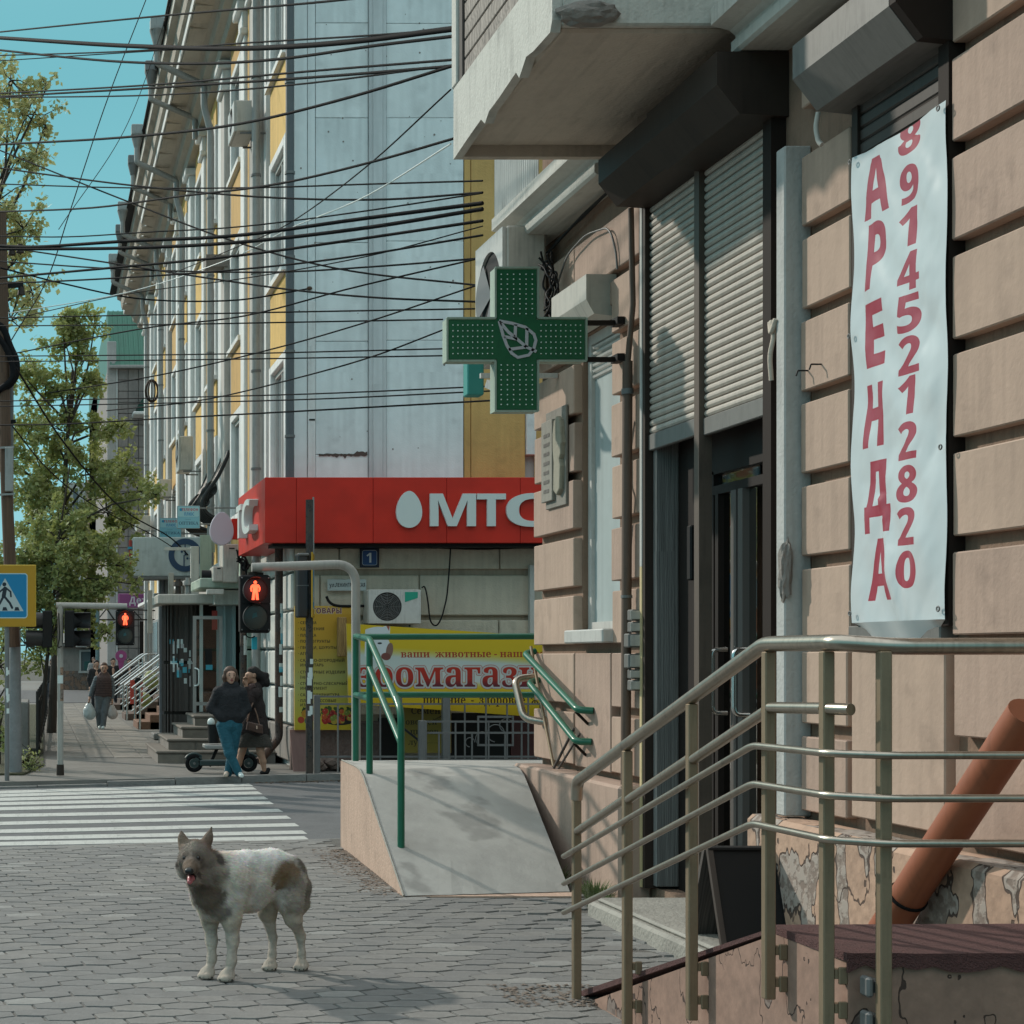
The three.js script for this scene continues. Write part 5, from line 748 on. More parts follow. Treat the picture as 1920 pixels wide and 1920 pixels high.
  const m = mat([0.82, 0.82, 0.82], { rough: 0.5 }); m.map = canvasTex(1800, 604, (g, w, h) => {
    const s = 4, gr = g.createLinearGradient(0, 0, 0, h); gr.addColorStop(0, '#e0bd1c'); gr.addColorStop(0.26, '#d8ba22'); gr.addColorStop(0.38, '#c9d3cd'); gr.addColorStop(0.62, '#d2d9d3'); gr.addColorStop(0.7, '#e0bd1e'); gr.addColorStop(1, '#d6b114'); g.fillStyle = gr; g.fillRect(0, 0, w, h);
    // the sheet leans, so its print climbs: x, y given in photo pixels from the upper left corner
    g.save(); g.transform(1, -0.068, 0, 1, 0, 0);
    // cat: white head, one dark eye, pinkish ear
    g.save(); g.transform(1, 0.05, 0, 1, 0, 0); g.fillStyle = '#dde4e6'; g.beginPath(); g.moveTo(140, 40); g.quadraticCurveTo(210, 8, 270, 14); g.lineTo(326, -8); g.quadraticCurveTo(330, 60, 312, 110); g.quadraticCurveTo(350, 190, 300, 230); g.quadraticCurveTo(220, 290, 130, 240); g.closePath(); g.fill(); g.fillStyle = '#b0624e'; g.beginPath(); g.moveTo(300, 8); g.lineTo(326, -8); g.lineTo(318, 42); g.closePath(); g.fill(); g.fillStyle = '#8a6a60'; g.beginPath(); g.ellipse(318, 190, 26, 60, 0.2, 0, TAU); g.fill(); g.fillStyle = '#1c222a'; g.beginPath(); g.ellipse(246, 138, 17, 7, -0.1, 0, TAU); g.fill(); g.fillStyle = '#7d4a44'; g.beginPath(); g.ellipse(290, 236, 36, 28, 0, 0, TAU); g.fill(); g.restore();
    g.fillStyle = '#a5321e'; g.font = 'bold 74px serif'; g.save(); g.translate(400, 258); const k1 = 1180 / g.measureText('ваши  животные - наша  забо').width; g.scale(k1, 1); g.fillText('ваши  животные - наша  забота', 0, 0); g.restore();
    g.lineJoin = 'round'; g.font = 'bold 268px serif'; g.save(); g.translate(60, 0); g.scale(1225 / g.measureText('зоомагаз').width, 1); g.strokeStyle = '#b5655a'; g.lineWidth = 34; g.strokeText('зоомагазин', 0, 478); g.strokeStyle = '#c5c4c0'; g.lineWidth = 26; g.strokeText('зоомагазин', 0, 478); const rg = g.createLinearGradient(0, 330, 0, 480); rg.addColorStop(0, '#bb2f1c'); rg.addColorStop(0.6, '#b02a1c'); rg.addColorStop(1, '#5a1c30'); g.fillStyle = rg; g.fillText('зоомагазин', 0, 478); g.restore();
    g.fillStyle = '#4a2a14'; g.font = 'bold 84px serif'; g.fillText('питание  -  здоровое  животное', 560, 605, 1200); g.restore();
  });
  part('print', [pg], m, o, { uv: true });
  plate('seed_sign', 'low yellow sign about seeds beside the basement entrance', X_(752, 25.3), X_(846, 25.3), Y_(1412, 25.3), Y_(1318, 25.3), 25.3, 0.04, M.ochre, null, 512, 512, (g) => { g.fillStyle = '#8a7a30'; g.fillRect(0, 0, 512, 512); g.fillStyle = '#2c2618'; g.font = 'bold 92px serif'; g.fillText('Семена', 96, 110); g.font = 'bold 80px serif'; g.fillText('овощей', 40, 220); g.fillText('цветов', 90, 320); g.fillText('лука', 70, 430); g.font = '34px sans-serif'; g.fillText('№----- ----', 240, 420, 240); g.lineWidth = 4; g.strokeStyle = '#2c2618'; for (let k = 0; k < 5; k++) { g.beginPath(); g.moveTo(330 + k * 16, 200); g.quadraticCurveTo(360 + k * 30, 120 - k * 10, 470, 150 - k * 26); g.stroke(); } });
  // pavement rails in front of the basement
  const rail = (label, d, posts, x0, x1, y0, y1, n, extra) => { const o = thing('metal_fence', label, 'fence', [(X_(x0, d) + X_(x1, d)) / 2, 0, d]); for (const [p, w, t] of posts) part('post', [cbox(X_(p, d) - w, X_(p, d) + w, -0.05, Y_(t, d), d - w, d + w, 0.006)], M.galv, o); part('rail', [bar(V(X_(x0, d), Y_(y0, d), d), V(X_(x1, d), Y_(y0, d), d), 0.028)], M.galv, o); part('rail', [bar(V(X_(x0, d), Y_(y1, d), d), V(X_(x1, d), Y_(y1, d), d), 0.028)], M.galv, o); part('rail', [bar(V(X_(x0, d), 0.25, d), V(X_(x1, d), 0.25, d), 0.028)], M.galv, o); for (let k = 1; k < n; k++) part('bar', [bar(V(X_(lerp(x0, x1, k / n), d), 0.0, d), V(X_(lerp(x0, x1, k / n), d), Y_(k & 1 ? y1 : y0, d), d), 0.022)], M.galv, o); if (extra) extra(o); };
  rail('grey metal fence behind the ramp with a thick post below the pet shop banner', 24.7, [[594, 0.045, 1303], [836, 0.055, 1300], [1020, 0.055, 1300]], 594, 1030, 1306, 1320, 11, (o) => { part('square_grille', [box(X_(897, 24.7), X_(961, 24.7), Y_(1346, 24.7), Y_(1342, 24.7), 24.69, 24.71), box(X_(897, 24.7), X_(961, 24.7), Y_(1399, 24.7), Y_(1395, 24.7), 24.69, 24.71), box(X_(895, 24.7), X_(898, 24.7), Y_(1399, 24.7), Y_(1342, 24.7), 24.685, 24.715), box(X_(960, 24.7), X_(963, 24.7), Y_(1399, 24.7), Y_(1342, 24.7), 24.685, 24.715)], M.galv, o); for (const [x, y, r] of [[882, 1392, 0.07], [905, 1385, 0.1], [930, 1375, 0.13], [950, 1360, 0.1]]) part('scroll', [new THREE.TorusGeometry(r, 0.008, 5, 18, 4.6).translate(X_(x, 24.7), Y_(y, 24.7), -24.72)], M.galv, o); });
  rail('lower dark metal fence standing just behind the top of the ramp', 23.95, [[792, 0.055, 1351]], 792, 1040, 1353, 1374, 8);
  single('rod', [bar(at(752, 1362, 24.2), at(785, 1388, 24.1), 0.03)], M.black, 'short black bar slanting down to the end post of the lower fence', 'bar');
  single('rubble', [...Array(26)].map((_, k) => { seed = 300 + k; return new THREE.IcosahedronGeometry(rr(0.05, 0.12), 0).scale(1, 0.7, 1).translate(rr(4.3, 4.9), rr(0.02, 0.16), -rr(25.2, 25.45)); }), mat([0.2, 0.15, 0.13], { map: T.concrete, size: 0.4 }), 'heap of broken stones under the goods board', 'rubble', null, { kind: 'stuff' });
  single('board', [across([[25.1, 0.0], [25.14, 0.0], [25.5, 0.62], [25.46, 0.62]], 3.92, 4.16)], mat([0.2, 0.12, 0.11], { map: T.dirty, size: 0.6 }), 'rusty red board leaning at the corner beside the grey traffic pole', 'board');
}

// ---------- traffic posts and signs ----------
const red = new THREE.Color().setRGB(1, 0.09, 0.035);
function walker(cx, cy, s, d) {                      // the standing red figure of a pedestrian signal, as shapes
  const S = (pts) => front(outline(pts.map(([x, y]) => [cx + x * s, cy + y * s])), d, 0.004), g = [new THREE.CylinderGeometry(0.13 * s, 0.13 * s, 0.004, 14).rotateX(Math.PI / 2).translate(cx, cy + 0.62 * s, -d - 0.002)];
  g.push(S([[-0.2, 0.47], [0.2, 0.47], [0.34, 0.36], [0.4, 0.12], [0.33, -0.1], [0.22, -0.06], [0.27, 0.12], [0.2, 0.26], [0.19, -0.02], [0.27, -0.72], [0.06, -0.72], [0, -0.12], [-0.06, -0.72], [-0.27, -0.72], [-0.19, -0.02], [-0.2, 0.26], [-0.27, 0.12], [-0.22, -0.06], [-0.33, -0.1], [-0.4, 0.12], [-0.34, 0.36]]));
  return g;
}
function signal(label, cx, y1, d, w, h) {
  const o = thing('pedestrian_signal', label, 'traffic light', [cx, y1 - h, d]), r = w * 0.41, ys = [y1 - h * 0.27, y1 - h * 0.73];
  part('housing', [cbox(cx - w / 2, cx + w / 2, y1 - h, y1, d + 0.03, d + 0.14, 0.015)], M.black, o);
  ys.forEach((y, k) => {
    const s = outline([[cx - w / 2, y - h * 0.225], [cx + w / 2, y - h * 0.225], [cx + w / 2, y + h * 0.225], [cx - w / 2, y + h * 0.225]]), q = new THREE.Path(); q.absarc(cx, y, r, 0, TAU); s.holes.push(q);
    part('bezel', [front(s, d, 0.03)], M.black, o);
    part('visor', [new THREE.CylinderGeometry(r * 1.06, r * 1.04, 0.09, 24, 1, true, -0.35, Math.PI + 0.7).rotateX(Math.PI / 2).rotateZ(Math.PI).translate(cx, y, -d + 0.045)], mat([0.05, 0.048, 0.05], { rough: 0.4, side: THREE.DoubleSide }), o);
    const lens = part('lens', [new THREE.SphereGeometry(r * 1.4, 24, 8, 0, TAU, 0, 0.8).rotateX(Math.PI / 2).scale(1, 1, 0.12).translate(cx, y, -d - 0.028 - r * 0.0)], mat(k ? [0.05, 0.05, 0.042] : [0.03, 0.008, 0.006], { rough: 0.25 }), o);
    if (!k) { part('figure', walker(cx, y, r * 1.05, d + 0.004), mat([0.05, 0, 0], { emissive: red, emissiveIntensity: 2.6, rough: 0.5 }), lens); const l = new THREE.PointLight(red, 0.05); l.position.set(cx, y, -d + 0.05); l.castShadow = true; l.name = 'signal_light'; scene.add(l); }
    else part('figure', [front(outline([[cx - 0.03, y - r * 0.1], [cx + 0.02, y + r * 0.05], [cx + 0.01, y + r * 0.4], [cx - 0.02, y + r * 0.3]]), d + 0.004, 0.003)], mat([0.05, 0.13, 0.14]), lens);
  });
  for (const x of [-1, 1]) for (const y of [y1 - 0.03, y1 - h + 0.03]) part('screw', [new THREE.SphereGeometry(0.008, 6, 4).translate(cx + x * w * 0.44, y, -d + 0.002)], M.galv, o);
  return o;
}
function sideLight(label, cx, y0, y1, d, dir) {       // a vehicle signal seen from the side: box with two hoods
  const o = thing('traffic_light', label, 'traffic light', [cx, y0, d]), h = y1 - y0; part('housing', [cbox(cx - 0.07, cx + 0.07, y0, y1, d - 0.15, d + 0.15, 0.015)], M.black, o);
  for (const y of [y1 - h * 0.26, y1 - h * 0.75]) part('visor', [new THREE.CylinderGeometry(h * 0.21, h * 0.22, 0.26, 18, 1, true, -0.4, Math.PI + 0.8).rotateZ(dir * Math.PI / 2).rotateX(dir > 0 ? -1.57 : -1.57).translate(cx + dir * 0.19, y, -d)], mat([0.016, 0.016, 0.017], { rough: 0.5, side: THREE.DoubleSide }), o);
  for (const y of [y1 - h * 0.26, y1 - h * 0.75]) part('visor_tip', [new THREE.ConeGeometry(h * 0.2, 0.12, 14).rotateZ(-dir * Math.PI / 2).translate(cx + dir * 0.13, y - 0.03, -d)], M.black, o);
  return o;
}
{
  // near bent post with its signal
  const D = 15.25, o = thing('signal_post', 'pale bent steel post with a long horizontal arm carrying the nearer red signal', 'post', [X_(668, D), 0, D]);
  part('pole', [pipe([V(X_(668, D), -0.05, D), V(X_(667, D), Y_(1057, D), D), V(X_(472, D), Y_(1064, D), D)], 0.042, { r: 0.2, seg: 16, per: 8 })], M.poleLight, o); part('hanger', [cyl(X_(478, D), D + 0.05, Y_(1080, D), Y_(1064, D), 0.03), bar(at(465, 1076, D + 0.05), at(494, 1076, D + 0.05), 0.03)], M.brownMetal, o);
  const s = signal('larger pedestrian signal with a red figure hanging from the bent post', X_(477.5, D), Y_(1078, D), D - 0.05, 0.282, 0.54);
  part('sticker', [cbox(X_(473, D), X_(483, D), Y_(1218, D), Y_(1194, D), D + 0.02, D + 0.05, 0.006)], mat([0.03, 0.35, 0.45]), s); part('wire', [pipe([at(462, 1187, D + 0.05), at(460, 1192, D), at(470, 1197, D), at(478, 1193, D)], 0.006, { r: 0.04, seg: 5 })], M.black, s);
  // far post by the pavement
  const E = 24.3, x = X_(113, E), f = thing('signal_post', 'grey peeling post on the far kerb with a short arm carrying the smaller red signal', 'post', [x, 0, E]);
  part('pole', [pipe([V(x, 0, E), V(x, Y_(1133, E), E)], 0.047, { seg: 14 })], M.poleLight, f); part('foot', [cyl(x, E, 0, 0.16, 0.06, 0.055)], M.brownMetal, f); part('arm', [pipe([V(x - 0.06, Y_(1135, E), E), V(X_(180, E), Y_(1136, E), E), V(X_(238, E), Y_(1137, E), E)], 0.045, { seg: 14 })], M.poleLight, f); part('hanger', [cyl(X_(237, E), E + 0.03, Y_(1145, E), Y_(1137, E), 0.02)], M.galv, f);
  part('poster_scrap', [new THREE.CylinderGeometry(0.049, 0.049, 0.5, 10, 1, true, 0, 5).translate(x, 1.35, -E)], mat([0.5, 0.47, 0.45], { map: peel, size: 0.5 }), f); part('poster_scrap', [new THREE.CylinderGeometry(0.0495, 0.0495, 0.12, 10, 1, true, -1, 2).translate(x, 1.42, -E)], M.letter, f);
  part('wire', [pipe([at(110, 1150, E - 0.05), at(112, 1195, E - 0.06), at(107, 1215, E - 0.06), at(116, 1212, E - 0.06)], 0.008, { r: 0.05, seg: 5 })], M.black, f);
  signal('smaller pedestrian signal with a red figure on the far side of the crosswalk', X_(234.5, E), Y_(1143, E), E - 0.04, 0.277, 0.53);
  sideLight('black hooded traffic light seen from the side, left of the far signal post', X_(89, E), Y_(1214, E), Y_(1145, E), E, -1); sideLight('black hooded traffic light seen from the side, right of the far signal post', X_(130, E), Y_(1214, E), Y_(1145, E), E, 1);
  // dark post at the corner with an edge-on crossing sign
  const G = 24.6, gx = X_(580, G), p = thing('signal_post', 'dark grey traffic post with torn stickers at the corner of the white building', 'post', [gx, 0, G]);
  part('pole', [pipe([V(gx, -0.05, G), V(gx, Y_(937, G), G)], 0.055, { seg: 14 })], mat([0.1, 0.105, 0.11], { map: peel, size: 0.9, rough: 0.6 }), p); part('mast', [cyl(gx + 0.06, G, Y_(1040, G), Y_(932, G), 0.014)], M.pipeGrey, p); seed = 77;
  for (let k = 0; k < 9; k++) part('poster_scrap', [new THREE.CylinderGeometry(0.057, 0.057, rr(0.06, 0.2), 8, 1, true, rr(-0.8, 0.2), rr(0.6, 1.6)).translate(gx, rr(0.9, 1.9), -G)], M.letter, p);
  const tl = thing('traffic_light', 'tall black traffic light seen from behind its edge on the dark corner post', 'traffic light', [X_(566, G), Y_(1158, G), G]); part('housing', [cbox(X_(556, G), X_(576, G), Y_(1158, G), Y_(1041, G), G - 0.12, G + 0.15, 0.02)], mat([0.03, 0.031, 0.034], { rough: 0.45 }), tl); part('cap', [cbox(X_(556, G), X_(577, G), Y_(1043, G), Y_(1038, G), G - 0.14, G + 0.17, 0.01)], M.galv, tl); part('seam', [box(X_(555.5, G), X_(576.5, G), Y_(1099, G), Y_(1097.5, G), G - 0.124, G)], M.galv, tl);
}
function crossingArt() { return canvasTex(512, 512, (g) => {
  g.fillStyle = '#b98a10'; g.fillRect(0, 0, 512, 512); g.fillStyle = '#b9d2d6'; g.beginPath(); g.roundRect(66, 66, 380, 380, 26); g.fill(); g.fillStyle = '#0d7fb0'; g.beginPath(); g.roundRect(74, 74, 364, 364, 20); g.fill();
  g.fillStyle = '#b9c4c4'; g.beginPath(); g.moveTo(256, 108); g.lineTo(412, 386); g.lineTo(100, 386); g.closePath(); g.fill(); g.fillStyle = '#1b222e'; g.beginPath(); g.arc(250, 160, 17, 0, TAU); g.fill();
  g.lineCap = 'round'; g.lineJoin = 'round'; g.strokeStyle = '#1b222e'; g.lineWidth = 34; g.beginPath(); g.moveTo(256, 196); g.lineTo(244, 262); g.stroke(); g.lineWidth = 15; g.beginPath(); g.moveTo(262, 190); g.lineTo(302, 222); g.lineTo(306, 262); g.stroke(); g.beginPath(); g.moveTo(248, 194); g.lineTo(206, 226); g.lineTo(186, 262); g.stroke(); g.lineWidth = 19; g.beginPath(); g.moveTo(250, 262); g.lineTo(296, 318); g.lineTo(316, 358); g.stroke(); g.beginPath(); g.moveTo(242, 262); g.lineTo(212, 320); g.lineTo(174, 366); g.stroke();
  for (const x of [140, 232, 334]) { g.beginPath(); g.moveTo(x, 382); g.lineTo(x + 8, 352); g.lineTo(x + 34, 352); g.lineTo(x + 46, 382); g.closePath(); g.fill(); } }); }
{
  const art = crossingArt(), m = mat([0.85, 0.85, 0.85], { rough: 0.45 }); m.map = art;
  const D = 23.3, o = thing('crossing_sign', 'yellow framed blue pedestrian crossing sign on a thin post at the left edge', 'road sign', [X_(13, D), 0, D]);
  const cx = X_(9.5, D), cy = Y_(1117, D), h = 0.441; part('plate', [cbox(cx - h, cx + h, cy - h, cy + h, D, D + 0.025, 0.01)], mat([0.5, 0.32, 0.02], { rough: 0.5 }), o); part('print', [rect(cx - h + 0.01, cx + h - 0.01, cy - h + 0.01, cy + h - 0.01, D - 0.002)], m, o, { uv: true });
  part('pole', [pipe([V(X_(13, D), -0.05, D + 0.06), V(X_(13, D), cy + 0.4, D + 0.06)], 0.034, { seg: 12 })], M.galv, o); seed = 21; for (let k = 0; k < 8; k++) part('poster_scrap', [new THREE.CylinderGeometry(0.036, 0.036, rr(0.05, 0.16), 8, 1, true, rr(-0.6, 0.2), rr(0.6, 1.4)).translate(X_(13, D), rr(0.95, 1.6), -D - 0.06)], M.letter, o);
  const E = 24.5, e = thing('crossing_sign', 'pedestrian crossing sign seen almost edge-on on the dark corner post', 'road sign', [X_(587, E), Y_(1158, E), E]), w = 0.36, a = 1.37, mk = (g) => g.rotateY(a).translate(X_(586.5, E), Y_(1098, E), -E);
  part('plate', [mk(new THREE.BoxGeometry(0.76, 0.96, 0.02))], mat([0.5, 0.29, 0.02], { rough: 0.5 }), e); const pg = new THREE.PlaneGeometry(0.74, 0.94).translate(0, 0, 0.012), pb = new THREE.PlaneGeometry(0.74, 0.94).rotateY(Math.PI).translate(0, 0, -0.012); part('print', [mk(pb), mk(pg)], m, e, { uv: true });
}
// ---------- utility pole ----------
{
  const D = 24.7, x = X_(28, D), o = thing('utility_pole', 'old utility pole of rusty timber lashed to a grey concrete stub at the left edge', 'pole', [x, 0, D]);
  part('stub', [cyl(x, D, -0.05, 2.15, 0.105, 0.085, 12)], mat([0.27, 0.28, 0.29], { map: T.concrete, size: 0.9, bump: 0.006 }), o);
  part('timber', [pipe([V(x - 0.02, 1.9, D - 0.17), V(X_(11, D), 4.6, D - 0.15), V(X_(3, D), 8.4, D - 0.15)], (t) => lerp(0.1, 0.075, t), { seg: 12 })], M.poleWood, o); part('post', [cyl(X_(20, D), D + 0.05, 3.0, 6.2, 0.045)], M.galv, o);
  part('cabinet', [cbox(X_(10, D), X_(25, D), Y_(925, D), Y_(843, D), D - 0.3, D - 0.1, 0.01)], M.pipeGrey, o); for (const y of [840, 928]) part('bracket', [bar(at(-6, y, D - 0.25), at(27, y - 2, D - 0.25), 0.03)], M.pipeGrey, o);
  part('cross_arm', [bar(at(-30, 537, D), at(44, 533, D), 0.08)], M.black, o); part('cross_arm', [bar(at(-30, 606, D), at(8, 606, D), 0.14)], M.black, o); part('cross_arm', [bar(at(-40, 796, D), at(30, 790, D), 0.05)], M.black, o);
  for (const [px, py] of [[38, 466], [22, 470], [40, 545], [10, 548]]) part('insulator', [new THREE.CylinderGeometry(0.04, 0.06, 0.13, 8).translate(X_(px, D), Y_(py, D), -D)], M.brownMetal, o);
  part('cable_coil', [pipe([at(-8, 608, D - 0.2), at(6, 612, D - 0.2), at(18, 650, D - 0.2), at(30, 672, D - 0.2), at(32, 700, D - 0.2), at(20, 722, D - 0.2), at(-10, 735, D - 0.2)], 0.055, { r: 0.25, seg: 9 }), pipe([at(-6, 628, D - 0.25), at(14, 655, D - 0.25), at(26, 690, D - 0.25), at(24, 712, D - 0.25), at(0, 730, D - 0.25)], 0.045, { r: 0.25, seg: 8 })], M.rubber, o);
  part('crossbar', [bar(at(-20, 692, D), at(10, 690, D), 0.1)], M.galv, o);
}
// ---------- overhead cables ----------
{
  // [x, y] where each is seen, its distance at the left and right end, its thickness; then a label
  const C = [
    [[[0, 60], [300, 30], [620, 2], [760, -14]], 24, 14, 0.02, 'thin'], [[[0, 71], [240, 86], [450, 91], [640, 80], [850, 54]], 22, 12.4, 0.042, 'thickest'], [[[0, 94], [130, 108], [250, 117], [400, 119], [540, 109], [700, 86], [850, 68]], 22, 12.4, 0.024, 'wavy'], [[[0, 104], [240, 96], [470, 80], [700, 66], [850, 54]], 22, 12.4, 0.015, 'thin'], [[[0, 114], [200, 101], [330, 93]], 24, 20, 0.013, 'short'],
    [[[0, 175], [300, 158], [600, 132], [850, 112]], 22, 12.4, 0.018, 'straight'], [[[0, 181], [300, 164], [600, 144], [850, 124]], 22, 12.4, 0.022, 'straight'], [[[0, 183], [320, 177], [560, 158], [850, 122]], 22, 12.4, 0.015, 'thin'], [[[0, 271], [250, 256], [450, 232], [650, 184], [850, 123]], 22, 12.4, 0.024, 'rising'],
    [[[0, 282], [240, 378], [440, 453], [640, 505], [905, 536]], 24, 16, 0.018, 'falling'], [[[0, 315], [130, 333], [260, 349], [500, 370], [720, 374], [905, 361]], 24, 15.5, 0.02, 'sagging'], [[[0, 345], [230, 352], [470, 352], [700, 345], [905, 339]], 24, 15.5, 0.016, 'level'], [[[0, 397], [180, 389], [330, 369], [520, 345], [700, 303], [850, 260]], 23, 12.4, 0.02, 'rising'],
    [[[0, 443], [130, 444], [280, 435], [440, 426], [640, 402], [905, 362]], 23, 15.5, 0.015, 'thin'], [[[0, 461], [60, 463], [240, 452], [440, 442], [680, 410], [905, 381]], 22, 15.2, 0.036, 'thick'], [[[0, 467], [240, 465], [440, 455], [680, 428], [905, 392]], 22, 15.2, 0.036, 'thick'], [[[0, 462], [200, 492], [400, 523], [560, 545], [720, 559], [900, 566]], 24, 16, 0.019, 'falling'], [[[0, 490], [240, 505], [520, 510], [700, 500], [905, 484]], 24, 16, 0.018, 'sagging'],
    [[[0, 521], [200, 503], [440, 480], [640, 453], [905, 414]], 23, 15.4, 0.028, 'wavy'], [[[0, 502], [120, 532], [260, 560], [440, 563], [540, 548], [575, 542]], 24, 25, 0.022, 'sagging'], [[[0, 532], [190, 523], [440, 506], [640, 484], [905, 441]], 23, 15.4, 0.02, 'rising'], [[[50, 592], [240, 551], [470, 520], [700, 478], [905, 424]], 24, 15.6, 0.012, 'thin'],
    [[[0, 596], [300, 590], [600, 584], [890, 579]], 24, 16.5, 0.016, 'level'], [[[0, 611], [280, 609], [560, 604], [830, 599]], 24, 16.5, 0.015, 'level'], [[[30, 662], [280, 614], [460, 592], [660, 540], [900, 484]], 24, 15.8, 0.017, 'rising'], [[[0, 668], [400, 664], [830, 654]], 24, 16.5, 0.014, 'level'], [[[0, 678], [400, 674], [830, 667]], 24, 16.5, 0.014, 'level'], [[[90, 737], [300, 703], [520, 652], [700, 600], [900, 533]], 24, 15.8, 0.016, 'rising'], [[[200, 770], [380, 750], [560, 708], [700, 668], [840, 615]], 24, 16.2, 0.016, 'rising'],
    [[[0, 752], [300, 746], [600, 738], [920, 724]], 24, 16, 0.014, 'level'], [[[0, 762], [300, 756], [600, 748], [920, 733]], 24, 16, 0.014, 'level'], [[[0, 797], [120, 795], [300, 785], [560, 771], [920, 751]], 23, 16, 0.017, 'level'],
    [[[275, -4], [200, 190], [130, 400], [90, 520], [20, 640]], 30, 24, 0.016, 'steep'], [[[322, 0], [240, 230], [110, 430]], 34, 26, 0.012, 'steep'], [[[845, 168], [690, 310], [540, 420], [440, 465], [330, 510]], 13, 26, 0.013, 'diagonal'],
  ];
  const words = { thin: 'thin', thickest: 'thickest', wavy: 'wavy twisted', short: 'short', straight: 'straight', rising: 'rising', falling: 'falling', sagging: 'sagging', level: 'level', thick: 'thick', steep: 'steep thin', diagonal: 'diagonal' }, ord = ['uppermost', 'second', 'third', 'fourth', 'fifth', 'sixth', 'seventh', 'eighth', 'ninth', 'tenth'], seen = {}, total = {};
  for (const c of C) total[c[4]] = (total[c[4]] ?? 0) + 1;
  for (const [pts, d0, d1, w, k] of C) {
    const n = seen[k] = (seen[k] ?? -1) + 1, curve = new THREE.CatmullRomCurve3(pts.map(([x, y]) => { const t = (x - pts[0][0]) / (pts[pts.length - 1][0] - pts[0][0]); const d = 1 / lerp(1 / d0, 1 / d1, t); return at(x, y, d); }), false, 'centripetal');
    single('overhead_cable', sweep(curve.getPoints(26), w * 0.56, 6), M.rubber, total[k] === 1 ? `${words[k]} black overhead cable of the bundle crossing the street` : `${words[k]} black overhead cable, ${ord[n]} of the ${words[k]} ones at the left edge`, 'cable', 'overhead cables');
  }
  single('overhead_cable', sweep(new THREE.CatmullRomCurve3([at(845, 270, 12.5), at(690, 366, 15), at(540, 430, 19), at(420, 490, 22), at(240, 548, 24), at(0, 590, 26)]).getPoints(30), 0.007, 6), M.letter, 'thin white overhead cable running diagonally among the black ones', 'cable');
  for (const [pts, l, w] of [[[[30, 690, 24], [120, 830, 27], [230, 955, 31], [322, 1010, 34], [352, 1040, 35]], 'upper black service cable running down from the pole coil to the round shop sign', 0.03], [[[24, 800, 24], [90, 880, 27], [180, 950, 31], [290, 1005, 34], [330, 1030, 35]], 'lower black service cable running down from the pole to the round shop sign', 0.022]]) single('service_cable', sweep(new THREE.CatmullRomCurve3(pts.map((p) => at(...p))).getPoints(24), w * 0.5, 6), M.rubber, l, 'cable');
}
// ---------- trees ----------
function tree(label, x, d, h, blobs, leaves, leafSize, s, m, trunkR = 0.13, lean = [0, 0]) {
  seed = s; const o = thing('tree', label, 'tree', [x, 0, d]), base = V(x, -0.05, d), top = V(x + lean[0], h * 0.8, d + lean[1]), limbs = [sweep([0, 0.25, 0.5, 0.75, 1].map((t) => base.clone().lerp(top, t).add(new THREE.Vector3(rr(-0.1, 0.1) * t, 0, rr(-0.1, 0.1)))), (t) => lerp(trunkR, trunkR * 0.25, t), 9)], twigs = [];
  const pos = [], nor = [], uv = [];
  for (const [bx, by, bd, r, n] of blobs) {
    const c = V(bx, by, bd), start = base.clone().lerp(top, clamp((by - r * 1.2) / (h * 0.8), 0.12, 0.85)), mid = start.clone().lerp(c, 0.5).add(new THREE.Vector3(rr(-0.3, 0.3), rr(0, 0.3), rr(-0.3, 0.3)));
    limbs.push(sweep([start, mid, c], (t) => lerp(trunkR * 0.28, 0.012, t), 6));
    const tips = []; for (let k = 0; k < Math.max(7, r * 13); k++) { const a = new THREE.Vector3(rr(-1, 1), rr(-0.8, 1), rr(-1, 1)).normalize().multiplyScalar(r * rr(0.5, 1.35)), e = c.clone().add(a); tips.push(e); twigs.push(sweep([c.clone().addScaledVector(a, 0.05), c.clone().addScaledVector(a, 0.5).add(new THREE.Vector3(0, rr(-0.1, 0.1), 0)), e], (t) => lerp(0.016, 0.004, t), 4, false)); }
    const N = Math.round(leaves * n * 0.72);
    for (let i = 0; i < N; i++) {
      const e = tips[(rnd() * tips.length) | 0], t = Math.sqrt(rnd()), p = c.clone().lerp(e, 0.25 + 0.8 * t).add(new THREE.Vector3(rr(-1, 1), rr(-1, 1), rr(-1, 1)).multiplyScalar(0.1 + 0.04 * r));
      const q = leafSize * rr(0.6, 1.25), a = new THREE.Vector3(rr(-1, 1), rr(-1, 0.6), rr(-1, 1)).normalize(), b = new THREE.Vector3(rr(-1, 1), rr(-1, 1), rr(-1, 1)).cross(a).normalize(), tip = p.clone().addScaledVector(a, q), l = p.clone().addScaledVector(a, q * 0.45).addScaledVector(b, q * 0.36), r2 = p.clone().addScaledVector(a, q * 0.45).addScaledVector(b, -q * 0.36);
      pos.push(p.x, p.y, p.z, r2.x, r2.y, r2.z, tip.x, tip.y, tip.z, p.x, p.y, p.z, tip.x, tip.y, tip.z, l.x, l.y, l.z); const u = rnd(), v = rnd(); for (let k = 0; k < 6; k++) uv.push(u, v);
    }
  }
  const g = new THREE.BufferGeometry(); g.setAttribute('position', new THREE.Float32BufferAttribute(pos, 3)); g.setAttribute('uv', new THREE.Float32BufferAttribute(uv, 2)); g.computeVertexNormals();
  part('trunk', limbs, M.bark, o); part('twigs', twigs, M.bark, o); part('crown', [g], m, o, { uv: true }); return o;
}
const leafM = mat([0.5, 0.55, 0.22], { side: THREE.DoubleSide, transmission: 0.6, rough: 0.75 }); leafM.map = T.foliage;
const leafY = mat([0.62, 0.61, 0.3], { side: THREE.DoubleSide, transmission: 0.5, rough: 0.75 }); leafY.map = T.foliage;
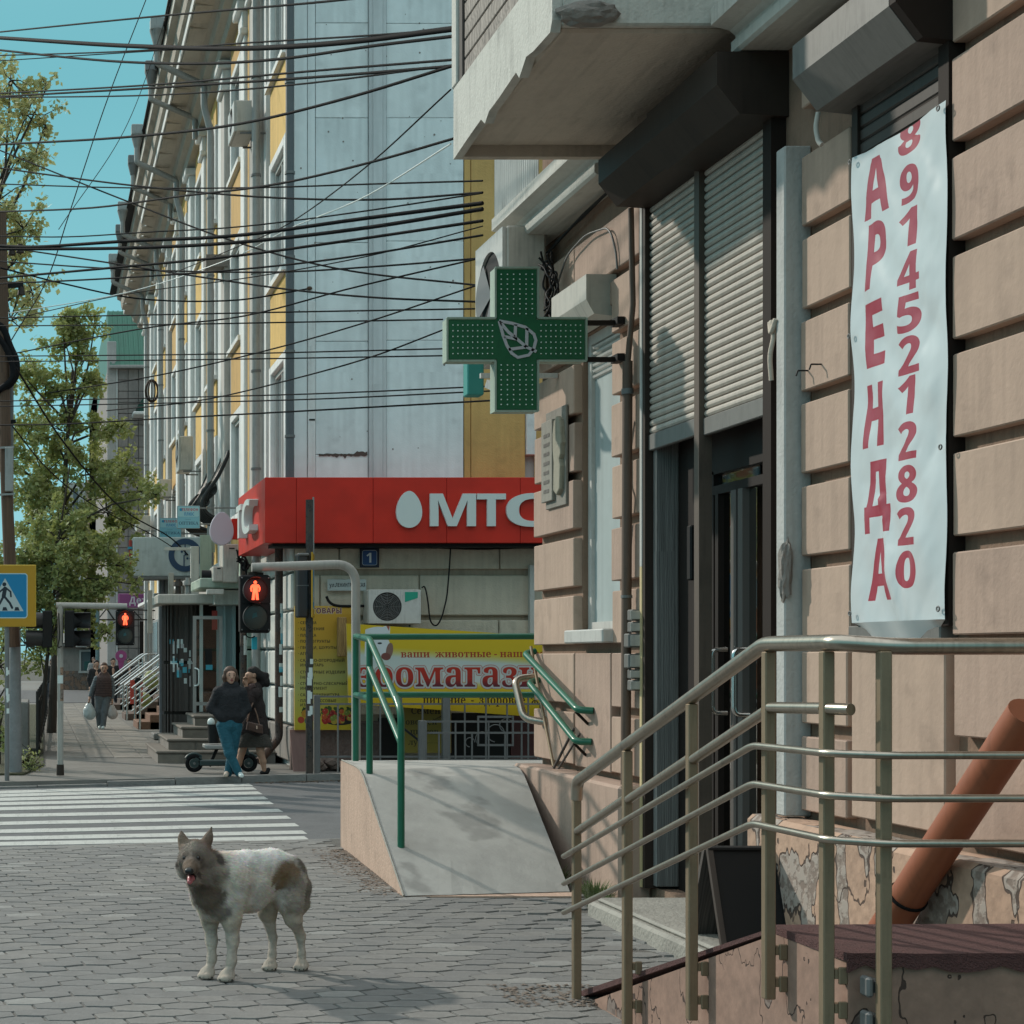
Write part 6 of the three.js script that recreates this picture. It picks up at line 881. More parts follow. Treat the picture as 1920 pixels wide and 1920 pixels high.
const leafD = mat([0.43, 0.48, 0.18], { side: THREE.DoubleSide, transmission: 0.45, rough: 0.8 }); leafD.map = T.foliage;
{
  const B = (d, list) => list.map(([px, py, r, n, dd = 0]) => [X_(px, d + dd), Y_(py, d + dd), d + dd, r * (d + dd) / F, n]);
  tree('tall sparse young leaved poplar rising at the upper left edge', X_(-60, 30), 30, 13, B(30, [[20, 150, 58, 0.9], [-30, 230, 80, 1.2], [50, 215, 55, 0.9], [30, 300, 60, 1.0], [-10, 380, 80, 1.3], [45, 430, 60, 0.9], [20, 500, 70, 1.1], [60, 545, 50, 0.7], [-50, 520, 100, 1.2], [20, 600, 70, 0.9], [90, 160, 22, 0.2], [85, 235, 24, 0.25]]), 620, 0.11, 41, leafY, 0.14, [0.2, 0]);
  tree('broad bright green tree behind the utility pole, its top below the cables', X_(96, 38), 38, 10.5, B(38, [[150, 605, 34, 0.8], [125, 650, 42, 0.8], [165, 660, 34, 0.8], [85, 720, 50, 0.8], [140, 730, 50, 1.0], [60, 800, 60, 1.0], [120, 810, 65, 1.3], [172, 800, 40, 0.8], [225, 800, 26, 0.2], [160, 880, 70, 1.5], [80, 890, 80, 1.8], [230, 880, 50, 0.9], [260, 920, 50, 0.6], [295, 930, 34, 0.28, -3], [120, 960, 80, 1.8], [200, 960, 60, 1.2], [60, 980, 70, 1.3], [245, 985, 45, 0.6], [40, 700, 60, 1.2], [20, 860, 70, 1.3], [140, 1020, 80, 1.6], [170, 720, 30, 0.5], [118, 600, 24, 0.3], [178, 610, 22, 0.25], [60, 930, 70, 1.4]]), 1150, 0.115, 57, leafM, 0.12, [0.5, 0]);
  tree('darker low tree over the iron fence at the left', X_(72, 33), 33, 7, B(33, [[110, 1010, 60, 1.3], [60, 1040, 60, 1.3], [170, 1040, 60, 1.3], [30, 1080, 60, 1.2], [130, 1090, 60, 1.4], [190, 1100, 42, 0.7], [80, 1130, 55, 1.2], [215, 1060, 40, 0.5], [150, 1160, 45, 0.6], [100, 1190, 42, 0.6], [50, 1210, 55, 0.9], [250, 1095, 20, 0.1], [190, 1190, 26, 0.2], [20, 1140, 60, 1.2], [140, 1130, 55, 1.0], [60, 1090, 60, 1.3], [110, 1060, 70, 1.3]]), 1300, 0.1, 63, leafD, 0.05, [0.6, 0]);
  tree('small leafy shrub tree beside the concrete stub of the pole', X_(-4, 26.5), 26.5, 3, B(26.5, [[0, 1250, 50, 1], [-20, 1320, 50, 1.2], [10, 1390, 40, 0.8], [20, 1190, 40, 0.6]]), 460, 0.085, 71, leafD, 0.05);
  tree('little green shrub at the foot of the concrete stub', X_(52, 25.3), 25.3, 0.5, B(25.3, [[52, 1420, 16, 0.5], [46, 1432, 14, 0.4], [60, 1434, 12, 0.35]]), 420, 0.045, 77, leafM, 0.02);
  tree('street tree farther left, mirrored in the entrance glass', -8.2, 42, 8, [[-8.2, 6, 42, 1.6, 1.4], [-9.2, 5, 41, 1.3, 1], [-7.3, 5, 43.5, 1.3, 1], [-8, 7.4, 42.5, 1.2, 0.9], [-8.4, 4, 43, 1.2, 0.8]], 900, 0.14, 91, leafM, 0.12);
  const v = structure('verge'); part('grass', [plan([[-6, 24.4], [-0.2, 24.4], [0.1, 26.5], [0.2, 60], [-6, 60]], -0.011, 0.02)], mat([0.08, 0.08, 0.035], { map: T.asphalt, size: 0.6, bump: 0.03, bsize: 0.3 }), v);
}
// ---------- iron fence along the left of the far pavement ----------
{
  const o = thing('iron_fence', 'low black wrought iron fence along the left side of the far pavement', 'fence', [0.2, 0, 34]), x = (d) => lerp(0.0, 0.3, (d - 28.8) / 22);
  for (let d = 28.8; d < 51; d += 2.2) { part('post', [cbox(x(d) - 0.025, x(d) + 0.025, -0.02, 1.15, d - 0.025, d + 0.025, 0.004)], M.ironBlack, o); for (const y of [0.15, 0.98]) part('rail', [bar(V(x(d), y, d), V(x(d + 2.2), y, d + 2.2), 0.035)], M.ironBlack, o); for (let k = 1; k < 16; k++) { const e = d + k * 2.2 / 16; if (d < 44) part('bar', [cbox(x(e) - 0.012, x(e) + 0.012, 0.06, 1.12 + 0.05 * Math.sin(k / 16 * Math.PI), e - 0.012, e + 0.012, 0.003)], M.ironBlack, o); } if (d < 44) for (let k = 0; k < 8; k++) part('ring', [new THREE.TorusGeometry(0.09, 0.014, 5, 12).rotateY(1.45).translate(x(d) , 0.8, -(d + 0.15 + k * 0.27))], M.ironBlack, o); }
  single('plinth_wall', [cbox(-0.4, -0.15, -0.05, 0.95, 29.2, 31.2, 0.02)], M.kerb, 'grey concrete block standing behind the front end of the iron fence', 'concrete block');
}

// ---------- shop entrances along the white street front ----------
{
  const o = thing('entrance_steps', 'tiered tiled steps up to the brown round shop entrance', 'steps', [3.0, 0, 28]), tm = [mat([0.24, 0.21, 0.18], { map: T.concrete, size: 0.6 }), mat([0.2, 0.175, 0.15], { map: T.concrete, size: 0.5 })];
  [[1.99, 0.19, 27.2], [2.2, 0.37, 27.6], [2.47, 0.56, 28.0], [2.72, 0.74, 28.4]].forEach(([x0, h, d], k) => {
    part('step', [box(x0 + 0.01, 3.95, h - 0.24, h - 0.045, d + 0.02, 29.9)], M.greyStone, o); part('tread', [cbox(x0 - 0.02, 3.95, h - 0.043, h, d - 0.02, 29.9, 0.012)], tm[1], o);
    for (let x = x0; x < 3.4; x += 0.46) part('tile', cbox(x + 0.008, Math.min(x + 0.452, 3.9), h - 0.235, h - 0.05, d, d + 0.03, 0.006), tm[(rnd() * 2) | 0], o);
  });
  const v = thing('shop_entrance', 'round entrance clad in dark brown boards with a glass door standing open', 'shop entrance', [3.2, 0.74, 30]);
  for (let k = 0; k < 13; k++) { const a = Math.PI * (0.02 + k * 0.075); for (const [y0, y1] of [[0.05, 0.68], [0.74, 1.62], [1.68, 2.74]]) part('board', [new THREE.BoxGeometry(0.088, y1 - y0, 0.03).rotateY(Math.PI / 2 - a + Math.PI).translate(2.72 + 0.36 * Math.cos(Math.PI - a + 0.0), (y0 + y1) / 2, -30.9 + 0.36 * Math.sin(a))], M.darkWood, v); }
  part('core', [cyl(2.72, 30.9, 0, 2.76, 0.34, 0.34, 20), box(2.7, 4.0, 0, 2.76, 30.6, 31.6)], M.brown, v);
  const dr = part('door', [box(2.8, 2.86, 0.4, 2.49, 29.5, 29.54), box(3.27, 3.33, 0.4, 2.49, 29.5, 29.54), box(2.86, 3.27, 2.43, 2.49, 29.5, 29.54), box(2.86, 3.27, 0.4, 0.47, 29.5, 29.54), box(2.86, 3.27, 0.88, 0.94, 29.5, 29.54)], M.pipeGrey, v);
  part('pane', [box(2.86, 3.27, 0.94, 2.43, 29.515, 29.525), box(2.86, 3.27, 0.47, 0.88, 29.515, 29.525)], M.glass, dr); part('handle', [pipe([V(2.83, 1.55, 29.49), V(2.9, 1.53, 29.42), V(2.9, 1.25, 29.42), V(2.83, 1.23, 29.49)], 0.015, { r: 0.05 })], M.letter, dr);
  part('notice', [cbox(3.02, 3.14, 1.62, 1.9, 29.48, 29.49, 0.002)], M.black, dr); part('notice', [cbox(3.03, 3.15, 1.52, 1.61, 29.48, 29.49, 0.002)], mat([0.05, 0.3, 0.4]), dr);
  part('glazing', [box(3.3, 3.62, 0.74, 2.7, 30.2, 30.24), box(3.42, 3.46, 0.74, 2.8, 30.1, 30.2), box(3.58, 3.64, 0.74, 2.8, 30.1, 30.2)], mat([0.33, 0.42, 0.43], { rough: 0.25 }), v); part('frame', [box(3.0, 3.06, 0.74, 2.8, 30.3, 30.36)], M.letter, v);
  part('red_poster', [box(3.2, 3.3, 2.25, 2.6, 30.05, 30.07)], mat([0.4, 0.05, 0.04]), v);
  part('canopy', [cbox(2.2, 3.42, 2.72, 2.9, 29.9, 31.4, 0.02)], M.cream, v); part('canopy', [cbox(2.9, 3.95, 2.98, 3.16, 29.2, 31, 0.02)], M.paleGreen, v); part('canopy_edge', [cbox(3.0, 3.3, 2.86, 2.95, 29.0, 29.2, 0.01), box(3.2, 3.9, 2.7, 2.96, 29.6, 30.6)], M.whitePaint, v);
  seed = 88; const pm = [M.letter, mat([0.1, 0.42, 0.52]), mat([0.45, 0.42, 0.42]), M.letter];
  for (let k = 0; k < 20; k++) { const a = rr(0.35, 1.7), y = rr(1.3, 2.05), c = new THREE.CylinderGeometry(0.379, 0.379, rr(0.07, 0.2), 4, 1, true, a - 1.2, rr(0.16, 0.36)); part('poster', [c.translate(2.72, k === 3 ? 2.0 : y, -30.9)], pm[k % 4], v); }
  single('weathered_post', [cbox(X_(358, 33), X_(373, 33), 2.85, 3.98, 33, 33.15, 0.01), cbox(X_(308, 33), X_(366, 33), 3.9, 3.94, 33.02, 33.06, 0.004), bar(V(X_(310, 33), 3.96, 33.1), V(X_(366, 33), 3.95, 33.1), 0.02), cbox(X_(362, 33), X_(380, 33), 2.82, 2.92, 32.9, 33.1, 0.01)], M.whitePaint, 'weathered white post with a wire crossarm in front of the round face sign', 'post');
  for (const [a, b, c, e, l] of [[418, 447, 1092, 1020, 'tall beige equipment box under the lilac egg sign'], [400, 418, 1090, 1062, 'small beige equipment box left of the tall one on the shop roof']]) { const q = thing('equipment_box', l, 'box', [X_((a + b) / 2, 29), Y_(c, 29), 29]); part('casing', [cbox(X_(a, 29), X_(b, 29), Y_(c, 29), Y_(e, 29), 29, 29.6, 0.015)], M.cream, q); part('vent', [box(X_(lerp(a, b, 0.4), 29), X_(lerp(a, b, 0.75), 29), Y_(lerp(e, c, 0.1) + 2, 29), Y_(lerp(e, c, 0.1), 29), 28.99, 29)], M.black, q); }
  single('cable', [...Array(7)].map((_, k) => { seed = 400 + k; const p = []; for (let i = 0; i < 5; i++) p.push(at(446 + i * 5 + rr(-5, 5), 1040 + i * 6 + rr(-14, 16), 28.6 + rr(-0.1, 0.1))); return pipe(p, 0.018, { r: 0.08, seg: 5 }); }), M.black, 'tangle of black cables between the equipment box and the red shop sign', 'cable');
  single('awning_roll', [pipe([V(2.95, 3.22, 29.4), V(3.55, 3.2, 29.3)], 0.09, { seg: 8 })], M.black, 'dark rolled awning lying on the pale green canopy', 'awning');
  for (let k = 0; k < 2; k++) { const d = 33.6 - k * 0.5; single('pipe_stack', [cyl(X_(334, d) + k * 0.2, d, 2.9, 3.35, 0.07, 0.05), cyl(X_(334, d) + k * 0.2, d, 3.2, 3.3, 0.11, 0.09)], k ? M.pipeGrey : M.slatDark, k ? 'small grey bottle shaped fitting on the entrance canopy' : 'small dark lantern shaped fitting on the entrance canopy', 'fitting'); }
  single('canopy_column', [cbox(X_(316, 34), X_(326, 34), 2.9, 3.5, 34, 34.1, 0.01), cbox(X_(277, 38), X_(286, 38), 2.3, 3.3, 38, 38.1, 0.01)], M.cream, 'pale uprights beneath the big grey sign box', 'post');
  single('meter_box', [cbox(X_(289, 37), X_(302, 37), Y_(1137, 37), Y_(1112, 37), 37, 37.3, 0.02)], M.pipeGrey, 'rounded grey meter box left of the sign pole', 'box');
}
{
  // big grey sign box on its pole, a split face in a blue ring
  const D = 35, o = thing('shop_sign', 'large grey sign box with a blue ring and split face emblem on a pole', 'sign', [X_(308, D), 0, D]);
  part('box', [cbox(X_(249, D), X_(380, D), Y_(1081, D), Y_(1007, D), D, D + 0.5, 0.02)], mat([0.52, 0.57, 0.57], { rough: 0.5, map: T.plaster, size: 2 }), o); part('base_trim', [cbox(X_(246, D), X_(380, D), Y_(1087, D), Y_(1081.5, D), D - 0.03, D + 0.5, 0.01)], M.galv, o);
  const cx = X_(347, D), cy = Y_(1041, D), R = 0.355, ring = new THREE.Shape(); ring.absarc(cx, cy, R, 0, TAU); const h = new THREE.Path(); h.absarc(cx, cy, R * 0.66, 0, TAU); ring.holes.push(h); const navy = mat([0.02, 0.055, 0.12], { rough: 0.5 });
  part('emblem', [new THREE.ExtrudeGeometry(ring, { depth: 0.02, bevelEnabled: false, curveSegments: 28 }).translate(0, 0, -D), box(cx - 0.012, cx + 0.012, cy, cy + 0.25, D - 0.018, D), box(cx - 0.035, cx - 0.012, cy - 0.25, cy + 0.0, D - 0.018, D), box(cx - 0.012, cx + 0.03, cy - 0.005, cy + 0.02, D - 0.018, D), new THREE.CylinderGeometry(0.026, 0.026, 0.02, 12).rotateX(Math.PI / 2).translate(cx - 0.07, cy + 0.075, -D + 0.008), new THREE.CylinderGeometry(0.024, 0.024, 0.02, 12).rotateX(Math.PI / 2).translate(cx + 0.05, cy - 0.07, -D + 0.008), new THREE.CylinderGeometry(0.024, 0.024, 0.02, 12).rotateX(Math.PI / 2).translate(cx + 0.12, cy - 0.07, -D + 0.008)], navy, o);
  part('pole', [cyl(X_(304.5, D), D + 0.2, 0, Y_(1087, D), 0.055)], mat([0.1, 0.1, 0.11], { rough: 0.5 }), o); part('pole', [cyl(X_(313, D), D + 0.25, 0, Y_(1087, D), 0.05)], M.galv, o); part('foot', [cbox(X_(286, D), X_(322, D), 0, 0.13, D - 0.3, D + 0.6, 0.02)], M.kerb, o);
  part('striped_edge', [0, 1, 2, 3].map((k) => box(X_(243, D), X_(248, D), Y_(1024 + k * 13, D), Y_(1012 + k * 13, D), D + 0.1, D + 0.3)), mat([0.4, 0.06, 0.05]), o); part('striped_edge', [0, 1, 2].map((k) => box(X_(241, D), X_(248, D), Y_(1029 + k * 19, D), Y_(1024.5 + k * 19, D), D + 0.08, D + 0.28)), mat([0.05, 0.3, 0.42]), o);
  single('sign_wing', [cbox(X_(375, 33.6), X_(397, 33.6), Y_(1085, 33.6), Y_(1003, 33.6), 33.6, 33.66, 0.005), box(X_(396, 33.6), X_(404, 33.6), Y_(1035, 33.6), Y_(1008, 33.6), 33.7, 33.75)], M.paleGreen, 'pale green striped sign panel half hidden behind the white post', 'sign');
  // two small blue hanging plates
  const art = canvasTex(512, 520, (g) => { g.fillStyle = '#7fb9c9'; g.fillRect(0, 0, 512, 520); g.strokeStyle = '#2a6f96'; g.lineWidth = 8; g.beginPath(); g.roundRect(10, 10, 492, 246, 34); g.stroke(); g.fillStyle = '#9cc9d2'; g.fill(); g.fillStyle = '#0e86b4'; g.beginPath(); g.arc(80, 84, 34, 0, TAU); g.fill(); g.font = 'bold 92px sans-serif'; g.fillStyle = '#b04652'; g.fillText('ТЕЛЕФОН', 92, 118, 390); g.fillStyle = '#0e78b0'; g.font = 'bold 104px sans-serif'; g.fillText('ПЛЮС', 150, 226, 240); g.fillStyle = '#5b8ea0'; g.font = 'bold 40px sans-serif'; g.fillText('САЛОН', 170, 330); g.fillStyle = '#2f4f66'; g.font = 'bold 104px serif'; g.fillText('ОПТИКА', 26, 440, 460); });
  const m = mat([0.85, 0.85, 0.85], { rough: 0.5 }); m.map = art;
  for (const [a, b, c, e, d, l] of [[332, 375, 991, 948, 32.5, 'nearer and higher blue hanging plate of the phone and optics shop'], [299, 340, 1008, 971, 36.5, 'farther and lower blue hanging plate of the phone and optics shop']]) { const q = thing('hanging_sign', l, 'sign', [X_((a + b) / 2, d), Y_(c, d), d], 'blue hanging shop plates'); part('plate', [cbox(X_(a, d), X_(b, d), Y_(c, d), Y_(e, d), d, d + 0.05, 0.01)], M.pipeGrey, q); part('print', [rect(X_(a, d) + 0.008, X_(b, d) - 0.008, Y_(c, d) + 0.008, Y_(e, d) - 0.008, d - 0.002)], m, q, { uv: true }); for (const y of [0.2, 0.9]) part('bracket', [bar(V(X_(b, d), lerp(Y_(c, d), Y_(e, d), y), d + 0.03), V(3.95, lerp(Y_(c, d), Y_(e, d), y), d + 0.03), 0.03)], M.galv, q); }
}
// stairs with stainless rails farther along
[[39.9, 'brick coloured stair with three slanting steel rails, nearest of the row along the street front'], [45.6, 'stair with slanting steel rails in the middle of the row along the street front'], [54.5, 'farthest small stair with a steel rail along the street front']].forEach(([d, label], k) => {
  const o = thing('shop_stairs', label, 'stairs', [3.2, 0, d], 'shop stairs along the street front'), bm = mat(k === 0 ? [0.24, 0.13, 0.085] : [0.15, 0.1, 0.08], { map: T.concrete, size: 0.5 });
  for (let s = 0; s < 5; s++) part('step', [cbox(2.45 + s * 0.3, 3.95, -0.02, 0.17 * (s + 1), d + 0.1, d + 2, 0.012)], bm, o);
  for (const e of [d, d + 2.05]) { part('post', [cyl(2.5, e, 0, 0.98, 0.028)], M.chrome, o); part('post', [cyl(3.5, e, 0.5, 1.75, 0.028)], M.chrome, o); for (const y of [1.0, 0.72, 0.42]) part('rail', [pipe([V(2.42, y - 0.05, e), V(3.6, y + 0.85, e), V(3.95, y + 0.86, e)], y === 1 ? 0.032 : 0.02, { r: 0.1, seg: 8 })], M.chrome, o); }
});
single('potted_shrubs', [...Array(9)].map((_, k) => { seed = 500 + k; return new THREE.IcosahedronGeometry(rr(0.12, 0.22), 1).translate(3.2 + rr(-0.4, 0.5), 0.5 + rr(0, 0.8), -44 + rr(-1.4, 1.4)); }), leafD, 'green planting between the steel rails of the shop stairs', 'plants', null, { kind: 'stuff' });
{
  const o = thing('sandwich_board', 'red and black advertising board standing among the shop stairs', 'pavement board', [2.75, 0, 44]), d = 44; part('panel', [cbox(X_(244, d), X_(268, d), Y_(1320, d), Y_(1275, d), d, d + 0.04, 0.006)], mat([0.5, 0.07, 0.05]), o); part('figure', [cbox(X_(256, d), X_(262, d), Y_(1320, d), Y_(1282, d), d - 0.012, d, 0.003), new THREE.SphereGeometry(0.1, 10, 6).scale(1, 1, 0.15).translate(X_(259, d), Y_(1277, d), -d + 0.01)], M.black, o);
}
// ---------- far end of the street ----------
{
  const D = 66, o = thing('tiled_building', 'grey tiled building with a steep green metal roof at the end of the street', 'building', [5, 0, 70]), x0 = X_(203, D), X = (p) => X_(p, D), Y = (p) => Y_(p, D);
  part('wall', [box(x0, 14, -0.1, Y(687), D + 0.1, 84)], M.tileGreyB, o); part('corner_strip', [cbox(x0 - 0.04, X(218), -0.1, Y(640), D, D + 0.2, 0.02)], mat([0.42, 0.41, 0.4], { map: T.plaster, size: 2 }), o); part('edge', [cbox(X(218.4), X(220.4), -0.1, Y(687), D - 0.03, D + 0.1, 0.01)], M.trim, o);
  const tw = 0.415, th = 0.45; for (let r = 0; r < 29; r++) for (let c = 0; c < 4; c++) part('tile', cbox(X(221) + c * tw + 0.012, X(221) + (c + 1) * tw - 0.012, 0.3 + r * th + 0.012, 0.3 + (r + 1) * th - 0.012, D + 0.02, D + 0.12, 0.01), rnd() < 0.5 ? M.tileGrey : M.tileGreyB, o);
  const roof = part('roof', [across([[D - 0.1, Y(687)], [84, Y(687)], [84, Y(560)], [D + 2.4, Y(560)]], X(206), 14)], M.roofGreen, o); for (let k = 0; k < 12; k++) part('seam', [bar(V(X(206) + 0.04 + k * 0.2, Y(687), D - 0.13), V(X(206) + 0.04 + k * 0.2, Y(560), D + 2.37), 0.05)], M.roofGreen, roof);
  part('eave', [cbox(X(204), 14, Y(692), Y(686), D - 0.25, D + 0.3, 0.02)], M.pipeGrey, o); part('pediment', [front(outline([[X(254), Y(770)], [X(290), Y(715)], [X(292), Y(775)], [X(262), Y(778)]]), D - 0.9, 0.9)], mat([0.01, 0.06, 0.045]), o); part('pediment_sill', [cbox(X(247), X(270), Y(784), Y(778), D - 1, D, 0.03)], M.trim, o);
  part('drainpipe', [cyl(X_(287, 62.6), 62.6, 0.2, Y_(560, 62.6), 0.13)], mat([0.12, 0.13, 0.14]), o);
  part('doorway', [box(X(262), X(290), 0, Y(1165), D - 0.02, D + 0.1)], M.brown, o); part('rear_wing', [box(X_(182, 80), x0, -0.1, Y_(700, 80), 80, 90)], M.tileGrey, o); part('rear_roof', [across([[79.8, Y_(726, 80)], [90, Y_(726, 80)], [90, Y_(684, 80)], [81, Y_(684, 80)]], X_(179, 80), x0)], M.roofGreen, o);
  const s = thing('shop_sign', 'magenta shop sign with white letters on the grey tiled building', 'sign', [X_(250, 64), Y_(1138, 64), 64]), m = mat([0.85, 0.85, 0.85], { rough: 0.5 });
  m.map = canvasTex(512, 220, (g) => { g.fillStyle = '#8f4580'; g.fillRect(0, 0, 512, 220); g.strokeStyle = '#a86a9a'; g.lineWidth = 10; g.strokeRect(4, 4, 504, 212); g.fillStyle = '#d3cfd6'; g.font = 'bold 170px sans-serif'; g.fillText('Дет', 180, 165, 330); });
  part('board', [cbox(X_(222, 64), X_(278, 64), Y_(1139, 64), Y_(1113, 64), 64, 64.2, 0.02)], mat([0.28, 0.06, 0.22]), s); part('print', [rect(X_(222, 64) + 0.02, X_(278, 64) - 0.02, Y_(1139, 64) + 0.02, Y_(1113, 64) - 0.02, 63.995)], m, s, { uv: true });
  const r = thing('round_sign', 'round magenta sign on a stand at the end of the pavement', 'sign', [X_(227, 60), 0, 60]), q = (p, y) => [X_(p, 60), Y_(y, 60)];
  part('disc', [new THREE.CylinderGeometry(0.21, 0.21, 0.05, 24).rotateX(Math.PI / 2).translate(...q(227, 1230), -60), front(outline([q(221, 1238), q(233, 1238), q(229, 1262), q(225, 1262)]), 60, 0.05)], mat([0.33, 0.07, 0.2]), r); part('centre', [new THREE.CylinderGeometry(0.07, 0.07, 0.02, 14).rotateX(Math.PI / 2).translate(...q(227, 1230), -59.96)], M.lilac, r); part('stand', [cyl(X_(227, 60), 60, 0, 1.0, 0.03)], M.galv, r);
  const dish = thing('satellite_dish', 'white satellite dish on the corner of the grey tiled building', 'satellite dish', [X_(272, 61), Y_(1002, 61), 61]); part('dish', [new THREE.SphereGeometry(0.24, 16, 8, 0, TAU, 0, 0.9).rotateX(Math.PI / 2 + 0.3).scale(1, 1, 0.5).translate(X_(272, 61), Y_(990, 61), -61)], M.whiteP, dish); part('arm', [bar(V(X_(272, 61), Y_(998, 61), 61), V(X_(290, 61), Y_(1004, 61), 61.3), 0.05)], M.galv, dish);
}
{
  const g = structure('road'); part('asphalt', plan([[-60, 63], [2.6, 63], [2.6, 86], [-60, 86]], -0.012, 0.004), M.asphalt, g);
  const D = 88, o = thing('kiosk', 'pale kiosk with a white framed window above a graffiti wall at the street end', 'kiosk', [X_(160, D), 0, D]), X = (p) => X_(p, D), Y = (p) => Y_(p, D);
  part('wall', [box(X(112), X(210), Y(1262), Y(1210), D + 0.2, D + 2.5)], mat([0.36, 0.33, 0.31], { map: T.dirty, size: 1.2 }), o); part('base', [box(X(112), X(200), 0, Y(1258), D, D + 2.6)], crackTexM(), o); part('roof', [cbox(X(110), X(212), Y(1212), Y(1207), D - 0.2, D + 2.7, 0.03)], M.pipeGrey, o); part('roof_cap', [cbox(X(142), X(163), Y(1214), Y(1205), D - 0.4, D, 0.03)], M.whiteP, o);
  const w = part('window', [box(X(149), X(152), Y(1260), Y(1218), D, D + 0.2), box(X(182), X(186), Y(1260), Y(1218), D, D + 0.2), box(X(152), X(182), Y(1222), Y(1218), D, D + 0.2), box(X(147), X(188), Y(1262), Y(1258), D - 0.06, D + 0.2)], M.whiteP, o); part('pane', [box(X(152), X(182), Y(1258), Y(1222), D + 0.1, D + 0.14)], mat([0.12, 0.16, 0.17], { rough: 0.15 }), w); part('goods', [cbox(X(158), X(176), Y(1256), Y(1240), D + 0.06, D + 0.1, 0.01)], mat([0.05, 0.14, 0.13]), w);
  const b = thing('apartment_building', 'pale apartment block with peach edges glimpsed through the tree leaves', 'building', [3, 0, 104]), E = 104; part('wall', [box(X_(120, E), X_(205, E), 0, Y_(905, E), E, E + 12)], mat([0.45, 0.43, 0.41], { map: T.plaster, size: 3 }), b); part('edge', [box(X_(162, E), X_(175, E), 0, Y_(900, E), E - 0.1, E + 0.1)], mat([0.5, 0.33, 0.25]), b); part('edge', [box(X_(190, E), X_(193, E), 0, Y_(905, E), E - 0.08, E)], M.trim, b);
  for (let r = 0; r < 4; r++) for (const p of [142, 182, 197]) { const q = part('window', [cbox(X_(p - 6, E), X_(p + 6, E), 2.2 + r * 2.9, 3.8 + r * 2.9, E - 0.05, E + 0.05, 0.02)], M.whiteP, b); part('pane', [box(X_(p - 5, E), X_(p + 5, E), 2.3 + r * 2.9, 3.7 + r * 2.9, E - 0.06, E - 0.055)], mat([0.12, 0.14, 0.15], { rough: 0.15 }), q); }
  const t = thing('gantry', 'thin dark steel truss on a blue green post behind the smaller red signal', 'gantry', [X_(184, 56), 0, 56]), Z = 56; part('post', [cyl(X_(183, Z), Z, 0, Y_(1132, Z), 0.07)], mat([0.12, 0.2, 0.22]), t); part('beam', [bar(at(160, 1162, Z), at(292, 1162, Z), 0.05), bar(at(178, 1140, Z), at(292, 1145, Z), 0.04)], M.brownMetal, t); part('brace', [bar(at(183, 1162, Z), at(200, 1141, Z), 0.04), bar(at(200, 1141, Z), at(214, 1162, Z), 0.05), bar(at(183, 1185, Z), at(222, 1163, Z), 0.04), bar(at(172, 1145, Z), at(183, 1162, Z), 0.04), bar(at(250, 1145, Z), at(266, 1162, Z), 0.04)], M.ironBlack, t); part('lamp', [new THREE.IcosahedronGeometry(0.14, 1).translate(X_(184, Z), Y_(1138, Z), -Z)], mat([0.3, 0.08, 0.06]), t);
  // houses across the street to the left, out of the picture but mirrored in the door glass
  const h = thing('brick_house', 'orange brick apartment house across the street, mirrored in the entrance glass', 'building', [-34, 0, 80]); part('wall', [box(-46, -30, 0, 13, 66, 96)], mat([0.42, 0.16, 0.08], { map: T.plaster, size: 3 }), h);
  for (let r = 0; r < 4; r++) for (let k = 0; k < 7; k++) { const d = 68 + k * 4, q = part('window', [box(-29.98, -29.9, 1.4 + r * 3, 3.1 + r * 3, d, d + 1.6)], M.whiteP, h); part('pane', [box(-29.9, -29.88, 1.5 + r * 3, 3 + r * 3, d + 0.1, d + 1.5)], mat([0.1, 0.13, 0.15], { rough: 0.1 }), q); }
}
function crackTexM() { return mat([0.5, 0.47, 0.46], { map: peel, size: 0.9 }); }

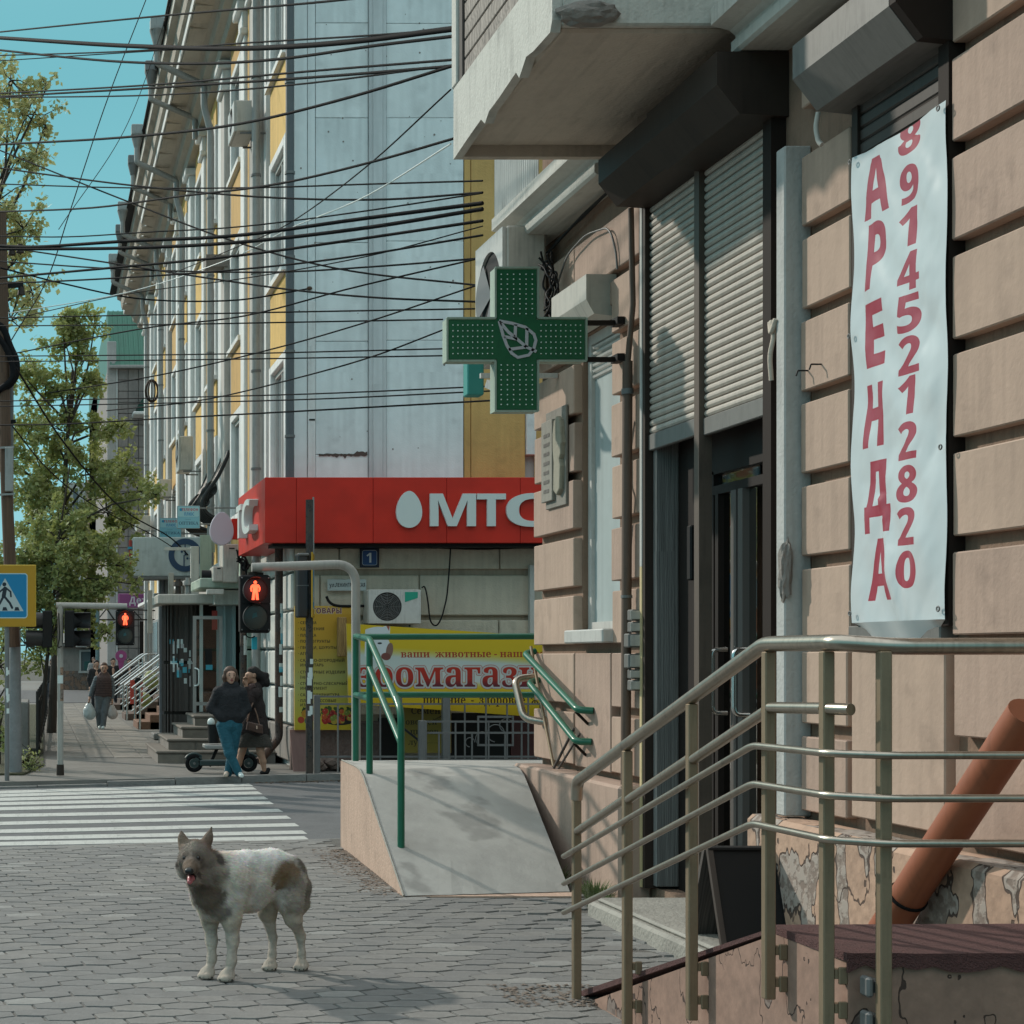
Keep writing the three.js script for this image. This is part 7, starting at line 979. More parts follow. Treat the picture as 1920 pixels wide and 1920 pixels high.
// ---------- bodies: tapered bones joined smoothly, meshed with surface nets ----------
function fieldOf(bones, k) {
  const B = bones.map(([a, ra, b, rb]) => { b = b ?? a; rb = rb ?? ra; const d = b.clone().sub(a); return [a.x, a.y, a.z, d.x, d.y, d.z, Math.max(d.lengthSq(), 1e-9), ra, rb - ra]; });
  return (x, y, z) => { let r = 1e3; for (const q of B) { const px = x - q[0], py = y - q[1], pz = z - q[2]; let t = (px * q[3] + py * q[4] + pz * q[5]) / q[6]; t = t < 0 ? 0 : t > 1 ? 1 : t; const ex = px - q[3] * t, ey = py - q[4] * t, ez = pz - q[5] * t, d = Math.sqrt(ex * ex + ey * ey + ez * ez) - q[7] - q[8] * t; const h = k - Math.abs(r - d); r = Math.min(r, d) - (h > 0 ? h * h / k * 0.25 : 0); } return r; };
}
function nets(bones, cell, k = 0.03, carve) {
  const lo = new THREE.Vector3(1e9, 1e9, 1e9), hi = lo.clone().negate(); for (const [a, ra, b, rb] of bones) for (const [p, r] of [[a, ra], [b ?? a, rb ?? ra]]) { lo.min(p.clone().subScalar(r + k + cell)); hi.max(p.clone().addScalar(r + k + cell)); }
  const f0 = fieldOf(bones, k), f = carve ? (x, y, z) => Math.max(f0(x, y, z), carve(x, y, z)) : f0, nx = Math.ceil((hi.x - lo.x) / cell) + 1, ny = Math.ceil((hi.y - lo.y) / cell) + 1, nz = Math.ceil((hi.z - lo.z) / cell) + 1, v = new Float32Array(nx * ny * nz), id = new Int32Array(nx * ny * nz).fill(-1), I = (i, j, l) => (l * ny + j) * nx + i;
  for (let l = 0; l < nz; l++) for (let j = 0; j < ny; j++) for (let i = 0; i < nx; i++) v[I(i, j, l)] = f(lo.x + i * cell, lo.y + j * cell, lo.z + l * cell);
  const pos = [], idx = [];
  for (let l = 0; l < nz - 1; l++) for (let j = 0; j < ny - 1; j++) for (let i = 0; i < nx - 1; i++) {
    let c = 0, x = 0, y = 0, z = 0; const g = (a, b, e) => v[I(i + a, j + b, l + e)];
    for (const [a, b] of [[[0, 0, 0], [1, 0, 0]], [[0, 1, 0], [1, 1, 0]], [[0, 0, 1], [1, 0, 1]], [[0, 1, 1], [1, 1, 1]], [[0, 0, 0], [0, 1, 0]], [[1, 0, 0], [1, 1, 0]], [[0, 0, 1], [0, 1, 1]], [[1, 0, 1], [1, 1, 1]], [[0, 0, 0], [0, 0, 1]], [[1, 0, 0], [1, 0, 1]], [[0, 1, 0], [0, 1, 1]], [[1, 1, 0], [1, 1, 1]]]) { const p = g(...a), q = g(...b); if ((p < 0) !== (q < 0)) { const t = p / (p - q); x += a[0] + (b[0] - a[0]) * t; y += a[1] + (b[1] - a[1]) * t; z += a[2] + (b[2] - a[2]) * t; c++; } }
    if (c) { id[I(i, j, l)] = pos.length / 3; pos.push(lo.x + (i + x / c) * cell, lo.y + (j + y / c) * cell, lo.z + (l + z / c) * cell); }
  }
  const quad = (a, b, c, d, flip) => { if (a < 0 || b < 0 || c < 0 || d < 0) return; flip ? idx.push(a, c, b, a, d, c) : idx.push(a, b, c, a, c, d); };
  for (let l = 1; l < nz - 1; l++) for (let j = 1; j < ny - 1; j++) for (let i = 1; i < nx - 1; i++) {
    const s = v[I(i, j, l)] < 0;
    if (s !== v[I(i + 1, j, l)] < 0) quad(id[I(i, j - 1, l - 1)], id[I(i, j, l - 1)], id[I(i, j, l)], id[I(i, j - 1, l)], !s);
    if (s !== v[I(i, j + 1, l)] < 0) quad(id[I(i - 1, j, l - 1)], id[I(i - 1, j, l)], id[I(i, j, l)], id[I(i, j, l - 1)], !s);
    if (s !== v[I(i, j, l + 1)] < 0) quad(id[I(i - 1, j - 1, l)], id[I(i, j - 1, l)], id[I(i, j, l)], id[I(i - 1, j, l)], !s);
  }
  const nor = new Float32Array(pos.length), e = cell * 0.6; for (let q = 0; q < pos.length; q += 3) { const [x, y, z] = [pos[q], pos[q + 1], pos[q + 2]], n = new THREE.Vector3(f(x + e, y, z) - f(x - e, y, z), f(x, y + e, z) - f(x, y - e, z), f(x, y, z + e) - f(x, y, z - e)).normalize(); nor[q] = n.x; nor[q + 1] = n.y; nor[q + 2] = n.z; }
  const r = new THREE.BufferGeometry(); r.setAttribute('position', new THREE.Float32BufferAttribute(pos, 3)); r.setAttribute('normal', new THREE.BufferAttribute(nor, 3)); r.setIndex(idx); return r;
}
function paintBy(g, fn) { const p = g.attributes.position, c = new Float32Array(p.count * 3), v = new THREE.Vector3(); for (let i = 0; i < p.count; i++) { const q = fn(v.fromBufferAttribute(p, i)); c.set(q, i * 3); } g.setAttribute('color', new THREE.BufferAttribute(c, 3)); return g; }
const mixc = (a, b, t) => a.map((x, i) => lerp(x, b[i], t));
const vcol = (o = {}) => { const m = mat([1, 1, 1], o); m.vertexColors = true; return m; };
const skinC = [0.42, 0.245, 0.175], skin = (c = skinC) => mat(c, { rough: 0.6, map: T.fabric, size: 0.4 });
// a relaxed hand: palm and five fingers from the wrist w, along dir, thumb towards side
function handBones(w, dir, side, s = 1, curl = 0.5) {
  const d = dir.clone().normalize(), u = side.clone().addScaledVector(d, -side.dot(d)).normalize(), n = d.clone().cross(u), P = (a, b, c) => w.clone().addScaledVector(d, a * s).addScaledVector(u, b * s).addScaledVector(n, c * s), o = [[P(0, 0, 0), 0.021 * s, P(0.05, 0.012, 0), 0.02 * s], [P(0.02, -0.01, 0), 0.02 * s, P(0.075, -0.018, 0), 0.017 * s], [P(0.045, 0.02, 0), 0.017 * s, P(0.08, 0.024, 0), 0.014 * s]];
  [[0.028, 0.072], [0.01, 0.08], [-0.008, 0.075], [-0.025, 0.058]].forEach(([b, l], k) => { const a = P(0.078, b, 0), m = P(0.078 + l * 0.5, b * 1.05, l * 0.28 * curl), e = P(0.078 + l * (0.95 - 0.45 * curl), b * 1.08, l * (0.75 * curl)); o.push([a, 0.0095 * s, m, 0.0085 * s], [m, 0.0085 * s, e, 0.007 * s]); });
  const t0 = P(0.022, 0.024, 0.004), t1 = P(0.05, 0.046, 0.014), t2 = P(0.074, 0.052, 0.026); o.push([t0, 0.013 * s, t1, 0.0105 * s], [t1, 0.0105 * s, t2, 0.008 * s]); return o;
}
function headBones(c, f, up, s = 1) {                  // c centre of skull, f where the face looks
  const r = f.clone().cross(up).normalize(), P = (a, b, e) => c.clone().addScaledVector(f, a * s).addScaledVector(up, b * s).addScaledVector(r, e * s);
  return { P, bones: [[P(-0.018, 0.025, 0), 0.083 * s], [P(0.03, 0.0, 0), 0.066 * s], [P(0.04, -0.05, 0), 0.05 * s, P(0.058, -0.088, 0), 0.026 * s], [P(0.0, -0.06, 0.035), 0.03 * s, P(0.045, -0.08, 0.012), 0.025 * s], [P(0.0, -0.06, -0.035), 0.03 * s, P(0.045, -0.08, -0.012), 0.025 * s], [P(0.085, 0.012, 0), 0.009 * s, P(0.108, -0.026, 0), 0.013 * s], [P(0.082, -0.058, 0.012), 0.011 * s, P(0.082, -0.058, -0.012), 0.011 * s], [P(0.07, 0.032, 0.035), 0.014 * s, P(0.076, 0.034, 0.015), 0.014 * s], [P(0.07, 0.032, -0.035), 0.014 * s, P(0.076, 0.034, -0.015), 0.014 * s], [P(-0.005, -0.01, 0.078), 0.016 * s, P(-0.012, 0.02, 0.082), 0.013 * s], [P(-0.005, -0.01, -0.078), 0.016 * s, P(-0.012, 0.02, -0.082), 0.013 * s]] };
}
function headPaint(P, s, base) { const e1 = P(0.08, 0.006, 0.031), e2 = P(0.08, 0.006, -0.031), m = P(0.09, -0.058, 0), b1 = P(0.086, 0.034, 0.032), b2 = P(0.086, 0.034, -0.032), ck = P(0.06, -0.03, 0.04), ck2 = P(0.06, -0.03, -0.04); return (p) => { let c = base; c = mixc(c, [0.42, 0.19, 0.14], 0.5 * clamp(1 - Math.min(p.distanceTo(ck), p.distanceTo(ck2)) / (0.03 * s), 0, 1)); if (p.distanceTo(m) < 0.02 * s) c = [0.3, 0.1, 0.09]; const d = Math.min(p.distanceTo(e1), p.distanceTo(e2)); if (d < 0.0125 * s) c = [0.05, 0.035, 0.03]; if (Math.min(p.distanceTo(b1), p.distanceTo(b2)) < 0.011 * s) c = [0.09, 0.055, 0.04]; return c; }; }
function person(label, base, group) { return thing('person', label, 'person', base, group); }
const Z = new THREE.Vector3(0, 0, 1), UP = new THREE.Vector3(0, 1, 0), cloth = (c, s = 0.4) => mat(c, { rough: 0.85, map: T.fabric, size: s, bump: 0.02, bsize: 0.45, btex: T.lumps, sheen: 0.1 });
{
  // ----- woman in a black jacket and teal jeans, legs crossed, hands in pockets -----
  const D = 24.0, J = (x, y, z = 0) => at(380 + x / 7.39, 1220 + y / 7.39, D + z), o = person('young woman in a black jacket and teal jeans standing with crossed legs at the kerb', [X_(432, D), 0, D]);
  const fd = new THREE.Vector3(0.1, -0.05, 1).normalize(), h = headBones(J(385, 345), fd, UP, 1.02), S = { l: J(225, 575), r: J(530, 585), ch: J(385, 640), be: J(385, 830), hp: J(370, 1000), hl: J(285, 1040), hr: J(455, 1040), kl: J(370, 1420, -0.07), kr: J(405, 1430, 0.06), al: J(495, 1690, -0.06), ar: J(350, 1705, 0.06) };
  const legs = [[S.hl, 0.082, S.kl, 0.05], [S.kl, 0.05, S.al, 0.035], [S.hr, 0.082, S.kr, 0.05], [S.kr, 0.05, S.ar, 0.035]];
  const body = nets([...h.bones, [J(385, 400, 0.03), 0.048, J(385, 530, 0.02), 0.055], [S.l, 0.055, S.r, 0.055], [S.ch, 0.1, S.be, 0.095], [S.be, 0.09, S.hp, 0.11], ...legs, [S.l, 0.045, J(120, 790), 0.036], [J(120, 790), 0.036, J(225, 905, -0.04), 0.03], [S.r, 0.045, J(600, 800), 0.036], [J(600, 800), 0.036, J(530, 920, -0.04), 0.03], ...handBones(J(225, 905, -0.04), J(290, 940).sub(J(225, 905)), Z, 0.9), ...handBones(J(530, 920, -0.04), J(470, 950).sub(J(530, 920)), Z, 0.9)], 0.0085, 0.022);
  part('body', paintBy(body, headPaint(h.P, 1.02, skinC)), vcol({ rough: 0.6 }), o);
  const jk = nets([[S.l, 0.085, S.r, 0.085], [J(330, 640), 0.13, J(330, 900), 0.135], [J(440, 640), 0.13, J(450, 900), 0.135], [J(300, 950), 0.09, J(470, 955), 0.09], [J(310, 470), 0.045, J(460, 470), 0.045], [J(330, 500), 0.06, J(440, 500), 0.06], [S.l, 0.083, J(115, 790, 0.02), 0.072], [J(115, 790, 0.02), 0.07, J(230, 900, -0.06), 0.052], [S.r, 0.083, J(605, 800, 0.02), 0.072], [J(605, 800, 0.02), 0.07, J(530, 915, -0.06), 0.052], [J(225, 905, -0.05), 0.055, J(290, 940, -0.05), 0.05], [J(530, 920, -0.05), 0.055, J(470, 950, -0.05), 0.05]], 0.014, 0.04);
  part('jacket', jk, cloth([0.012, 0.013, 0.017]), o);
  part('jeans', nets([[J(370, 985), 0.122, J(375, 1030), 0.125], ...legs.map(([a, ra, b, rb]) => [a, ra + 0.022, b, rb + 0.024])], 0.012, 0.03), cloth([0.012, 0.105, 0.15]), o);
  part('hair', nets([[h.P(-0.03, 0.05, 0), 0.09], [h.P(0.0, 0.055, 0.066), 0.034, h.P(0.0, -0.03, 0.088), 0.03], [h.P(0.0, -0.03, 0.088), 0.03, h.P(-0.005, -0.125, 0.078), 0.028], [h.P(0.0, 0.055, -0.066), 0.034, h.P(0.0, -0.03, -0.088), 0.03], [h.P(0.0, -0.03, -0.088), 0.03, h.P(-0.005, -0.125, -0.078), 0.028], [h.P(-0.06, 0, 0.04), 0.05, h.P(-0.05, -0.12, 0.03), 0.04], [h.P(-0.06, 0, -0.04), 0.05, h.P(-0.05, -0.12, -0.03), 0.04]], 0.009, 0.03), mat([0.11, 0.056, 0.034], { rough: 0.6, map: T.wood, size: 0.2 }), o);
  const shoe = (a, b, m) => part('shoe', nets([[a, 0.04, b, 0.034], [a.clone().add(new THREE.Vector3(0, 0.05, -0.02)), 0.038]], 0.008, 0.02, (x, y) => 0.004 - y), m, o), f = (v, y) => v.clone().setY(y);
  shoe(f(J(335, 1735, 0.05), 0.045), f(J(320, 1760, -0.13), 0.03), mat([0.4, 0.33, 0.27])); shoe(f(J(512, 1715, -0.05), 0.045), f(J(540, 1740, -0.2), 0.03), M.letter);
}
{
  // ----- woman in a brown coat, walking left, seen from the side -----
  const D = 24.45, J = (x, y, z = 0) => at(380 + x / 7.39, 1220 + (y - 4) / 7.39, D + z), o = person('dark haired woman in a long brown coat and skirt walking past with a shoulder bag', [X_(477, D), 0, D]);
  const fd = new THREE.Vector3(-1, -0.12, 0.25).normalize(), h = headBones(J(680, 355), fd, UP, 1.04), sh = J(720, 580), hip = J(700, 1050), fl = J(545, 1400, 0.05), fa = J(470, 1690, 0.05), bk = J(800, 1400, -0.04), ba = J(855, 1680, -0.04);
  const hw = J(600, 480, -0.1), he = J(640, 700, -0.14);
  const body = nets([...h.bones, [J(700, 420), 0.05, J(720, 540), 0.058], [sh, 0.1, J(700, 800), 0.1], [J(700, 800), 0.1, hip, 0.12], [J(640, 1080, 0.05), 0.085, fl, 0.055], [fl, 0.055, J(500, 1560, 0.05), 0.05], [J(500, 1560, 0.05), 0.048, fa, 0.03], [J(770, 1080, -0.04), 0.085, bk, 0.057], [bk, 0.057, J(835, 1540, -0.04), 0.05], [J(835, 1540, -0.04), 0.048, ba, 0.03], [J(740, 610, -0.15), 0.05, he, 0.04], [he, 0.038, hw, 0.026], ...handBones(hw, new THREE.Vector3(-0.1, 1, 0.1), new THREE.Vector3(-1, 0, 0.3), 0.95, 0.7)], 0.0085, 0.02);
  part('body', paintBy(body, headPaint(h.P, 1.04, [0.36, 0.2, 0.13])), vcol({ rough: 0.6 }), o);
  part('coat', nets([[sh, 0.125, J(700, 780), 0.15], [J(730, 800), 0.15, J(720, 1060), 0.165], [J(640, 1000), 0.12, J(610, 1130), 0.12], [J(800, 960), 0.1, J(820, 1150), 0.105], [J(720, 1060), 0.16, J(715, 1140), 0.17], [J(740, 600, -0.15), 0.085, J(650, 730, -0.17), 0.068], [J(650, 730, -0.17), 0.066, J(608, 540, -0.11), 0.05], [J(745, 600, 0.14), 0.085, J(770, 840, 0.16), 0.07], [J(640, 500), 0.05, J(740, 500), 0.07]], 0.014, 0.05), cloth([0.022, 0.0115, 0.01]), o);
  part('skirt', nets([[J(650, 1150), 0.14, J(600, 1310, 0.02), 0.13], [J(760, 1150), 0.14, J(850, 1310, -0.02), 0.12], [J(700, 1180), 0.16, J(720, 1310), 0.15]], 0.014, 0.05, (x, y) => Y_(1401, D) - y), cloth([0.055, 0.045, 0.036]), o);
  part('hair', nets([[h.P(-0.03, 0.05, 0), 0.092], [h.P(-0.08, 0.01, 0), 0.085], [h.P(-0.15, -0.03, 0), 0.08], [h.P(-0.2, -0.1, 0), 0.075], [h.P(-0.13, -0.13, 0.02), 0.07], [h.P(-0.22, -0.02, 0), 0.05], [h.P(-0.24, -0.15, 0), 0.04], [h.P(0.03, 0.09, 0), 0.035]], 0.009, 0.03), mat([0.014, 0.0075, 0.006], { rough: 0.7, map: T.lumps, size: 0.12, bump: 0.02, bsize: 0.1, btex: T.lumps }), o);
  part('scarf', nets([[J(600, 590, -0.1), 0.05, J(690, 500, -0.1), 0.05], [J(590, 600, -0.12), 0.045, J(620, 640, -0.14), 0.03]], 0.011, 0.03), cloth([0.09, 0.05, 0.045]), o);
  const shoe = (a, b) => part('shoe', nets([[a, 0.036, b, 0.028], [a.clone().add(new THREE.Vector3(0.02, 0.035, 0)), 0.032]], 0.008, 0.02, (x, y) => 0.004 - y), M.black, o), f = (v, y) => v.clone().setY(y);
  shoe(f(J(455, 1720, 0.05), 0.04), f(J(385, 1730, 0.05), 0.03)); shoe(f(J(890, 1715, -0.04), 0.04), f(J(815, 1720, -0.04), 0.03));
  const b = thing('handbag', 'brown leather shoulder bag hanging at the coat woman\'s hip', 'handbag', [X_(475, D), 0.75, D - 0.2]); part('pouch', [front(outline([J(600, 985), J(790, 1030), J(795, 1130), J(740, 1125), J(585, 1080)].map((v) => [v.x, v.y])), D - 0.27, 0.07, 0.01)], mat([0.07, 0.034, 0.024], { rough: 0.45 }), b); part('flap', [front(outline([J(604, 990), J(786, 1034), J(786, 1080), J(700, 1075), J(600, 1040)].map((v) => [v.x, v.y])), D - 0.285, 0.012, 0.003)], mat([0.085, 0.042, 0.03], { rough: 0.45 }), b); part('clasp', [new THREE.BoxGeometry(0.02, 0.05, 0.02).translate(J(712, 1055).x, J(712, 1055).y, -D + 0.3)], M.chrome, b);
  part('strap', [pipe([J(615, 990, -0.24), J(650, 850, -0.25), J(690, 740, -0.24), J(740, 590, -0.16)], 0.011, { seg: 6 }), pipe([J(785, 1030, -0.24), J(755, 900, -0.24), J(720, 800, -0.22)], 0.009, { seg: 6 })], mat([0.2, 0.11, 0.075], { rough: 0.5 }), b);
}
{
  // ----- woman with two shopping bags walking towards us -----
  const D = 40, J = (x, y, z = 0) => at(100 + x / 6, 1100 + y / 6, D + z), o = person('woman in a quilted maroon vest and grey trousers walking towards the crosswalk', [X_(190, D), 0, D]);
  const h = headBones(J(570, 918), new THREE.Vector3(0, -0.1, 1).normalize(), UP, 1.05), wl = J(408, 1245, -0.03), wr = J(663, 1270, -0.03), kl = J(507, 1410, -0.02), kr = J(577, 1405, -0.08), al = J(520, 1565, 0.02), ar = J(560, 1560, -0.12), legs = [[J(515, 1260), 0.09, kl, 0.056], [kl, 0.054, al, 0.038], [J(595, 1260), 0.09, kr, 0.056], [kr, 0.054, ar, 0.038]];
  const body = nets([...h.bones, [J(570, 950, 0.02), 0.05, J(570, 1000), 0.058], [J(500, 1030), 0.06, J(640, 1030), 0.06], [J(570, 1060), 0.11, J(565, 1220), 0.11], ...legs, [J(490, 1035), 0.05, J(448, 1140), 0.042], [J(448, 1140), 0.04, wl, 0.028], [J(645, 1035), 0.05, J(668, 1150), 0.042], [J(668, 1150), 0.04, wr, 0.028], ...handBones(wl, new THREE.Vector3(-0.05, -1, 0.15), Z, 1, 0.9), ...handBones(wr, new THREE.Vector3(0.05, -1, 0.15), Z, 1, 0.9)], 0.0095, 0.022);
  part('body', paintBy(body, headPaint(h.P, 1.05, skinC)), vcol({ rough: 0.6 }), o);
  part('jumper', nets([[J(488, 1035), 0.075, J(445, 1140), 0.062], [J(445, 1140), 0.06, J(414, 1225, -0.02), 0.046], [J(648, 1035), 0.075, J(671, 1150), 0.062], [J(671, 1150), 0.06, J(665, 1248, -0.02), 0.046], [J(520, 1035), 0.075, J(620, 1035), 0.075]], 0.013, 0.03), cloth([0.16, 0.19, 0.21]), o);
  part('vest', nets([[J(520, 1040), 0.105, J(520, 1215), 0.12], [J(615, 1040), 0.105, J(610, 1215), 0.12], [J(568, 1040), 0.125, J(566, 1215), 0.135], [J(540, 985), 0.06, J(600, 985), 0.06]], 0.013, 0.05), cloth([0.13, 0.08, 0.075], 0.3), o);
  for (let y = 1060; y < 1230; y += 28) part('quilting', [sweep([J(455, y + 4, -0.09), J(520, y, -0.15), J(567, y, -0.145), J(615, y, -0.15), J(672, y + 4, -0.09)], 0.006, 4)], cloth([0.06, 0.035, 0.035]), o);
  part('trousers', nets([[J(520, 1240), 0.12, J(600, 1240), 0.12], ...legs.map(([a, ra, b, rb]) => [a, ra + 0.022, b, rb + 0.03])], 0.012, 0.03), cloth([0.15, 0.17, 0.185]), o);
  part('hair', nets([[h.P(-0.035, 0.05, 0), 0.092], [h.P(-0.02, 0, 0.07), 0.03], [h.P(-0.02, 0, -0.07), 0.03]], 0.01, 0.03), mat([0.1, 0.05, 0.035], { rough: 0.6 }), o);
  for (const [a, z] of [[al, -0.1], [ar, -0.24]]) part('shoe', nets([[a.clone().setY(0.05), 0.045, V(a.x, 0.035, D + z), 0.036]], 0.01, 0.02, (x, y) => 0.004 - y), M.letter, o);
  for (const [x, y, r, l, hw, tint] of [[400, 1400, 0.145, 'full white plastic shopping bag in the vest woman\'s hand on the left', wl, [0.55, 0.62, 0.63]], [656, 1405, 0.12, 'smaller pinkish plastic shopping bag in the vest woman\'s hand on the right', wr, [0.56, 0.52, 0.5]]]) {
    const c = J(x, y, -0.04), b = thing('shopping_bag', l, 'shopping bag', [c.x, c.y - r, D]), g = nets([[c, r, c.clone().add(new THREE.Vector3(0, -0.05, 0)), r * 1.02], [c.clone().add(new THREE.Vector3(0, r * 0.9, 0)), r * 0.5], [c.clone().add(new THREE.Vector3(0.05, -0.08, 0)), r * 0.8]], 0.016, 0.08), p = g.attributes.position, q = g.attributes.normal;
    for (let i = 0; i < p.count; i++) { const k = 0.016 * (n3(p.getX(i) * 1.7, p.getY(i) * 0.8) - 0.5) + 0.02 * (n2(p.getY(i) * 1.3 + 3, p.getX(i)) - 0.5); p.setXYZ(i, p.getX(i) + q.getX(i) * k, p.getY(i) + q.getY(i) * k, p.getZ(i) + q.getZ(i) * k); } g.computeVertexNormals();
    part('sack', g, mat(tint, { rough: 0.4, transmission: 0.3, side: THREE.DoubleSide }), b); const top = hw.clone().add(new THREE.Vector3(0, -0.09, 0)); part('loop', [pipe([c.clone().add(new THREE.Vector3(-0.05, r * 1.2, 0)), top, c.clone().add(new THREE.Vector3(0.05, r * 1.2, 0))], 0.012, { r: 0.04, seg: 6 })], mat(tint, { rough: 0.4 }), b);
  }
}
// ----- passers-by in the distance -----
function walkerFar(label, px, d, hgt, top, legs, hairC, group) {
  const x = X_(px, d), s = hgt / 1.7, o = person(label, [x, 0, d], group), J = (a, b, c = 0) => V(x + a * s, b * s, d + c * s), h = headBones(J(0, 1.56), new THREE.Vector3(0.2, 0, 1).normalize(), UP, s);
  part('body', paintBy(nets([...h.bones, [J(0, 1.5), 0.05 * s, J(0, 1.38), 0.06 * s], [J(-0.16, 1.36), 0.06 * s, J(0.16, 1.36), 0.06 * s], [J(0, 1.25), 0.12 * s, J(0, 0.95), 0.12 * s], [J(-0.08, 0.9), 0.085 * s, J(-0.1, 0.48, -0.05), 0.055 * s], [J(-0.1, 0.48, -0.05), 0.053 * s, J(-0.1, 0.07, 0.05), 0.036 * s], [J(0.08, 0.9), 0.085 * s, J(0.09, 0.48, 0.02), 0.055 * s], [J(0.09, 0.48, 0.02), 0.053 * s, J(0.1, 0.07, 0.1), 0.036 * s], [J(-0.18, 1.35), 0.048 * s, J(-0.24, 1.08), 0.04 * s], [J(-0.24, 1.08), 0.038 * s, J(-0.22, 0.82, -0.06), 0.028 * s], [J(0.18, 1.35), 0.048 * s, J(0.24, 1.08), 0.04 * s], [J(0.24, 1.08), 0.038 * s, J(0.22, 0.82, -0.06), 0.028 * s], ...handBones(J(-0.22, 0.82, -0.06), new THREE.Vector3(0, -1, 0.1), Z, s), ...handBones(J(0.22, 0.82, -0.06), new THREE.Vector3(0, -1, 0.1), Z, s)], 0.014, 0.025), headPaint(h.P, s, skinC)), vcol({ rough: 0.6 }), o);
  part('coat', nets([[J(-0.1, 1.3), 0.12 * s, J(-0.09, 0.86), 0.14 * s], [J(0.1, 1.3), 0.12 * s, J(0.09, 0.86), 0.14 * s], [J(-0.18, 1.35), 0.075 * s, J(-0.25, 1.08), 0.066 * s], [J(-0.25, 1.08), 0.064 * s, J(-0.22, 0.86, -0.05), 0.05 * s], [J(0.18, 1.35), 0.075 * s, J(0.25, 1.08), 0.066 * s], [J(0.25, 1.08), 0.064 * s, J(0.22, 0.86, -0.05), 0.05 * s]], 0.022, 0.05), cloth(top), o);
  part('trousers', nets([[J(-0.08, 0.88), 0.11 * s, J(-0.1, 0.48, -0.05), 0.08 * s], [J(-0.1, 0.48, -0.05), 0.078 * s, J(-0.1, 0.09, 0.05), 0.06 * s], [J(0.08, 0.88), 0.11 * s, J(0.09, 0.48, 0.02), 0.08 * s], [J(0.09, 0.48, 0.02), 0.078 * s, J(0.1, 0.09, 0.1), 0.06 * s]], 0.02, 0.03), cloth(legs), o);
  part('hair', nets([[h.P(-0.03, 0.05, 0), 0.095 * s], [h.P(-0.05, -0.05, 0), 0.08 * s]], 0.018, 0.03), mat(hairC, { rough: 0.7 }), o);
  for (const [a, z] of [[-0.1, -0.02], [0.1, 0.03]]) part('shoe', nets([[J(a, 0.05, z + 0.06), 0.045 * s, J(a, 0.04, z - 0.1), 0.036 * s]], 0.016, 0.02, (q, y) => 0.003 - y), M.black, o);
}
walkerFar('dark haired person in black just behind the shoulder of the vest woman', 181, 52, 1.66, [0.014, 0.014, 0.016], [0.02, 0.022, 0.028], [0.02, 0.012, 0.01]);
walkerFar('person in black standing left of the round magenta sign', 212, 61, 1.72, [0.012, 0.012, 0.013], [0.016, 0.02, 0.03], [0.016, 0.012, 0.01]);
walkerFar('person in black standing right of the round magenta sign', 243, 62, 1.7, [0.013, 0.013, 0.014], [0.015, 0.015, 0.017], [0.02, 0.016, 0.012]);
walkerFar('person in a grey dark coat farthest right behind the steel stair rails', 264, 70, 1.74, [0.03, 0.03, 0.033], [0.02, 0.02, 0.022], [0.02, 0.016, 0.012]);
walkerFar('pale dressed person far off beside the kiosk window', 176, 80, 1.75, [0.36, 0.37, 0.37], [0.05, 0.055, 0.07], [0.06, 0.04, 0.03]);
walkerFar('dark figure beyond the iron fence, left of the far signal post', 98, 62, 1.7, [0.014, 0.014, 0.015], [0.045, 0.055, 0.075], [0.02, 0.015, 0.012]);
{
  // ----- electric scooter lying folded on the pavement -----
  const D = 24.9, J = (x, y, z = 0) => at(x, y, D + z), o = thing('electric_scooter', 'dark green electric scooter parked across the pavement behind the two women', 'scooter', [X_(410, D), 0, D]), gm = mat([0.025, 0.045, 0.045], { rough: 0.45 });
  for (const [x, z] of [[364, 0], [466, 0.05]]) { const c = J(x, 1427, z), w = part('wheel', [new THREE.TorusGeometry(0.105, 0.032, 10, 26).translate(c.x, 0.137, c.z)], M.rubber, o); part('hub', [new THREE.CylinderGeometry(0.07, 0.07, 0.05, 18).rotateX(Math.PI / 2).translate(c.x, 0.137, c.z)], gm, w); part('axle', [new THREE.CylinderGeometry(0.02, 0.02, 0.09, 10).rotateX(Math.PI / 2).translate(c.x, 0.137, c.z)], M.galv, w); part('mudguard', [new THREE.TorusGeometry(0.148, 0.02, 6, 14, 1.9).rotateZ(0.7).translate(c.x, 0.137, c.z)], gm, o); }
  part('deck', [cbox(X_(374, D), X_(446, D), 0.1, 0.19, D - 0.08, D + 0.08, 0.015)], gm, o); part('frame', [bar(J(444, 1420), J(462, 1408, 0.03), 0.06), bar(J(366, 1424), J(378, 1422), 0.06)], gm, o);
  part('stem', [pipe([J(466, 1424, 0.05), J(452, 1340, 0.05), J(447, 1300, 0.05)], 0.025, { seg: 10 })], gm, o); part('handlebar', [pipe([V(X_(447, D), 1.17, D - 0.2), V(X_(447, D), 1.19, D + 0.05), V(X_(447, D), 1.17, D + 0.3)], 0.018, { seg: 8 })], M.black, o);
  const b = thing('litter_bin', 'small black litter bin with a white bag rim beside the teal jeans', 'litter bin', [X_(402, 26), 0.19, 26.2]); part('bin', [new THREE.CylinderGeometry(0.1, 0.085, 0.3, 14).translate(X_(402, 26), 0.53, -26.1)], M.black, b); part('liner', [new THREE.SphereGeometry(0.075, 12, 8).scale(0.8, 1, 0.8).translate(X_(397, 26), 0.71, -26.1)], M.letter, b); part('shelf', [cbox(X_(384, 26), X_(424, 26), 0.3, 0.36, 25.8, 26.4, 0.01)], M.pipeGrey, b); part('leg', [bar(V(X_(392, 26), 0.02, 26.0), V(X_(408, 26), 0.32, 26.0), 0.05)], M.black, b);
}
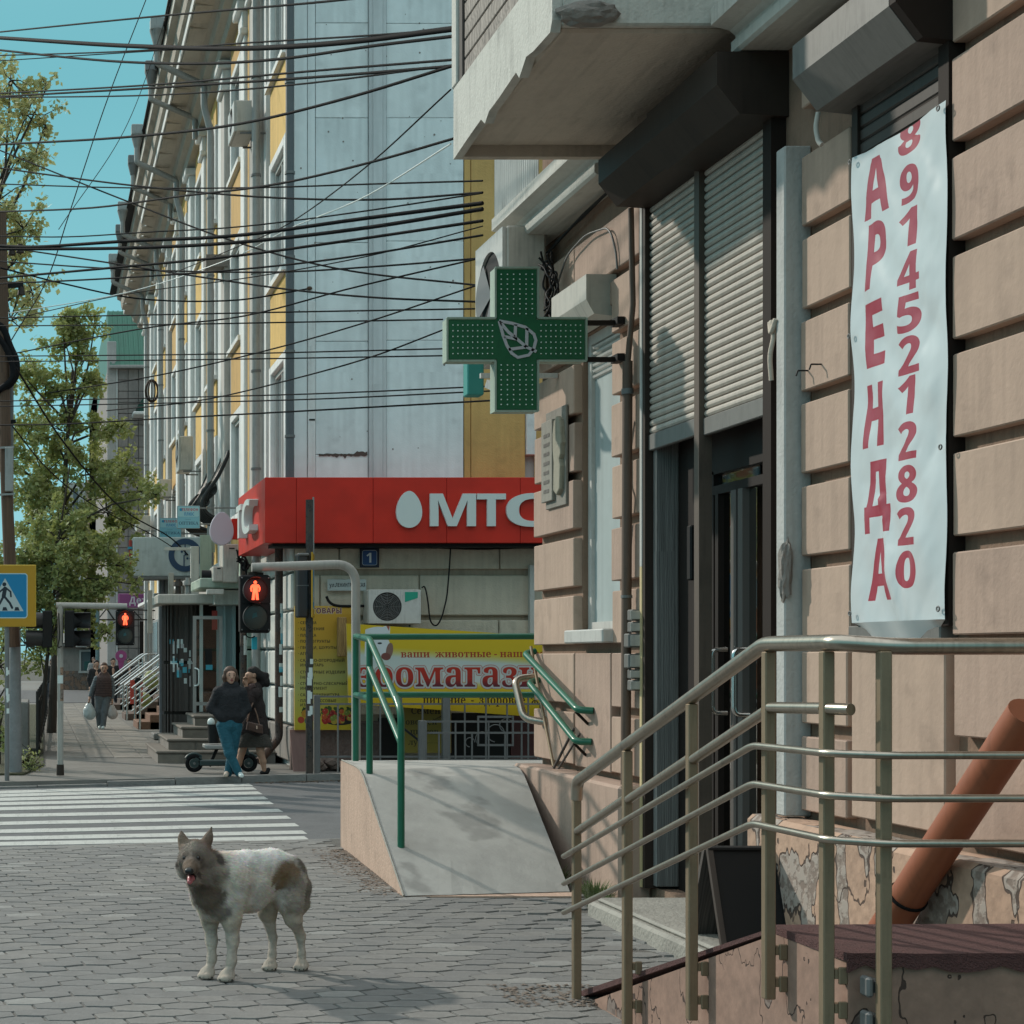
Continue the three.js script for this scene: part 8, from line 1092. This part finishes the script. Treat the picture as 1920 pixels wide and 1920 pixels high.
{
  // ----- the dog -----
  const J = (x, y, d) => at(280 + x / 5.333, 1520 + y / 5.333, d), o = thing('dog', 'white and grey brown stray dog standing on the pavers with its mouth open', 'dog', [1.15, 0, 9.05]);
  const near = -0.055, nose = J(400, 604, 8.635), skull = J(452, 425, 8.87), head = [[skull, 0.078], [J(455, 470, 8.84), 0.076], [J(360, 500, 8.85), 0.042], [J(560, 510, 8.87), 0.062], [J(590, 590, 8.88), 0.05], [J(432, 500, 8.8), 0.05, J(405, 592, 8.69), 0.03], [J(402, 602, 8.67), 0.025], [J(388, 570, 8.74), 0.027, J(448, 568, 8.74), 0.029], [J(450, 655, 8.79), 0.034, J(414, 722, 8.7), 0.021], [J(490, 650, 8.82), 0.042, J(455, 700, 8.76), 0.028]];
  const earL = [[J(350, 352, 8.88), 0.026, J(333, 285, 8.89), 0.018], [J(324, 335, 8.89), 0.013, J(322, 262, 8.89), 0.01], [J(333, 285, 8.89), 0.018, J(320, 208, 8.9), 0.006]], earR = [[J(545, 360, 8.88), 0.029, J(582, 285, 8.89), 0.02], [J(586, 345, 8.89), 0.014, J(604, 250, 8.89), 0.011], [J(584, 285, 8.89), 0.02, J(624, 166, 8.9), 0.006]];
  const ruff = [[J(625, 500, 8.92), 0.062], [J(650, 570, 8.92), 0.045], [J(320, 555, 8.9), 0.034], [J(350, 610, 8.88), 0.04], [J(600, 620, 8.9), 0.08], [J(520, 650, 8.9), 0.075]];
  const trunk = [[J(600, 640, 8.93), 0.1, J(740, 610, 8.98), 0.1], [J(740, 590, 8.98), 0.098, J(960, 585, 9.07), 0.1], [J(960, 585, 9.07), 0.1, J(1220, 560, 9.16), 0.096], [J(1220, 560, 9.16), 0.096, J(1390, 620, 9.22), 0.1], [J(640, 800, 8.94), 0.105, J(760, 850, 8.99), 0.108], [J(760, 850, 8.99), 0.11, J(1000, 830, 9.08), 0.1], [J(1000, 830, 9.08), 0.1, J(1210, 740, 9.16), 0.078], [J(560, 860, 8.9), 0.072, J(640, 960, 8.95), 0.085], [J(520, 720, 8.89), 0.075, J(560, 860, 8.9), 0.075], [J(800, 700, 8.97), 0.125], [J(1010, 710, 9.08), 0.125], [J(1200, 650, 9.16), 0.11]];
  const fl = [[J(590, 930, 9.0), 0.072, J(605, 1090, 9.0), 0.048], [J(605, 1090, 9.0), 0.044, J(622, 1300, 8.99), 0.03], [J(622, 1300, 8.99), 0.029, J(625, 1480, 8.97), 0.024], [J(625, 1480, 8.97), 0.023, J(600, 1600, 8.95), 0.022]], fr = [[J(815, 900, 8.93), 0.082, J(820, 1090, 8.92), 0.054], [J(820, 1090, 8.92), 0.05, J(835, 1300, 8.91), 0.032], [J(835, 1300, 8.91), 0.031, J(822, 1500, 8.89), 0.025], [J(822, 1500, 8.89), 0.024, J(800, 1620, 8.875), 0.024]];
  const hl = [[J(1215, 800, 9.24), 0.085, J(1180, 1010, 9.23), 0.055], [J(1180, 1010, 9.23), 0.046, J(1225, 1240, 9.25), 0.026], [J(1235, 1280, 9.25), 0.025, J(1228, 1440, 9.21), 0.02], [J(1228, 1440, 9.21), 0.02, J(1220, 1545, 9.19), 0.021]], hr = [[J(1395, 700, 9.18), 0.1, J(1400, 900, 9.15), 0.078], [J(1400, 900, 9.15), 0.074, J(1440, 1080, 9.15), 0.05], [J(1440, 1080, 9.15), 0.042, J(1508, 1240, 9.22), 0.027], [J(1512, 1260, 9.22), 0.026, J(1522, 1430, 9.2), 0.02], [J(1522, 1430, 9.2), 0.02, J(1525, 1530, 9.19), 0.021]];
  const paw = (x, y, d, s) => { const c = J(x, y, d).setY(0.03 * s), r = []; for (const [a, b] of [[-0.026, 0.028], [-0.01, 0.046], [0.012, 0.046], [0.028, 0.028]]) r.push([c.clone().add(new THREE.Vector3(a * s, 0, 0.0)), 0.017 * s, c.clone().add(new THREE.Vector3(a * s * 1.25 - 0.012, -0.012 * s, b * s)), 0.0155 * s]); r.push([c.clone().add(new THREE.Vector3(0, 0.008, -0.01)), 0.027 * s]); return r; };
  const paws = [...paw(575, 1640, 8.935, 0.92), ...paw(775, 1660, 8.865, 0.92), ...paw(1208, 1570, 9.17, 0.86), ...paw(1522, 1562, 9.175, 0.86)];
  const tail = [[J(1480, 620, 9.27), 0.05, J(1525, 760, 9.29), 0.05], [J(1525, 760, 9.29), 0.05, J(1520, 940, 9.28), 0.042], [J(1520, 940, 9.28), 0.04, J(1500, 1060, 9.27), 0.016]];
  // mouth: carved wedge between the jaws
  const mA = J(440, 668, 8.79), mB = J(402, 665, 8.62), cut = fieldOf([[mA, 0.012, mB, 0.026], [J(495, 645, 8.81), 0.006, mA, 0.012]], 0.001);
  const parts = [...head, ...earL, ...earR, ...ruff, ...trunk, ...fl, ...fr, ...hl, ...hr, ...paws, ...tail], g = nets(parts, 0.0066, 0.026, (x, y, z) => Math.max(-cut(x, y, z), 0.003 - y));
  const A = { face: J(430, 470, 8.8), muz: J(400, 570, 8.7), ruffR: J(680, 500, 8.88), ruffL: J(295, 530, 8.88), chest: J(580, 860, 8.84), chest2: J(520, 700, 8.82), throat: J(700, 1020, 8.88), hip: J(1390, 620, 9.08), hip2: J(1300, 700, 9.06), rump: J(1480, 590, 9.2), hipL: J(1480, 850, 9.1), tail: J(1525, 800, 9.28), inner: J(1230, 980, 9.2), eyeL: J(352, 474, 8.775), eyeR: J(490, 474, 8.752), brow: J(430, 380, 8.82), chl: J(600, 1080, 8.97), neck: J(600, 640, 8.84) };
  const white = [0.56, 0.51, 0.455], grey = [0.17, 0.135, 0.11], brown = [0.15, 0.09, 0.045], dark = [0.03, 0.024, 0.02], tan = [0.38, 0.3, 0.225];
  const axis = nose.clone().sub(skull), near_ = (p, q, r) => sstep(r - p.distanceTo(q), 0, r * 0.45), noise = (p) => n3(p.x * 1.7, p.y * 1.7 + p.z) - 0.5;
  const coat = (p) => {
    let c = mixc(white, tan, clamp(0.25 + noise(p) * 1.6, 0, 0.55)); const w = 0.07 * noise(p) + 0.05 * (n5(p.x * 0.8, p.y * 0.8 + p.z) - 0.5), P = new THREE.Vector3(p.x + w, p.y + w, p.z);
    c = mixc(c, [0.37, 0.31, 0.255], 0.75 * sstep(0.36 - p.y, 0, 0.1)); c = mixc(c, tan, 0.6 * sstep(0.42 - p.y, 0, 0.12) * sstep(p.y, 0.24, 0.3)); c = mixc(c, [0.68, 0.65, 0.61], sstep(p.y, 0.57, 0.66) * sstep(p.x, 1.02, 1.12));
    c = mixc(c, tan, near_(P, A.inner, 0.1)); c = mixc(c, grey, 0.85 * near_(P, A.neck, 0.13)); c = mixc(c, grey, near_(P, A.chest2, 0.13)); c = mixc(c, [0.085, 0.055, 0.036], 0.9 * near_(P, A.chest, 0.115)); c = mixc(c, grey, 0.9 * near_(P, A.throat, 0.075)); c = mixc(c, grey, 0.7 * near_(P, A.chl, 0.06));
    c = mixc(c, brown, 0.95 * near_(P, A.hip, 0.1)); c = mixc(c, brown, 0.9 * near_(P, A.hip2, 0.075)); c = mixc(c, grey, 0.65 * near_(P, A.hipL, 0.13)); c = mixc(c, [0.06, 0.043, 0.03], 0.9 * near_(P, A.rump, 0.1)); c = mixc(c, [0.13, 0.1, 0.07], 0.8 * near_(P, A.tail, 0.14));
    const tq = clamp(p.clone().sub(skull).dot(axis) / axis.lengthSq(), 0, 1), hd = p.distanceTo(skull.clone().addScaledVector(axis, tq)); c = mixc(c, grey, sstep(0.15 - hd, 0, 0.04)); if (p.y > earL[0][0].y + 0.02) c = [0.15, 0.11, 0.085]; c = mixc(c, [0.2, 0.165, 0.135], near_(p, A.brow, 0.05)); c = mixc(c, [0.11, 0.075, 0.052], near_(p, A.muz, 0.07)); c = mixc(c, dark, 0.9 * near_(p, A.ruffR, 0.05)); c = mixc(c, dark, 0.85 * near_(p, J(655, 590, 8.9), 0.04)); c = mixc(c, dark, 0.8 * near_(p, J(610, 430, 8.88), 0.04)); c = mixc(c, dark, 0.9 * near_(p, A.ruffL, 0.036)); c = mixc(c, [0.26, 0.2, 0.16], 0.5 * near_(p, J(545, 560, 8.83), 0.035)); c = mixc(c, [0.04, 0.025, 0.02], 0.9 * near_(p, J(470, 650, 8.76), 0.036)); c = mixc(c, [0.07, 0.05, 0.04], 0.9 * near_(p, J(420, 735, 8.7), 0.02)); c = mixc(c, [0.2, 0.14, 0.1], 0.8 * near_(p, earL[1][0], 0.06)); c = mixc(c, [0.16, 0.1, 0.07], 0.8 * near_(p, earR[1][0], 0.07));
    c = mixc(c, [0.05, 0.036, 0.028], 0.65 * near_(p, A.eyeL, 0.045)); c = mixc(c, [0.05, 0.036, 0.028], 0.65 * near_(p, A.eyeR, 0.05)); c = mixc(c, [0.2, 0.15, 0.11], 0.6 * near_(p, J(430, 420, 8.8), 0.03)); c = mixc(c, dark, near_(p, A.eyeL, 0.018)); c = mixc(c, dark, near_(p, A.eyeR, 0.02)); if (cut(p.x, p.y, p.z) < 0.004) c = [0.03, 0.012, 0.011];
    const n = 1 + noise(p) * 0.5 + (n5(p.x * 1.3, p.y * 1.3 + p.z) - 0.5) * 0.6; return c.map((x) => x * n);
  };
  part('body', paintBy(g, coat), vcol({ rough: 0.95, bump: 0.006, bsize: 0.09, btex: T.lumps }), o);
  // fur: fine tapering strands lying along the body
  const fp = g.attributes.position, fn = g.attributes.normal, pos = [], col = []; seed = 1234;
  for (let i = 0; i < 26000; i++) {
    const k = (rnd() * fp.count) | 0, p = new THREE.Vector3().fromBufferAttribute(fp, k), n = new THREE.Vector3().fromBufferAttribute(fn, k); if (p.y < 0.17 || p.distanceTo(earL[2][2]) < 0.085 || p.distanceTo(earR[2][2]) < 0.1 || p.distanceTo(A.muz) < 0.075 || cut(p.x, p.y, p.z) < 0.02) continue;
    const isHead = p.distanceTo(skull) < 0.13, leg = p.y < 0.33, l = (isHead ? 0.012 : leg ? 0.009 : 0.018) * rr(0.6, 1.3) * (p.distanceTo(A.ruffR) < 0.1 || p.distanceTo(A.chest) < 0.16 ? 1.5 : 1), flow = isHead ? new THREE.Vector3(0.4, -0.3, -0.6) : leg ? new THREE.Vector3(0.2, -1, 0) : new THREE.Vector3(0.8, -0.55, -0.4);
    flow.addScaledVector(n, -flow.dot(n)).normalize().addScaledVector(n, rr(0.18, 0.5)).add(new THREE.Vector3(rr(-0.25, 0.25), rr(-0.25, 0.25), rr(-0.25, 0.25))).normalize(); const side = flow.clone().cross(n).normalize().multiplyScalar(0.0016), c = coat(p).map((x) => x * rr(0.75, 1.35)), b = p.clone().addScaledVector(n, -0.002), t = p.clone().addScaledVector(flow, l);
    pos.push(b.x - side.x, b.y - side.y, b.z - side.z, b.x + side.x, b.y + side.y, b.z + side.z, t.x, t.y, t.z); for (let q = 0; q < 3; q++) col.push(...c);
  }
  const fg = new THREE.BufferGeometry(); fg.setAttribute('position', new THREE.Float32BufferAttribute(pos, 3)); fg.setAttribute('color', new THREE.Float32BufferAttribute(col, 3)); fg.computeVertexNormals(); const fm = vcol({ rough: 0.9, side: THREE.DoubleSide }); part('fur', [fg], fm, o, { kind: 'stuff' });
  part('nose', [new THREE.SphereGeometry(0.0215, 14, 10).scale(1.15, 0.85, 0.8).translate(nose.x, nose.y, nose.z)], mat([0.008, 0.008, 0.008], { rough: 0.3 }), o);
  for (const e of [A.eyeL, A.eyeR]) part('eye', [new THREE.SphereGeometry(0.0105, 10, 8).translate(e.x, e.y, e.z - 0.005)], mat([0.012, 0.008, 0.006], { rough: 0.1 }), o);
  const t0 = J(440, 668, 8.79), t1 = J(416, 682, 8.715), t2 = J(404, 712, 8.675); part('tongue', nets([[t0, 0.014, t1, 0.018], [t1, 0.018, t2, 0.014]], 0.004, 0.012), mat([0.42, 0.11, 0.12], { rough: 0.35 }), o);
  const claws = []; for (const [x, y, d] of [[575, 1640, 8.945], [775, 1660, 8.875], [1208, 1570, 9.178], [1522, 1562, 9.183]]) { const c = J(x, y, d); for (const a of [-0.04, -0.018, 0.006, 0.026]) claws.push(new THREE.ConeGeometry(0.005, 0.016, 6).rotateX(1.9).translate(c.x + a - 0.004, 0.012, c.z + 0.064)); } part('claw', claws, M.black, o);
}

renderer.render(scene, camera);
